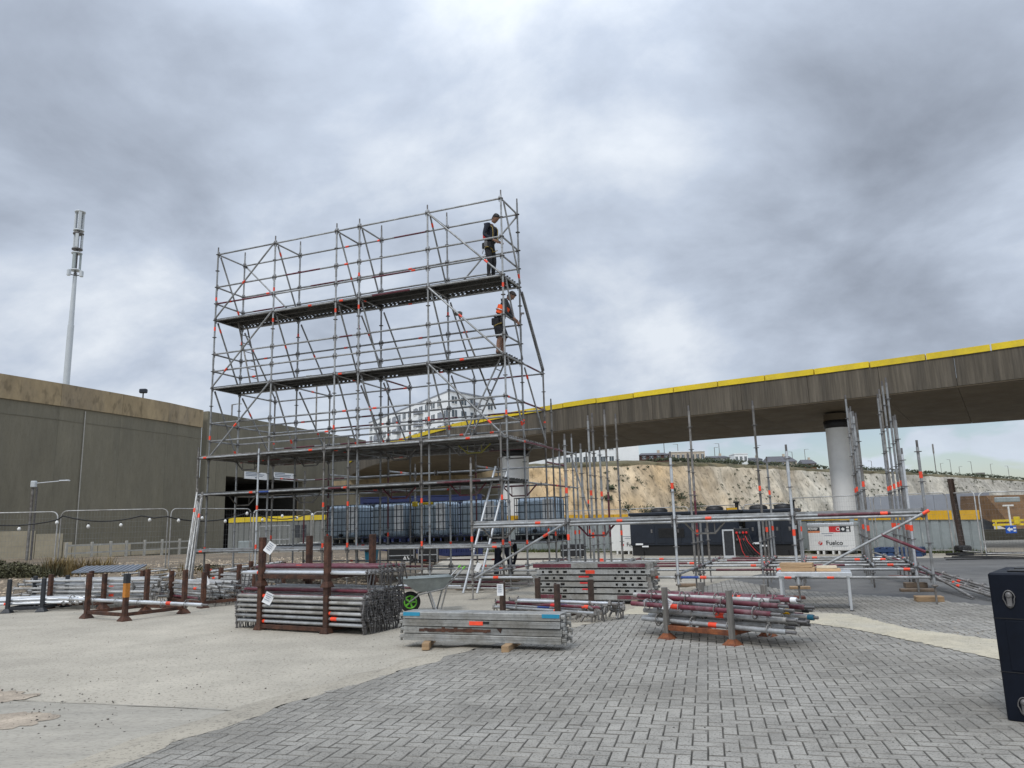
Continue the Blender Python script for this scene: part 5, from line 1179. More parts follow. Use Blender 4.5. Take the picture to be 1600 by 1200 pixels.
for i, (t, n, z, v) in enumerate(ST):
    hi = z > 2
    add_standard(stage, t, n, z, {0: 3 if i % 3 == 0 else 0, 1: 3, 2: 2, 3: 2}[v] if v != 1 or i % 2 else 4, base=.32, tapes=[q for q in ((1.2, 2.1) if hi else (1.2,)) if srng.random() < .55])
rows_c = {-2.07: CX, 0.0: CX, 1.07: [11.10, 13.17, 14.50, 16.56, 17.30], 2.14: [9.03, 11.10, 13.17, 14.50, 16.56, 17.30], 3.21: [9.03, 11.10, 13.17, 14.50, 16.56, 17.30], 4.28: [9.03, 11.10, 13.17, 14.50, 16.56, 17.30]}
for n, cs in rows_c.items():
    for a, b in zip(cs, cs[1:]):
        v = 2 if (n == -2.07 and a == CX[2]) else (1 if srng.random() < .3 else (4 if srng.random() < .15 else 0))
        add_ledger(stage, (a, n, .44 + (.02 if n > 0 else 0)), (b, n, .44 + (.02 if n > 0 else 0)), v, [.22, .92] if v == 2 else tapesome(.65))
for t in CX + CM:
    for a, b in zip(ROW[1:], ROW[2:]):
        if b > 4.3: continue
        add_ledger(stage, (t, a, .49), (t, b, .49), 1 if srng.random() < .3 else 0, tapesome(.3), 'transom')
    if t in CX: add_ledger(stage, (t, -2.07, .49), (t, 0, .49), 0, tapesome(.3), 'transom')
for a, b in zip(CX, CX[1:]):
    add_ledger(stage, (a, -2.07, Z(1.4)), (b, -2.07, Z(1.4)), 0 if a < 15 else 1, [srng.choice((.3, .5, .7))]); add_ledger(stage, (a, -2.09, Z(1.4) - .055), (b, -2.09, Z(1.4) - .055), 0, ())
    for i in range(2): ob('deck_plank', plank_mesh(b - a - .06, .32, .12, False, GALV), stage, (a + .03, -2.07 + .17 + .335 * i, Z(1.4) + .065))
    if a != CX[3]: truss(stage, a + .12, -1.9, Z(1.4) - .03, BURG if a == CX[1] else GALV_OLD, .8, .24)
for t in CX: add_ledger(stage, (t, -2.07, Z(1.4)), (t, 0, Z(1.4)), 0, (), 'transom')
add_brace(stage, (17.30, -2.12, Z(1.4)), (15.28, -2.12, .44), 0, [.0])
add_brace(stage, (11.10, -2.12, Z(1.4)), (9.06, -2.12, .40), 0, [.22])
mb = MB(); mb.tube((.0, 0, 0), (.62, 0, -.29), TUBE + .001, 8); build('painted_sleeve', mb, BURG, stage, (16.6, -2.12, 1.14), (0, 0, 0))
add_ledger(stage, (9.03, 0, Z(3.4)), (9.03, 5.35, Z(3.4)), 1, [.2], 'transom'); add_ledger(stage, (9.03, 2.14, Z(2.4)), (9.03, 5.35, Z(2.4)), 1, [.4], 'transom')
add_brace(stage, (9.2, 4.3, 3.4), (9.9, 4.3, .9), 0)
# timber sole boards under the jacks
def sole(px, py, w, d, h, m, label, rz=-.3):
    p = ground_at(px, py); t = tag(build('sole_board', MB().bx(-w / 2, w / 2, -d / 2, d / 2, 0, h, 0, .006), m, None, (p.x, p.y, .012), (0, 0, rz)), label, 'timber', 'timber sole boards under the scaffold jacks'); return t
sole(1452, 941, .42, .24, .09, TIMBER, 'thick clean timber block under the nearest right hand scaffold pole')
sole(1434, 925, .60, .22, .05, TIMBERD, 'wide old board under the second pole at the right end of the scaffold base')
sole(1431, 919, .40, .2, .10, TIMBERD, 'raised board behind the thick clean timber block', -.2)
sole(1242, 937, .36, .22, .05, TIMBERR, 'red brown board under a pole beside the low white table')
sole(1250, 921, .40, .24, .05, TIMBER, 'pale board under a scaffold pole behind the low white table')
sole(1077, 917, .42, .24, .06, TIMBERD, 'brown board under a pole of the low scaffold, right of the stacked planks')
sole(1057, 932, .50, .24, .035, TIMBERR, 'flat dark board under the pole just right of the stacked planks')
sole(790, 909, .75, .26, .04, TIMBERD, 'long board on the ground under the bending person')
sole(734, 922, .66, .16, .035, TIMBERD, 'board lying under the foot of the access ladder')
sole(860, 902, .75, .2, .03, TIMBERD, 'flat board on the ground left of the stack of holed planks')
sole(705, 905, .6, .2, .03, TIMBERR, 'reddish board on the ground behind the wheelbarrow')
sole(1408, 902, .5, .2, .03, TIMBERR, 'thin red brown board on the asphalt near the rightmost poles')
# access ladder leaning on the platform
fa = ground_at(734.5, 927); t = thing('access_ladder', 'galvanised ladder leaning up to the scaffold behind the wheelbarrow', 'ladder', (fa.x, fa.y, 0), -TH)
ladder_parts(t, (0, 0, .0), (.42, 1.0, 2.85), (1, 0, 0), .34, .29, ALU, GALV, .029)
p = at_depth(747, 886, fa.y + .0); tg = tag(build('paper_tag', MB().box((0, 0, 0), (.10, .002, .19), 0, 0, Matrix.Rotation(.45, 4, 'Y')), PAPER, None, (p.x, p.y - .05, p.z)), 'white paper tag hanging on the access ladder', 'tag')
# bundle of poles leaning at the left end, bundle sloping down at the right
fa = ground_at(291, 932); la = at_depth(312, 764, fa.y + 1.2)
for i in range(6):
    a = Vector((fa.x + .085 * (i % 3) - .12 + R.uniform(-.02, .02), fa.y + .07 * (i // 3), 0)); b = Vector((la.x + .055 * (i % 3) - .06, la.y + .06 * (i // 3), la.z - R.uniform(0, .35)))
    L = (b - a).length; o = thing('leaning_pole', '%s grey pole from the left in the bundle leaning at the left tower end' % ORD[i], 'scaffold pole', a, 0, 'poles leaning at the left end of the tower')
    q = ob('tube', ledger_mesh(L, 5, False), o, (0, 0, 0), align(a, b)); 
    if i in (0, 2): tape(q, L * .80); tape(q, L * .12)
    mb = MB(); mb.bx(-.03, .03, -.012, .012, -.05, .05, 0, .008); build('end_fitting', mb, GALV_OLD, o, b - a)
for i, (x0, y0, d0, x1, y1, d1, v, lab) in enumerate([(1360, 862, 19.0, 1590, 932, 12.6, 0, 'topmost sloping pole with burgundy middle at the right end of the scaffold base'), (1385, 872, 17.6, 1600, 943, 12.4, 1, 'burgundy sloping pole second from top at the right end'),
        (1372, 874, 18, 1600, 958, 12.2, 1, 'sloping pole with two orange bands running behind the dark box'), (1395, 884, 17, 1590, 962, 12.2, 0, 'lowest long grey sloping pole at the right end'), (1440, 889, 15.6, 1517, 932, 13.3, 0, 'short dark pole dropping to the asphalt below the sloping bundle')]):
    a, b = at_depth(x0, y0, d0), at_depth(x1, y1, d1); a.z = max(a.z, .05); b.z = max(b.z, .05); L = (b - a).length
    o = thing('sloping_pole', lab, 'scaffold pole', a, 0, 'poles sloping to the ground at the right'); q = ob('tube', standard_mesh(L, 3 if v == 0 else 4, False, .9 + .1 * i, RS=1.0) if i in (0, 2) else standard_mesh(L, 3 if v == 0 else 4, False, L), o, (0, 0, 0), (b - a).to_track_quat('Z', 'Y').to_euler())
    if i != 4: tape(q, L * .62, True); tape(q, L * .9, True)
    if v == 0 and i == 0: mb = MB(); mb.tube((0, 0, L * .2), (0, 0, L * .5), TUBE + .002, 10); build('painted_sleeve', mb, BURG, o, (0, 0, 0), q.rotation_euler)

# ------------------------------------------------------------------ caged water tanks on the rear platform
def ibc_parts(t, w=1.20, d=1.0, h=1.15):
    z0 = .14; mb = MB(); mb.bx(.05, w - .05, .05, d - .05, z0 + .02, h - .03, 0, .07); 
    for k in range(4): x = .16 + k * (w - .32) / 3; mb.bx(x - .08, x + .08, .034, .06, z0 + .1, h - .12, 0, .012)
    mb.lathe([(.11, h - .03), (.11, h + .0)], 14, 0, Matrix.Translation((w / 2, d / 2, 0))); build('bottle', mb, IBCP, t)
    mb = MB(); r = .011
    for k in range(6):
        z = z0 + .03 + (h - z0 - .05) * k / 5; mb.path([(0, 0, z), (w, 0, z), (w, d, z), (0, d, z)], r, 5, close=True)
    n = 8
    for k in range(n + 1):
        x = w * k / n
        for y in (0, d): mb.tube((x, y, z0), (x, y, h - .02), r, 5)
    for k in range(1, 6):
        y = d * k / 6
        for x in (0, w): mb.tube((x, y, z0), (x, y, h - .02), r, 5)
    for y in (.3, .7): mb.tube((0, y, h - .02), (w, y, h - .02), r, 5)
    build('cage', mb, CAGE, t)
    mb = MB(); mb.bx(0, w, 0, d, .10, .135)
    for x in (0, w / 2 - .06, w - .12):
        for y in (0, d / 2 - .06, d - .12): mb.bx(x, x + .12, y, y + .12, 0, .10)
    build('pallet', mb, BLUEC if t['pallet'] else BLACK, t)
    mb = MB(); mb.lathe([(.05, 0), (.05, .1), (.035, .12)], 10); build('drain_valve', mb, BLACK, t, (w / 2, -.0, z0 + .1), (pi / 2, 0, 0))
    mb = MB(); mb.bx(.0, .30, .012, .018, .32, 1.08, 0, .002); build('data_plate', mb, ALU, t, (w * .68, 0, 0))
eX = Vector((cos(TH), -sin(TH))); nX = Vector((sin(TH), cos(TH)))
for k, (tt, lab) in enumerate([(1.62, 'leftmost caged white water tank on the scaffold platform, silvery wrapped right side'), (3.22, 'second caged white water tank from the left, in front of the blue container corner'), (4.60, 'caged white water tank below the small yellow clamp, middle of the row'), (6.12, 'caged white water tank behind the access ladder top'), (7.86, 'rightmost caged white water tank, standing apart before the white bridge column')]):
    p = Vector(SO) + eX * tt + nX * 3.2
    t = thing('water_tank', lab, 'water tank', (p.x, p.y, Z(.9) + .062), -TH, 'caged water tanks used as ballast'); t['pallet'] = 1 if k == 1 else 0; ibc_parts(t)
p = at_depth(655, 788, 22.2); t = thing('yellow_clamp', 'short yellow rod clamped over a caged water tank between scaffold poles', 'clamp', p, -TH)
mb = MB(); mb.bx(-.22, -.06, -.05, .05, -.06, .08, 0, .02); build('clamp_body', mb, YEL, t); mb = MB(); mb.bx(.0, .45, -.03, .03, -.02, .05, 0, .01); build('rod', mb, YEL, t)
# ------------------------------------------------------------------ storage racks and their loads
def frame2(fl, fr):
    fl, fr = Vector(fl).xy, Vector(fr).xy; d = (fr - fl); L = d.length; d /= L; n = Vector((-d.y, d.x)); n = n if n.y > 0 else -n
    return fl, d, n, L, atan2(d.y, d.x)
def rack(label, fl, fr, Wd, H, pm, fm, rm, rail=.06, z0=0.0, pw=.075, foot=.07, L=None, ang=None):
    fl, d, n, L0, a = frame2(fl, fr)
    if ang is not None: a = ang; d = Vector((cos(a), sin(a))); n = Vector((-d.y, d.x))
    L = L or L0
    t = thing('storage_rack', label, 'storage rack', (fl.x, fl.y, z0), a, 'steel post racks holding scaffold parts')
    pme = MB().bx(-pw / 2, pw / 2, -pw / 2, pw / 2, .045, H, 0, .006).mesh('post', pm)
    s = foot; c = pw / 2 + .004
    fme = MB().add([(-s, -s, 0), (s, -s, 0), (s, s, 0), (-s, s, 0), (-s, -s, .014), (s, -s, .014), (s, s, .014), (-s, s, .014), (-c, -c, .085), (c, -c, .085), (c, c, .085), (-c, c, .085)],
                   [(3, 2, 1, 0), (0, 1, 5, 4), (1, 2, 6, 5), (2, 3, 7, 6), (3, 0, 4, 7), (4, 5, 9, 8), (5, 6, 10, 9), (6, 7, 11, 10), (7, 4, 8, 11)]).mesh('foot', fm)
    for x in (0, L):
        for y in (0, Wd): p = ob('post', pme, t, (x, y, 0)); ob('foot', fme, p)
    for y in (0, Wd): mb = MB(); mb.bx(pw / 2, L - pw / 2, y - .022, y + .022, rail - .03, rail + .03, 0, .004); build('rail', mb, rm, t)
    for x in (0, L): mb = MB(); mb.bx(x - .022, x + .022, pw / 2, Wd - pw / 2, rail - .028, rail + .032, 0, .004); build('rail', mb, rm, t)
    return t, fl, d, n, L, a
wedge_me = MB()
wedge_me.bx(-.022, .018, -.020, .020, -.027, .027, 0, .007); wedge_me.bx(.018, .034, -.016, .016, .010, .026, 0, .003); wedge_me.bx(.018, .034, -.016, .016, -.026, -.010, 0, .003); wedge_me.bx(.006, .026, -.0035, .0035, -.21, .055, 0); wedge_me.bx(.002, .030, -.006, .006, -.215, -.185, 0)
wedge_me = wedge_me.mesh('wedge_head', STEELD)
wedge2 = MB(); wedge2.bx(-.022, .030, -.024, .024, -.034, .034, 0, .007); wedge2.bx(-.006, .012, -.004, .004, -.12, .06, 0); wedge2 = wedge2.mesh('wedge_head', GALV_OLD)
_tb = {}
def tube_me(L, m, n=10):
    k = (round(L, 2), m.name)
    if k not in _tb: _tb[k] = MB().tube((-L / 2, 0, 0), (L / 2, 0, 0), TUBE, n).mesh('ledger_tube', m)
    return _tb[k]
def ledger_tube(c, a, L, m, label, group=None, tp=(), roll=0.0, wm=None, sm=None):
    o = ob('ledger_tube', tube_me(L, m), None, c, (0, 0, a)); tag(o, label, 'scaffold tube', group)
    wm = wm or wedge_me
    ob('wedge_head', wm, o, (L / 2, 0, 0), (roll, 0, 0)); ob('wedge_head', wm, o, (-L / 2, 0, 0), (-roll * .7, 0, pi))
    for x in tp: tape(o, x)
    if sm: q = MB().tube((-L * .22, 0, 0), (L * .26, 0, 0), TUBE + .0015, 10); build('painted_sleeve', q, sm, o)
    return o
rr = random.Random(5)
# --- big two-storey rack
RK, fl, d, n, L, a = rack('rusty lower rack packed with scaffold tubes, carrying a second rack', ground_at(406, 984), ground_at(510, 990), 1.02, .66, RUST, RUST, RUST, .055, 0, .085)
def loc(x, y, z): q = fl + d * x + n * y; return (q.x, q.y, z)
cx = L / 2 + .06
tapesF = {0: (-.74,), 4: (.72,), 3: (.60,), 5: (-.74,)}
for k in range(13):
    rows = 6 if k < 2 else (7 if k % 5 else 6)
    for r_ in range(rows):
        z = .125 + .0755 * r_ + rr.uniform(-.004, .004); y = .02 + .075 * k + rr.uniform(-.006, .006); off = rr.uniform(-.035, .035)
        top = r_ == rows - 1
        if k == 0: lab, grp = '%s tube from the bottom on the front face of the rusty lower rack' % ORD[r_], 'tubes packed in the big rusty rack'
        elif top: lab, grp = '%stop layer tube of the big rusty lower rack, %s from the front' % ('burgundy ' if k in (1, 2, 4, 5) else '', ORD[k]), 'tubes packed in the big rusty rack'
        else: lab, grp = 'tube packed inside the big rusty lower rack, only its hanging end wedge showing', 'tubes packed in the big rusty rack'
        tp = tapesF.get(rows - 1 - r_ if False else {0: 0, 1: 4, 2: 3, 5: 5}.get(r_, 9), ()) if k == 0 else ()
        if k == 0: tp = {0: (-.72,), 1: (.74,), 2: (.62,), 5: (-.72,)}.get(r_, ())
        m = BURG if (top and k in (1, 2, 4, 5)) else (GALV_RACK if rr.random() < .6 else GALV)
        ledger_tube(loc(cx + off, y, z), a, 2.50, m, lab, grp, tp, rr.uniform(-.35, .35))
RK2, fl2, *_ = rack('upper rusty rack standing on the packed one, half filled with tubes', (*fl, 0), (*(fl + d * L), 0), 1.02, .735, RUST, RUST, RUST, .145, .645, .085)
for k in range(10):
    for r_ in range(1 if k < 3 else 2):
        z = .645 + .20 + .070 * r_ + rr.uniform(-.003, .003); y = .04 + .098 * k
        lab = ('front bright tube in the upper rusty rack' if k == 0 else '%s tube back from the front in the upper rusty rack, %s' % (ORD[k], 'lower layer' if r_ == 0 else 'upper layer'))
        ledger_tube(loc(cx + .05 + rr.uniform(-.03, .03), y, z), a, 2.50, (GALV_NEW if k < 2 else BURG if r_ else GALV), lab, 'tubes in the upper rusty rack', (-.85,) if k == 0 else ((-.4,) if (r_ and k == 4) else ()), rr.uniform(-.3, .3))
def paper(px, py, dd, w, h, ang, label, lines=4, rz=0.0):
    p = at_depth(px, py, dd); T = Matrix.Rotation(ang, 4, 'Y')
    t = thing('paper_tag', label, 'tag', p, rz, 'white paper tags on the racks')
    mb = MB(); N_ = 4; vs = []
    for j in range(N_ + 1):
        for i in (0, 1): v = T @ Vector((w * (i - .5), .012 * sin(pi * j / N_) * (1 if i else .4), h * (.5 - j / N_))); vs.append(v)
    mb.add(vs, [(2 * j, 2 * j + 2, 2 * j + 3, 2 * j + 1) for j in range(N_)], 0, True); build('sheet', mb, PAPER, t)
    mb = MB()
    for k in range(lines): z = h * (.34 - .17 * k); mb.box((-w * .06 + rr.uniform(-.01, .01) * w, -.006, z), (w * rr.uniform(.45, .75), .003, h * .035), 0, 0, T)
    build('handwriting', mb, INK, t); return t
paper(421.5, 856, 11.72, .13, .17, .62, 'white paper tag tied high on the left front post of the upper rusty rack')
paper(419, 935, 11.84, .135, .17, .45, 'white paper tag on the left front post of the packed lower rack')
# --- front stack of flat steel planks on two timbers
fl, d, n, L0, a = frame2(ground_at(630, 1000, .09), ground_at(889, 1008, .09)); L = 2.07
def lp(x, y, z): q = fl + d * x + n * y; return (q.x, q.y, z)
PLK = mat('zinc_deck_steel', (.36, .365, .355), .5, .35, .2, 4, col2=(.25, .24, .215), mix=.52, rnd=.1, speck=.2, speck_scale=22)
for k, (x, lab) in enumerate([(.28, 'left timber bearer under the front stack of flat planks'), (1.40, 'right timber bearer under the front stack of flat planks')]):
    o = build('timber_bearer', MB().bx(-.045, .045, -.36, .36, 0, .085, 0, .006), TIMBER, None, (*lp(x, .16, 0)[:2], .006), (0, 0, a + (.35 if k == 0 else .12))); tag(o, lab, 'timber', 'timber bearers under the plank stack')
def flat_plank(L, Wd, H):
    mb = MB(); w = Wd / 2; prof = [(-w, 0), (-w, H * .12), (-w + .006, H * .16), (-w + .006, H * .48), (-w + .002, H * .52), (-w + .006, H * .56), (-w + .006, H * .9), (-w + .012, H)]
    full = prof + [(-y, z) for y, z in prof[::-1]]; k = len(full); vs = [(x, y, z) for x in (0, L) for y, z in full]
    mb.add(vs, [(i, i + 1, k + i + 1, k + i) for i in range(k - 1)]); mb.add(vs, [tuple(range(k)), tuple(range(2 * k - 1, k - 1, -1))])
    for x, s in ((0, -1), (L, 1)):
        for y in (-w * .75, w * .75): mb.bx(min(x, x + s * .055), max(x, x + s * .055), y - .022, y + .022, H * .25, H * .8, 0, .008); mb.bx(min(x + s * .035, x + s * .055), max(x + s * .035, x + s * .055), y - .018, y + .018, -.01, H * .25)
    return mb.mesh('steel_plank', PLK)
fp = flat_plank(L, .30, .078)
for r_ in range(4):
    for c_ in range(1):
        lab = '%s flat steel plank of the front stack on two timbers' % ['topmost teal ended', 'red banded second', 'rust streaked third', 'lowest'][3 - r_]
        o = ob('steel_plank', fp, None, lp(rr.uniform(-.015, .015), .15 + c_ * .31, .092 + .0865 * r_), (0, 0, a + rr.uniform(-.004, .004))); tag(o, lab, 'plank', 'flat steel planks in the front stack')
        if c_ == 0:
            def band(x0, x1, z0, z1, m, nm): build(nm, MB().bx(x0, x1, -.1525, -.143, z0, z1), m, o)
            if r_ == 3: band(.01, .24, .032, .076, TEALT, 'teal_band'); band(L - .22, L - .005, .032, .076, TEALT, 'teal_band')
            if r_ == 2: band(.92, 1.10, .022, .066, TAPE, 'orange_sticker'); band(1.102, 1.18, .04, .066, BLACK, 'black_sticker')
            if r_ == 1:
                mb = MB(); x = .22
                while x < 1.16: w_ = rr.uniform(.04, .1); mb.bx(x, min(1.18, x + w_), -.1515, -.143, .018 + rr.uniform(0, .012), .052 + rr.uniform(0, .025)); x += w_
                build('rust_streak', mb, RUST, o)
                mb = MB(); mb.add([(1.26, -.1515, .075), (1.33, -.1515, .075), (1.31, -.1515, .02)], [(2, 1, 0)]); build('rust_spot', mb, RUST, o)
for k in range(2):
    o = ob('steel_plank', fp, None, lp(.06 + .02 * k, .22 + .3 * k, .092 + .0965 * 4 - .028 + .001 * k), (0, 0, a)) if False else None
# --- stack of holed planks further back
fl, d, n, L0, a = frame2(ground_at(838, 936, .07), ground_at(1019, 944, .07)); a = radians(-24); d = Vector((cos(a), sin(a))); n = Vector((-d.y, d.x)); L = 2.20
for k, x in enumerate((.3, 1.9)):
    o = build('timber_bearer', MB().bx(-.05, .05, -.5, .5, 0, .075, 0, .006), TIMBERD, None, (*lp(x, .4, 0)[:2], .006), (0, 0, a + .05)); tag(o, '%s dark timber bearer under the stack of holed planks' % ('left', 'right')[k], 'timber', 'timber bearers under the plank stack')
hp = plank_mesh(L, .32, .085, True, PLK)
for r_ in range(6):
    for c_ in range(2):
        lab = '%s of the holed steel planks from the bottom, %s column' % (ORD[r_], 'front' if c_ == 0 else 'rear'); off = (rr.uniform(-.06, .06) if c_ == 0 else 0)
        if r_ == 5 and c_ == 0: lab = 'topmost holed plank with burgundy painted ends in the middle stack'
        o = ob('holed_plank', hp, None, lp(off, .16 + c_ * .33, .08 + .085 + .112 * r_), (0, 0, a)); tag(o, lab, 'plank', 'holed steel planks in the middle stack')
        if c_ == 0:
            def band(x0, x1, z0, z1, m, nm): build(nm, MB().bx(x0, x1, -.1645, -.158, z0, z1), m, o)
            if r_ in (5, 0): band(0.01, .78 if r_ else .52, -.075, -.008, BURG, 'burgundy_end'); band(L - .9 if r_ else L - .6, L - .01, -.075, -.008, BURG, 'burgundy_end')
            elif r_ == 4: band(.88, .98, -.045, -.012, BLACK, 'black_sticker'); band(.982, 1.16, -.075, -.012, TAPE, 'orange_sticker')
            else: band(.92, 1.12, -.03, -.004, REDP, 'red_sticker'); band(1.122, 1.20, -.02, -.004, BLACK, 'black_sticker')
            for k in range(2): mb = MB(); mb.bx(-.02, .09, -.02, .02, -.1, .02, 0, .01); build('hook', mb, GALV_OLD, o, (L - .02, -.1 + .2 * k, -.03))
# --- rack of braces in the middle
RKc, fl, d, n, L, a = rack('dark rack with four bare posts holding a few tubes behind the front plank stack', ground_at(786, 966), ground_at(872, 972), .95, .56, DARKRUST, DARKRUST, DARKRUST, .08)
for k, (x, y, z, m, LL, lab) in enumerate([(.56, .10, .15, GALV, 2.0, 'front grey tube in the dark middle rack'), (.58, .18, .22, BURG, 2.05, 'burgundy tube lying slanted in the dark middle rack'), (.62, .3, .16, GALV, 1.9, 'blue banded tube in the middle of the dark rack'),
        (.70, .44, .24, GALV_OLD, 2.0, 'tube behind the burgundy one in the dark rack'), (.75, .6, .18, GALV, 1.95, 'pale tube with orange and blue bands at the back of the dark rack'), (.62, .74, .22, GALV, 2.0, 'rearmost grey tube of the dark rack'), (.85, .22, .27, GALV_NEW, 1.6, 'short bright tube lying askew on top of the dark rack')]):
    o = ledger_tube((*(fl + d * (x + .15) + n * y), z), a + rr.uniform(-.06, .06) + (.2 if k == 6 else 0), LL, m, lab, 'tubes in the dark middle rack', ((.3,) if k in (4, 0) else (.75,) if k == 1 else ()), rr.uniform(-.5, .5), wedge_me if k % 2 else wedge2)
    if k in (2, 4): build('blue_band', MB().tube((-.28, 0, 0), (-.05, 0, 0), TUBE + .002, 10), BLUEP, o)
    if k == 1: build('orange_band', MB().tube((.1, 0, 0), (.22, 0, 0), TUBE + .002, 10), REDP, o)
    for q in range(3): mb = MB(); mb.bx(-.05, .05, -.02, .02, -.04, .04, 0, .012); mb.bx(-.012, .012, -.012, .012, -.16 + .03 * q, .03); build('clip', mb, GALV_OLD, o, (LL / 2 - .06 - .12 * q, 0, -.02), (rr.uniform(-.8, .8), .3 * q, 0))
paper(781.5, 921.5, 12.36, .10, .18, .0, 'upright white paper sheet on the left post of the dark middle rack')
# --- rack of poles with round rosettes on the paving
RKr, fl, d, n, L, a = rack('rack with grey weathered posts and orange rusty feet standing on the paving', ground_at(1043, 1000), ground_at(1135, 1014), .86, .64, WOODGREY, RUSTO, RUSTO, .15, 0, .062, .095, .90, radians(-45))
cols = [GALV, BURG, GALV_OLD, GALV, BURG, GALV_OLD, GALV, GALV_NEW]
idx = 0
desc = {}
for r_ in range(4):
    for c_ in range(5 if r_ < 3 else 4):
        x = rr.uniform(-.10, .16); z = .225 + .092 * r_ + rr.uniform(-.006, .006); y = .07 + .145 * c_ + (.07 if r_ % 2 else 0)
        v = 1 if (r_, c_) in ((3, 0), (2, 0), (3, 2), (2, 3), (3, 3), (1, 4)) else 0
        p = fl + d * (L / 2 - .90 - .08 + x) + n * y
        if r_ == 3: x -= .1; p = fl + d * (L / 2 - .90 - .08 + x) + n * y
        lab = '%s rosette pole in the rack on the paving, %s layer, %s from front' % ('burgundy' if v else 'grey', ['bottom', 'second', 'third', 'top'][r_], ORD[c_])
        o = ob('rosette_pole', standard_mesh(1.95, v if v else (5 if (r_ + c_) % 3 else 0), True, .25, True, .0295, 1.2), None, (p.x, p.y, z), (Vector((d.x, d.y, rr.uniform(-.015, .015)))).to_track_quat('Z', 'Y').to_euler())
        if v == 0 or True: tag(o, lab, 'scaffold pole', 'rosette poles in the rack on the paving')
        if c_ == 0 and r_ < 3: build("tape_band", MB().tube((0, 0, (.98, 1.06, .62)[r_]), (0, 0, (.98, 1.06, .62)[r_] + .11), .0325, 10), TAPE, o)
        if c_ == 2 and r_ == 3: build("tape_band", MB().tube((0, 0, 1.2), (0, 0, 1.31), .0325, 10), TAPE, o)
        capm = [BLACK, YEL2, PAPER, TEAL][(r_ + c_ * 3) % 7] if (r_ + c_ * 3) % 7 < 4 and c_ > 1 else None
        if capm: build('end_cap', MB().tube((0, 0, 1.95), (0, 0, 2.02), .033, 10), capm, o)
paper(1043, 945, 9.86, .085, .15, .55, 'small white paper tag on the left grey post of the rack on the paving')
# --- left racks
RK5, fl, d, n, L, a = rack('nearly empty rusty rack with one blue and orange topped post at the left', ground_at(135, 966), ground_at(202, 971), 1.15, .80, RUST, RUST, RUST, .105, 0, .08, .09, 1.20)
o = build('post_paint', MB().bx(-.042, .042, -.042, .042, .40, .64), mat('orange_post_paint', (.45, .17, .02), .6, 0, .2, 12), RK5, (L, 0, 0)); o = build('post_paint', MB().bx(-.043, .043, -.043, .043, .642, .803), DARKPOST, RK5, (L, 0, 0))
p0, p1 = at_depth(92, 935, 15.0), at_depth(316, 945, 14.3); q = (p1 - p0)
o = ob('rosette_pole', standard_mesh(q.length, 2, True, .30, True, .03, 1.25), None, p0, q.to_track_quat('Z', 'Y').to_euler()); tag(o, 'single grey rosette pole lying across the nearly empty rusty rack', 'scaffold pole'); build("tape_band", MB().tube((0, 0, q.length * .76), (0, 0, q.length * .79), .033, 10), TAPE, o)
paper(139.5, 914, 14.34, .14, .17, -.3, 'white paper tag on the left post of the nearly empty rusty rack')
RK6, fl, d, n, L, a = rack('rusty rack of long grey tubes behind the nearly empty rack at the left', ground_at(76, 951), ground_at(124, 950), 1.1, .70, RUST, RUST, RUST, .10, 0, .08, .09, 1.35, radians(-14))
k = 0
for r_ in range(6):
    for c_ in range(5):
        x = rr.uniform(-.3, .3) + .70; p = fl + d * x + n * (.1 + .2 * c_ + rr.uniform(-.03, .03)); lab = 'long grey tube in the left rear rack, %s layer up, %s from the front' % (ORD[r_], ORD[c_])
        ledger_tube((p.x, p.y, .18 + .075 * r_), a + rr.uniform(-.05, .05), 3.0, GALV_RACK if rr.random() < .7 else GALV, lab, 'long grey tubes in the left rear rack', (.5,) if (r_, c_) in ((1, 0), (3, 1)) else (), rr.uniform(-.4, .4), wedge2)
RK7, fl, d, n, L, a = rack('low rack with near black posts at the left picture edge', ground_at(11, 958), ground_at(65, 956), 1.0, .66, DARKPOST, DARKPOST, DARKPOST, .08, 0, .07, .09)
for r_ in range(2):
    for c_ in range(5):
        p = fl + d * (.25 + rr.uniform(-.1, .1)) + n * (.05 + .17 * c_); lab = 'pale tube in the black post rack at the left edge, %s layer, %s from front' % (('lower', 'upper')[r_], ORD[c_])
        o = ledger_tube((p.x, p.y, .17 + .07 * r_), a + rr.uniform(-.05, .05), 2.5, GALV_NEW if rr.random() < .6 else GALV_RACK, lab, 'pale tubes in the black post rack', (-.2,) if (r_ == 0 and c_ == 0) else (), rr.uniform(-.6, .6))
        for q in range(3): mb = MB(); mb.bx(-.04, .04, -.03, .03, -.035, .035, 0, .012); build('clip', mb, GALV_OLD, o, (1.15 - .13 * q, -.01, -.02), (rr.uniform(-.8, .8), .4 * q, 0))
RK8, fl, d, n, L, a = rack('rusty rack holding grey braces and tubes left of the big tube rack', ground_at(266, 944), ground_at(317, 950), 1.1, .70, RUST, RUST, RUST, .10, 0, .085, .09, None)
for r_ in range(4):
    for c_ in range(5):
        p = fl + d * (.35 + rr.uniform(-.15, .15)) + n * (.05 + .2 * c_); lab = '%s tube in the rusty brace rack, %s layer up, %s from the front' % ('burgundy' if (r_, c_) == (0, 0) else 'grey', ORD[r_], ORD[c_])
        ledger_tube((p.x, p.y, .17 + .09 * r_ + .0), a + rr.uniform(-.07, .07) + .05, 2.0, BURG if (r_, c_) == (0, 0) else (GALV_RACK if rr.random() < .7 else GALV), lab, 'grey tubes in the rusty brace rack', (.62,) if (r_ == 2 and c_ == 0) else (), rr.uniform(-.6, .6))
paper(268, 898, 16.74, .14, .17, .65, 'white paper tag on the rear left post of the rusty brace rack')
paper(320.5, 908, 16.04, .15, .19, -.35, 'white paper tag on the right post of the rusty brace rack')
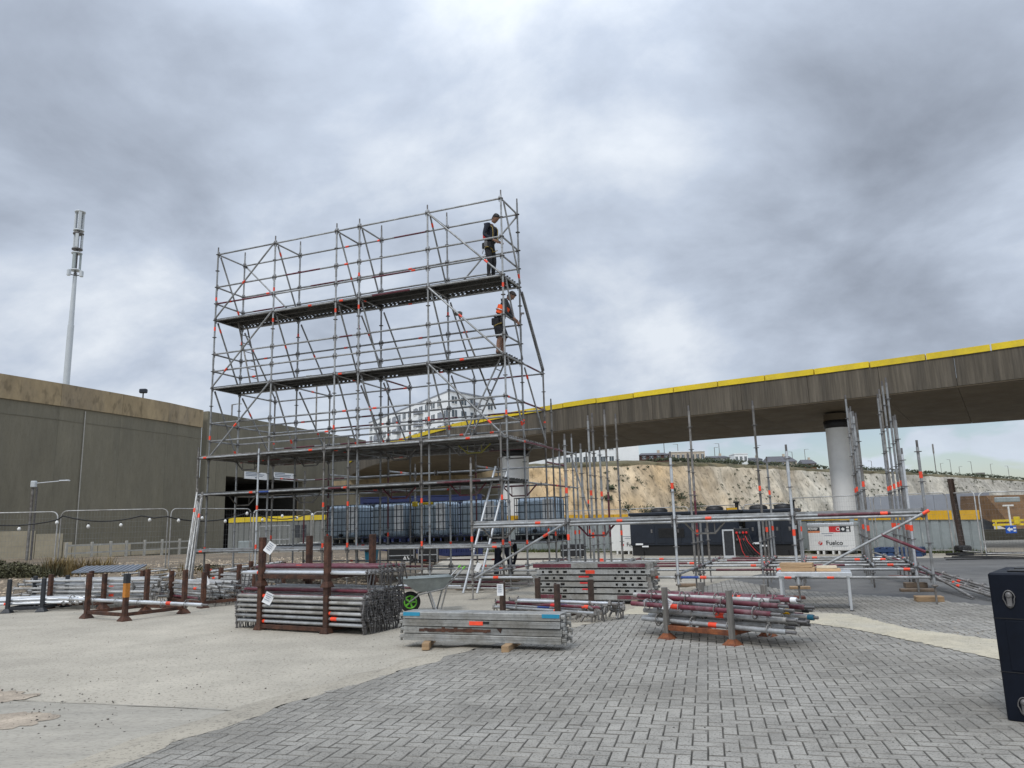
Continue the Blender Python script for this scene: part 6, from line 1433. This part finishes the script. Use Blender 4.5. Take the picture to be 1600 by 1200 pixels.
RK9, fl, d, n, L, a = rack('rusty rack of tubes directly behind the big tube rack at its left', ground_at(322, 936), ground_at(372, 940), 1.1, .78, RUST, RUST, RUST, .12, 0, .085, .09, None)
for r_ in range(5):
    for c_ in range(3):
        p = fl + d * (.75 + rr.uniform(-.08, .08)) + n * (.08 + .3 * c_)
        ledger_tube((p.x, p.y, .20 + .085 * r_), a + rr.uniform(-.03, .03), 2.0, BURG if (r_, c_) == (0, 0) else GALV_RACK, '%s tube in the rack behind the big one, %s layer up, %s from front' % ('burgundy' if (r_, c_) == (0, 0) else 'grey', ORD[r_], ORD[c_]), 'tubes behind the big tube rack', (-.5,) if (c_ == 0 and r_ in (2, 3)) else (), rr.uniform(-.3, .3))
for k, (x0, y0, x1, y1, dd, m) in enumerate([(0, 934, 72, 922, 17, GALV_OLD), (190, 898, 262, 890, 20, GALV), (205, 905, 265, 896, 19, GALV_OLD), (330, 893, 440, 878, 19, GALV), (340, 899, 410, 884, 18, DARKRUST), (640, 905, 745, 905, 17.6, GALV), (565, 897, 830, 899, 18.6, WOODGREY), (620, 915, 720, 916, 16.8, GALV_NEW)]):
    A, Bq = at_depth(x0, y0, dd), at_depth(x1, y1, dd + .3); A.z = max(A.z, .03); Bq.z = max(Bq.z, .03)
    o = build('loose_tube', MB().tube((0, 0, 0), Bq - A, TUBE, 10), m, None, A); tag(o, ['dark tube lying on the shingle behind the black post rack', 'grey tube on the ground behind the brace rack, upper one', 'grey tube on the ground behind the brace rack, lower one', 'grey tube lying under the left end of the tower', 'dark rusty bar lying under the left end of the tower', 'grey tube on the ground behind the wheelbarrow', 'long pale pole lying on the ground under the tower', 'bright tube lying just behind the wheelbarrow'][k], 'scaffold tube')
for k in range(16):
    q = Vector(SO) + eX * (3.6 + .38 * k + rr.uniform(-.2, .2)) + nX * rr.uniform(-1.6, 3.9); an = -TH + rr.choice((0, 0, .12, -.15, .3)); L_ = rr.choice((1.0, 1.5, 2.0)); z = rr.choice((.03, .06, .10))
    o = build('spare_tube', MB().tube((-L_ / 2, 0, 0), (L_ / 2, 0, 0), TUBE, 10), (BURG if k % 3 == 0 else GALV_RACK if k % 3 == 1 else GALV_OLD), None, (q.x, q.y, z), (0, 0, an)); tag(o, 'spare %s tube lying loose on the ground under the scaffold' % ('burgundy' if k % 3 == 0 else 'pale grey' if k % 3 == 1 else 'dark grey'), 'scaffold tube', 'spare tubes on the ground under the scaffold')
# low trestle table among the left racks
p = at_depth(175, 887, 19.2); t = thing('trestle_table', 'low trestle table with a grey ribbed top behind the left racks', 'table', (p.x, p.y, 0), .06)
t.rotation_euler.x = radians(9)
mb = MB(); mb.bx(-.75, .75, -.35, .35, p.z - .03, p.z, 0, .005)
for k in range(12): mb.bx(-.74 + .125 * k, -.69 + .125 * k, -.34, .34, p.z + .001, p.z + .012)
build('top', mb, SOLAR, t)
for x in (-.6, .6):
    for y in (-.28, .28): build('leg', MB().tube((x, y, 0), (x * .95, y, p.z - .03), .015, 6), ALU, t)
# --- wheelbarrow
p = ground_at(641, 957); t = thing('wheelbarrow', 'grey metal wheelbarrow with a lime green wheel hub and handle grips', 'wheelbarrow', (p.x, p.y, 0), .22)
mb = MB(); T = Matrix.Rotation(pi / 2, 4, 'X') @ Matrix.Identity(4); mb.lathe([(.10, -.045), (.155, -.05), (.18, -.025), (.18, .025), (.155, .05), (.10, .045)], 24, 0, Matrix.Translation((0, 0, .18)) @ T); wh = build('wheel', mb, RUBBER, t)
mb = MB(); TT = Matrix.Translation((0, 0, .18)) @ T; mb.lathe([(.03, -.056), (.03, .056)], 12, 0, TT)
for k in range(5): q = 2 * pi * k / 5; mb.beam((.02 * cos(q), -.052, .18 + .02 * sin(q)), (.102 * cos(q), -.052, .18 + .102 * sin(q)), .012, .03)
mb.path([(.105 * cos(2 * pi * k / 18), -.05, .18 + .105 * sin(2 * pi * k / 18)) for k in range(18)], .014, 5, close=True); build('hub', mb, LIME, wh)
mb = MB(); lo = [(.10, -.18), (.55, -.20), (.55, .20), (.10, .18)]; hi = [(-.22, -.27), (.72, -.31), (.72, .31), (-.22, .27)]
lo3 = [Vector((x, y, .36)) for x, y in lo]; hi3 = [Vector((x, y, .60 if x > 0 else .585)) for x, y in hi]
mb.add(lo3 + hi3, [(0, 1, 2, 3), (0, 4, 5, 1), (1, 5, 6, 2), (2, 6, 7, 3), (3, 7, 4, 0)])
hi4 = [v * .97 + Vector((.012, 0, .022)) for v in hi3]; lo4 = [v + Vector((0, 0, .012)) for v in lo3]; mb.add(lo4 + hi4, [(3, 2, 1, 0), (1, 5, 4, 0), (2, 6, 5, 1), (3, 7, 6, 2), (0, 4, 7, 3)])
mb.path(hi3, .012, 6, close=True); build('tray', mb, mat('grey_tray_steel', (.24, .27, .27), .45, .3, .15, 4), t)
for s in (-1, 1):
    mb = MB(); mb.path([(-.02, s * .07, .18), (.15, s * .16, .31), (.58, s * .24, .40), (.92, s * .27, .74)], .015, 6); fr = build('handle_bar', mb, GALV, t)
    mb = MB(); mb.tube((.90, s * .269, .72), (.945, s * .271, .765), .018, 8); build('grip', mb, LIME, fr)
    mb = MB(); mb.path([(.32, s * .22, .36), (.44, s * .25, .015), (.50, s * .25, .015), (.62, s * .25, .42)], .014, 6); build('leg', mb, GALV, t)
# --- low bench table with timber offcuts
A, Bq = ground_at(1224, 955), ground_at(1317, 961); fl, d, n, L, a = frame2(A, Bq); a = radians(-22); d = Vector((cos(a), sin(a))); n = Vector((-d.y, d.x)); L = 1.0
t = thing('low_table', 'low white aluminium table with timber offcuts on it', 'table', (A.x, A.y, 0), a); H = .60
mb = MB(); mb.bx(-.05, L + .05, -.05, .62, H - .045, H, 0, .006); build('top', mb, ALU, t); mb = MB(); mb.bx(-.055, L + .055, -.056, -.051, H - .06, H - .004); mb.bx(-.055, L + .055, .621, .626, H - .06, H - .004); build('edge_rail', mb, GALV_NEW, t)
for x in (0, L):
    for y in (0, .57): lg = build('leg', MB().bx(x - .02, x + .02, y - .02, y + .02, .03, H - .046, 0, .004), ALU, t); build('foot', MB().bx(x - .022, x + .022, y - .022, y + .022, 0, .03), BLACK, lg)
def tb(x, y, z, w, dd, h, m, rz, lab): q = A.xy + d * x + n * y; o = build('timber_offcut', MB().bx(-w / 2, w / 2, -dd / 2, dd / 2, 0, h, 0, .005), m, None, (q.x, q.y, z), (0, 0, a + rz)); tag(o, lab, 'timber', 'timber offcuts on the low table')
tb(.27, .30, H + .001, .52, .22, .065, TIMBER, -.06, 'lower reddish timber offcut on the left of the low table'); tb(.25, .30, H + .068, .50, .22, .065, TIMBER, -.10, 'upper pale timber offcut stacked on the left of the low table')
tb(.72, .25, H + .001, .36, .14, .045, TIMBER, .1, 'bottom block of the short timber pile on the right of the low table'); tb(.70, .25, H + .048, .30, .14, .04, mat('pale_planed_wood', (.62, .52, .38), .7, 0, .1, 4), .05, 'whitish top block of the short timber pile on the low table')
# --- dark box at the right edge
A = ground_at(1575, 1130); a = radians(-41); t = thing('equipment_case', 'tall dark navy equipment case with recessed latches at the right picture edge', 'case', (A.x, A.y, 0), a)
Wc, Dc, Hc = .85, .72, 1.03
mb = MB(); mb.bx(0, Wc, 0, Dc, .012, Hc, 0, .012); build('body', mb, NAVY, t)
mb = MB(); mb.bx(.07, Wc - .07, -.006, -.001, .36, .70, 0, .002); build('front_panel', mb, NAVY, t)
mb = MB(); mb.bx(-.003, Wc + .003, -.004, .002, .345, .350); mb.bx(-.003, Wc + .003, -.004, .002, .712, .717); build('seam', mb, BLACK, t)
mb = MB(); mb.bx(.10, .30, .14, .30, Hc + .001, Hc + .012, 0, .004); mb.bx(.45, .65, .14, .30, Hc + .001, Hc + .012, 0, .004); mb.bx(.10, .30, .45, .60, Hc + .001, Hc + .012, 0, .004); build('stacking_cup', mb, BLACK, t)
for x, z in ((.115, .85), (.115, .125), (.62, .85), (.62, .125)):
    mb = MB(); pts = [(.048 * cos(q) * (1.0 if sin(q) > 0 else .8), -.006, .066 * sin(q)) for q in [2 * pi * k / 20 for k in range(20)]]; mb.path(pts, .006, 6, close=True)
    lt = build('latch', mb, STEELD, t, (x, 0, z)); lt.scale = (.78, 1, .9); mb = MB(); mb.bx(-.022, .022, -.018, -.002, -.06, .02, 0, .006); mb.lathe([(.028, 0), (.028, .014), (.012, .02)], 12, 0, Matrix.Translation((0, -.002, .028)) @ Matrix.Rotation(pi / 2, 4, 'X')); build('latch_plate', mb, STEELD, lt)

# ------------------------------------------------------------------ people
def person(label, pos, rz, J, E_, MATS, head, extra=()):
    """J: name -> (x, y, z, radius); E_: (a, b, material index); local x is the facing direction"""
    names = list(J); me = bpy.data.meshes.new('skel'); me.from_pydata([J[k][:3] for k in names], [(names.index(a), names.index(b)) for a, b, _ in E_], [])
    o = bpy.data.objects.new('skel', me); C.objects.link(o); md = o.modifiers.new('s', 'SKIN'); md.use_smooth_shade = True; md.branch_smoothing = .6
    for i, k in enumerate(names):
        me.skin_vertices[0].data[i].radius = (J[k][3], J[k][3]); me.skin_vertices[0].data[i].use_root = (k == 'pelvis')
    sb = o.modifiers.new('b', 'SUBSURF'); sb.levels = 2; sb.render_levels = 2
    bpy.context.view_layer.update()
    bm = bpy.data.meshes.new_from_object(o.evaluated_get(bpy.context.evaluated_depsgraph_get())); bpy.data.objects.remove(o)
    mb = MB(); segs = [(Vector(J[a][:3]), Vector(J[b][:3]), m) for a, b, m in E_]
    vs = [v.co.copy() for v in bm.vertices]; mb.v = [tuple(v) for v in vs]
    for p in bm.polygons:
        c = p.center; best = min(segs, key=lambda s: (c - (s[0] + (s[1] - s[0]) * max(0, min(1, (c - s[0]).dot(s[1] - s[0]) / (s[1] - s[0]).length_squared)))).length)
        mb.f.append(tuple(p.vertices)); mb.m.append(best[2]); mb.s.append(True)
    hc, tilt = head; T = Matrix.Translation(hc) @ Matrix.Rotation(tilt, 4, 'Y')       # head: skull, jaw, nose, ears
    skull = [(.004, -.125), (.045, -.118), (.058, -.09), (.066, -.05), (.074, 0), (.076, .04), (.068, .08), (.045, .108), (.004, .118)]
    mb.lathe(skull, 16, 3, T @ Matrix.Diagonal((1.22, 1.0, 1.0, 1))); mb.add([T @ Vector(q) for q in ((.088, -.012, .01), (.088, .012, .01), (.112, 0, -.03), (.085, -.016, -.036), (.085, .016, -.036))], [(0, 2, 1), (0, 3, 2), (1, 2, 4), (3, 4, 2)], 3, True)
    for s in (-1, 1): mb.bx(-.012, .014, s * .076 - .008, s * .076 + .008, -.035, .03, 3, .006, T)
    t = thing('person', label, 'person', pos, rz, None); body = build('body', mb, MATS, t)
    return t, T
def bodyJ(lean, hip, kneeL, kneeR, ankL, ankR, elL, elR, wrL, wrR, sh_dx, hh=1.0):
    J = {}; J['pelvis'] = (hip[0], hip[1], hip[2], .125)
    dx, dz = sin(lean), cos(lean); P = lambda s, off=0: (hip[0] + dx * s - off * dz * 0, hip[1], hip[2] + dz * s)
    J['waist'] = (*P(.17), .12); J['chest'] = (*P(.37), .145); J['collar'] = (*P(.50), .09); J['neck'] = (*P(.57), .052)
    for s, nm, el, wr in ((1, 'l', elL, wrL), (-1, 'r', elR, wrR)):
        sx = P(.48); J['sh' + nm] = (sx[0] + sh_dx, hip[1] + s * .185, sx[2], .07); J['el' + nm] = (*el, .046); J['wr' + nm] = (*wr, .033)
        e, w = Vector(el), Vector(wr); dd = (w - e).normalized(); pl = w + dd * .07; J['palm' + nm] = (*pl, .036)
        sd = dd.cross(Vector((0, 1, 0))).normalized() if abs(dd.y) < .9 else Vector((1, 0, 0))
        for q in range(4):
            f0 = pl + dd * .035 + sd * (.024 - .016 * q); f1 = f0 + dd * (.055 + .01 * (q in (1, 2))) + Vector((0, -s * .02, 0)); J['f%d%s' % (q, nm)] = (*f0, .010); J['g%d%s' % (q, nm)] = (*f1, .008)
        J['th' + nm] = (*(w + dd * .05 + sd * .045), .011)
    for s, nm, kn, an in ((1, 'l', kneeL, ankL), (-1, 'r', kneeR, ankR)):
        J['hip' + nm] = (hip[0], hip[1] + s * .095, hip[2] - .07, .105); J['kn' + nm] = (*kn, .068); J['cf' + nm] = (*(Vector(kn).lerp(Vector(an), .32) + Vector((-.015, 0, 0))), .062); J['an' + nm] = (*an, .045); J['heel' + nm] = (an[0] - .03, an[1], an[2] - .045, .045); J['toe' + nm] = (an[0] + .16, an[1], an[2] - .055, .04)
    return J
def bodyE(top, arm, leg, shin, hand=3, boot=2):
    E_ = [('pelvis', 'waist', leg), ('waist', 'chest', top), ('chest', 'collar', top), ('collar', 'neck', 3)]
    for nm in 'lr':
        E_ += [('collar', 'sh' + nm, top), ('sh' + nm, 'el' + nm, arm), ('el' + nm, 'wr' + nm, arm), ('wr' + nm, 'palm' + nm, hand), ('palm' + nm, 'th' + nm, hand)]
        for q in range(4): E_ += [('palm' + nm, 'f%d%s' % (q, nm), hand), ('f%d%s' % (q, nm), 'g%d%s' % (q, nm), hand)]
        E_ += [('pelvis', 'hip' + nm, leg), ('hip' + nm, 'kn' + nm, leg), ('kn' + nm, 'cf' + nm, shin), ('cf' + nm, 'an' + nm, shin), ('an' + nm, 'heel' + nm, boot), ('an' + nm, 'toe' + nm, boot)]
    return E_
def hair(t, T, m, n=420, cut=-.02):
    mb = MB(); vs = []
    prof = [(.068, -.02), (.079, .02), (.081, .055), (.073, .092), (.05, .122), (.004, .134)]; k = 18
    for r, z in prof:
        for j in range(k):
            q = 2 * pi * j / k; f = 1.24; x = r * cos(q) * f; y = r * sin(q) * 1.03; zz = z
            if cos(q) > .35 and z < .06: zz = z + .075 * (cos(q) - .2)
            if cos(q) < -.2 and z < .02: zz = z - .05
            w = 1 + .07 * noise.noise(Vector((x * 40, y * 40, z * 40))); vs.append(T @ Vector((x * w - .008, y * w, zz)))
    mb.add(vs, [(i * k + j, i * k + (j + 1) % k, (i + 1) * k + (j + 1) % k, (i + 1) * k + j) for i in range(5) for j in range(k)], 0, True); return build('hair', mb, m, t)
def strap(t, name, pts, m, w=.018): return build(name, MB().path(pts, w, 5), m, t)
# worker on the top walkway, looking down
zd = Z(7.4) + .065; p = ground_at(757, 431.5, zd)
p = Vector(SO) + eX * ((p.xy - Vector(SO)).dot(eX)) + nX * .48
J = bodyJ(.15, (-.03, 0, .95), (.03, .10, .50), (.05, -.10, .50), (-.02, .11, .10), (.0, -.11, .10), (-.02, .24, 1.17), (-.01, -.25, 1.17), (.20, .17, 1.02), (.22, -.16, 1.0), 0)
w1, T1 = person('worker in dark navy clothes and yellow harness looking down on the top walkway', (p.x, p.y, zd), -TH - .25, J, bodyE(0, 0, 1, 1, 3, 2), [CLOTHN, CLOTHB, BLACK, SKIN], (Vector((.185, 0, 1.625)), .75))
hair(w1, T1, HAIR)
for s in (-1, 1):
    strap(w1, 'harness_strap', [(.15, s * .09, 1.05), (.17, s * .10, 1.22), (.165, s * .11, 1.36), (.06, s * .11, 1.475), (-.07, s * .08, 1.40), (-.11, s * .02, 1.24), (-.09, -s * .06, 1.10)], WEB, .012)
    strap(w1, 'leg_strap', [(.10 * cos(q) + .02, s * .10 + .10 * sin(q), .80 + .05 * sin(q) * s) for q in [2 * pi * k / 12 for k in range(13)]], WEB, .012)
strap(w1, 'belt', [(.125 * cos(q) + .005, .15 * sin(q), 1.06) for q in [2 * pi * k / 16 for k in range(17)]], STEELD, .026)
build('back_pad', MB().bx(-.19, -.11, -.09, .09, 1.12, 1.36, 0, .025), REDW, w1)
for k, (x, y, z) in enumerate(((-.13, -.10, .96), (.0, -.175, .95), (.09, -.15, .92), (-.10, .12, .95))): build('tool_pouch', MB().bx(x - .05, x + .05, y - .035, y + .035, z - .10, z + .06, 0, .015), STEELD if k % 2 else CLOTHB, w1)
strap(w1, 'lanyard', [(-.13, -.06, 1.1), (-.19, -.1, .9), (-.16, -.14, .72), (-.06, -.18, .82), (.02, -.18, .95)], ALU, .009)
# worker on the middle walkway in an orange vest, bending towards the end pole
zd = Z(5.4) + .065; p = ground_at(775, 553, zd); p = Vector(SO) + eX * ((p.xy - Vector(SO)).dot(eX)) + nX * .46
J = bodyJ(.42, (-.06, 0, .93), (.06, .10, .50), (.0, -.10, .49), (-.04, .11, .10), (-.08, -.11, .10), (.22, .24, 1.04), (.19, -.25, 1.05), (.36, .13, .90), (.33, -.11, .94), .0)
w2, T2 = person('worker with orange vest and dark shorts bending towards the end pole of the middle walkway', (p.x, p.y, zd), -TH + .15, J, bodyE(0, 0, 1, 3, 3, 2), [CLOTHG, CLOTHB, mat('brown_boots', (.10, .06, .045), .8), SKIN], (Vector((.285, 0, 1.53)), .80))
hair(w2, T2, mat('cropped_dark_hair', (.035, .025, .022), .8))
Lx = lambda s, f: Vector((-.06 + sin(.42) * s + f * cos(.42), 0, .93 + cos(.42) * s - f * sin(.42)))
mb = MB(); rings = []
for s_, rx, ry in ((.16, .135, .165), (.26, .15, .185), (.37, .155, .20)):
    rings.append([Lx(s_, rx * cos(q)) + Vector((0, ry * sin(q), 0)) for q in [2 * pi * k / 18 for k in range(18)]])
mb.add([v for g_ in rings for v in g_], [(i * 18 + j, i * 18 + (j + 1) % 18, (i + 1) * 18 + (j + 1) % 18, (i + 1) * 18 + j) for i in range(2) for j in range(18)], 0, True); vst = build('vest', mb, HIVIS, w2)
strap(vst, 'reflective_band', [Lx(.25, .158 * cos(q)) + Vector((0, .192 * sin(q), 0)) for q in [2 * pi * k / 18 for k in range(19)]], ALU, .016)
strap(w2, 'belt', [(-.03 + .13 * cos(q), .16 * sin(q), 1.02 - .02 * cos(q)) for q in [2 * pi * k / 16 for k in range(17)]], BLACK, .028)
for k, (x, y, z) in enumerate(((-.16, -.08, .93), (-.06, -.17, .90), (.08, -.16, .92), (-.15, .10, .92))): build('tool_pouch', MB().bx(x - .055, x + .055, y - .035, y + .035, z - .13, z + .05, 0, .015), CLOTHB, w2)
for nm, s in (('l', 1), ('r', -1)):       # wide legs of the shorts
    h_, k_ = Vector(J['hip' + nm][:3]), Vector(J['kn' + nm][:3]); k2 = h_.lerp(k_, 1.02); build('short_leg', MB().tube(h_ + Vector((0, 0, -.02)), k2, .118, 14, 0, .112), CLOTHB, w2)
strap(w2, 'leg_strap', [(.13 * cos(q) - .02, -.10 + .125 * sin(q), .78 + .04 * cos(q)) for q in [2 * pi * k / 12 for k in range(13)]], WEB, .012)
az = -TH + .15; q0 = Vector((p.x + cos(az) * .43 - sin(az) * .13, p.y + sin(az) * .43 + cos(az) * .13))
o = tag(build('hammer', MB().tube((0, 0, 0), (.10, 0, .30), .013, 7).bx(.06, .16, -.018, .018, .28, .325, 0, .006), STEELD, None, (q0.x - .02, q0.y, zd + .80)), 'dark hammer held up beside the end pole by the worker in the orange vest', 'hammer')
# person bending under the scaffold, seen from behind
p = ground_at(786, 908)
J = bodyJ(1.62, (0, 0, .90), (.03, .14, .47), (.05, -.17, .47), (-.05, .16, .10), (.0, -.20, .10), (.46, .22, .58), (.46, -.22, .58), (.52, .12, .32), (.52, -.14, .32), 0)
J['hipl'] = (0, .10, .82, .125); J['hipr'] = (0, -.10, .82, .125); J['anl'] = (-.05, .16, .10, .07); J['anr'] = (0, -.2, .10, .07); J['cfl'] = (-.02, .15, .34, .085); J['cfr'] = (.02, -.19, .34, .085)
w3, T3 = person('person in loose navy workwear bending over with their back to us under the tower', (p.x, p.y, .02), pi / 2 - .25, J, bodyE(0, 0, 0, 0, 3, 1), [CLOTHN, BLACK, BLACK, SKIN], (Vector((.66, 0, .78)), 2.2))
hair(w3, T3, HAIR); w3.scale = (1.1, 1.1, 1.1)
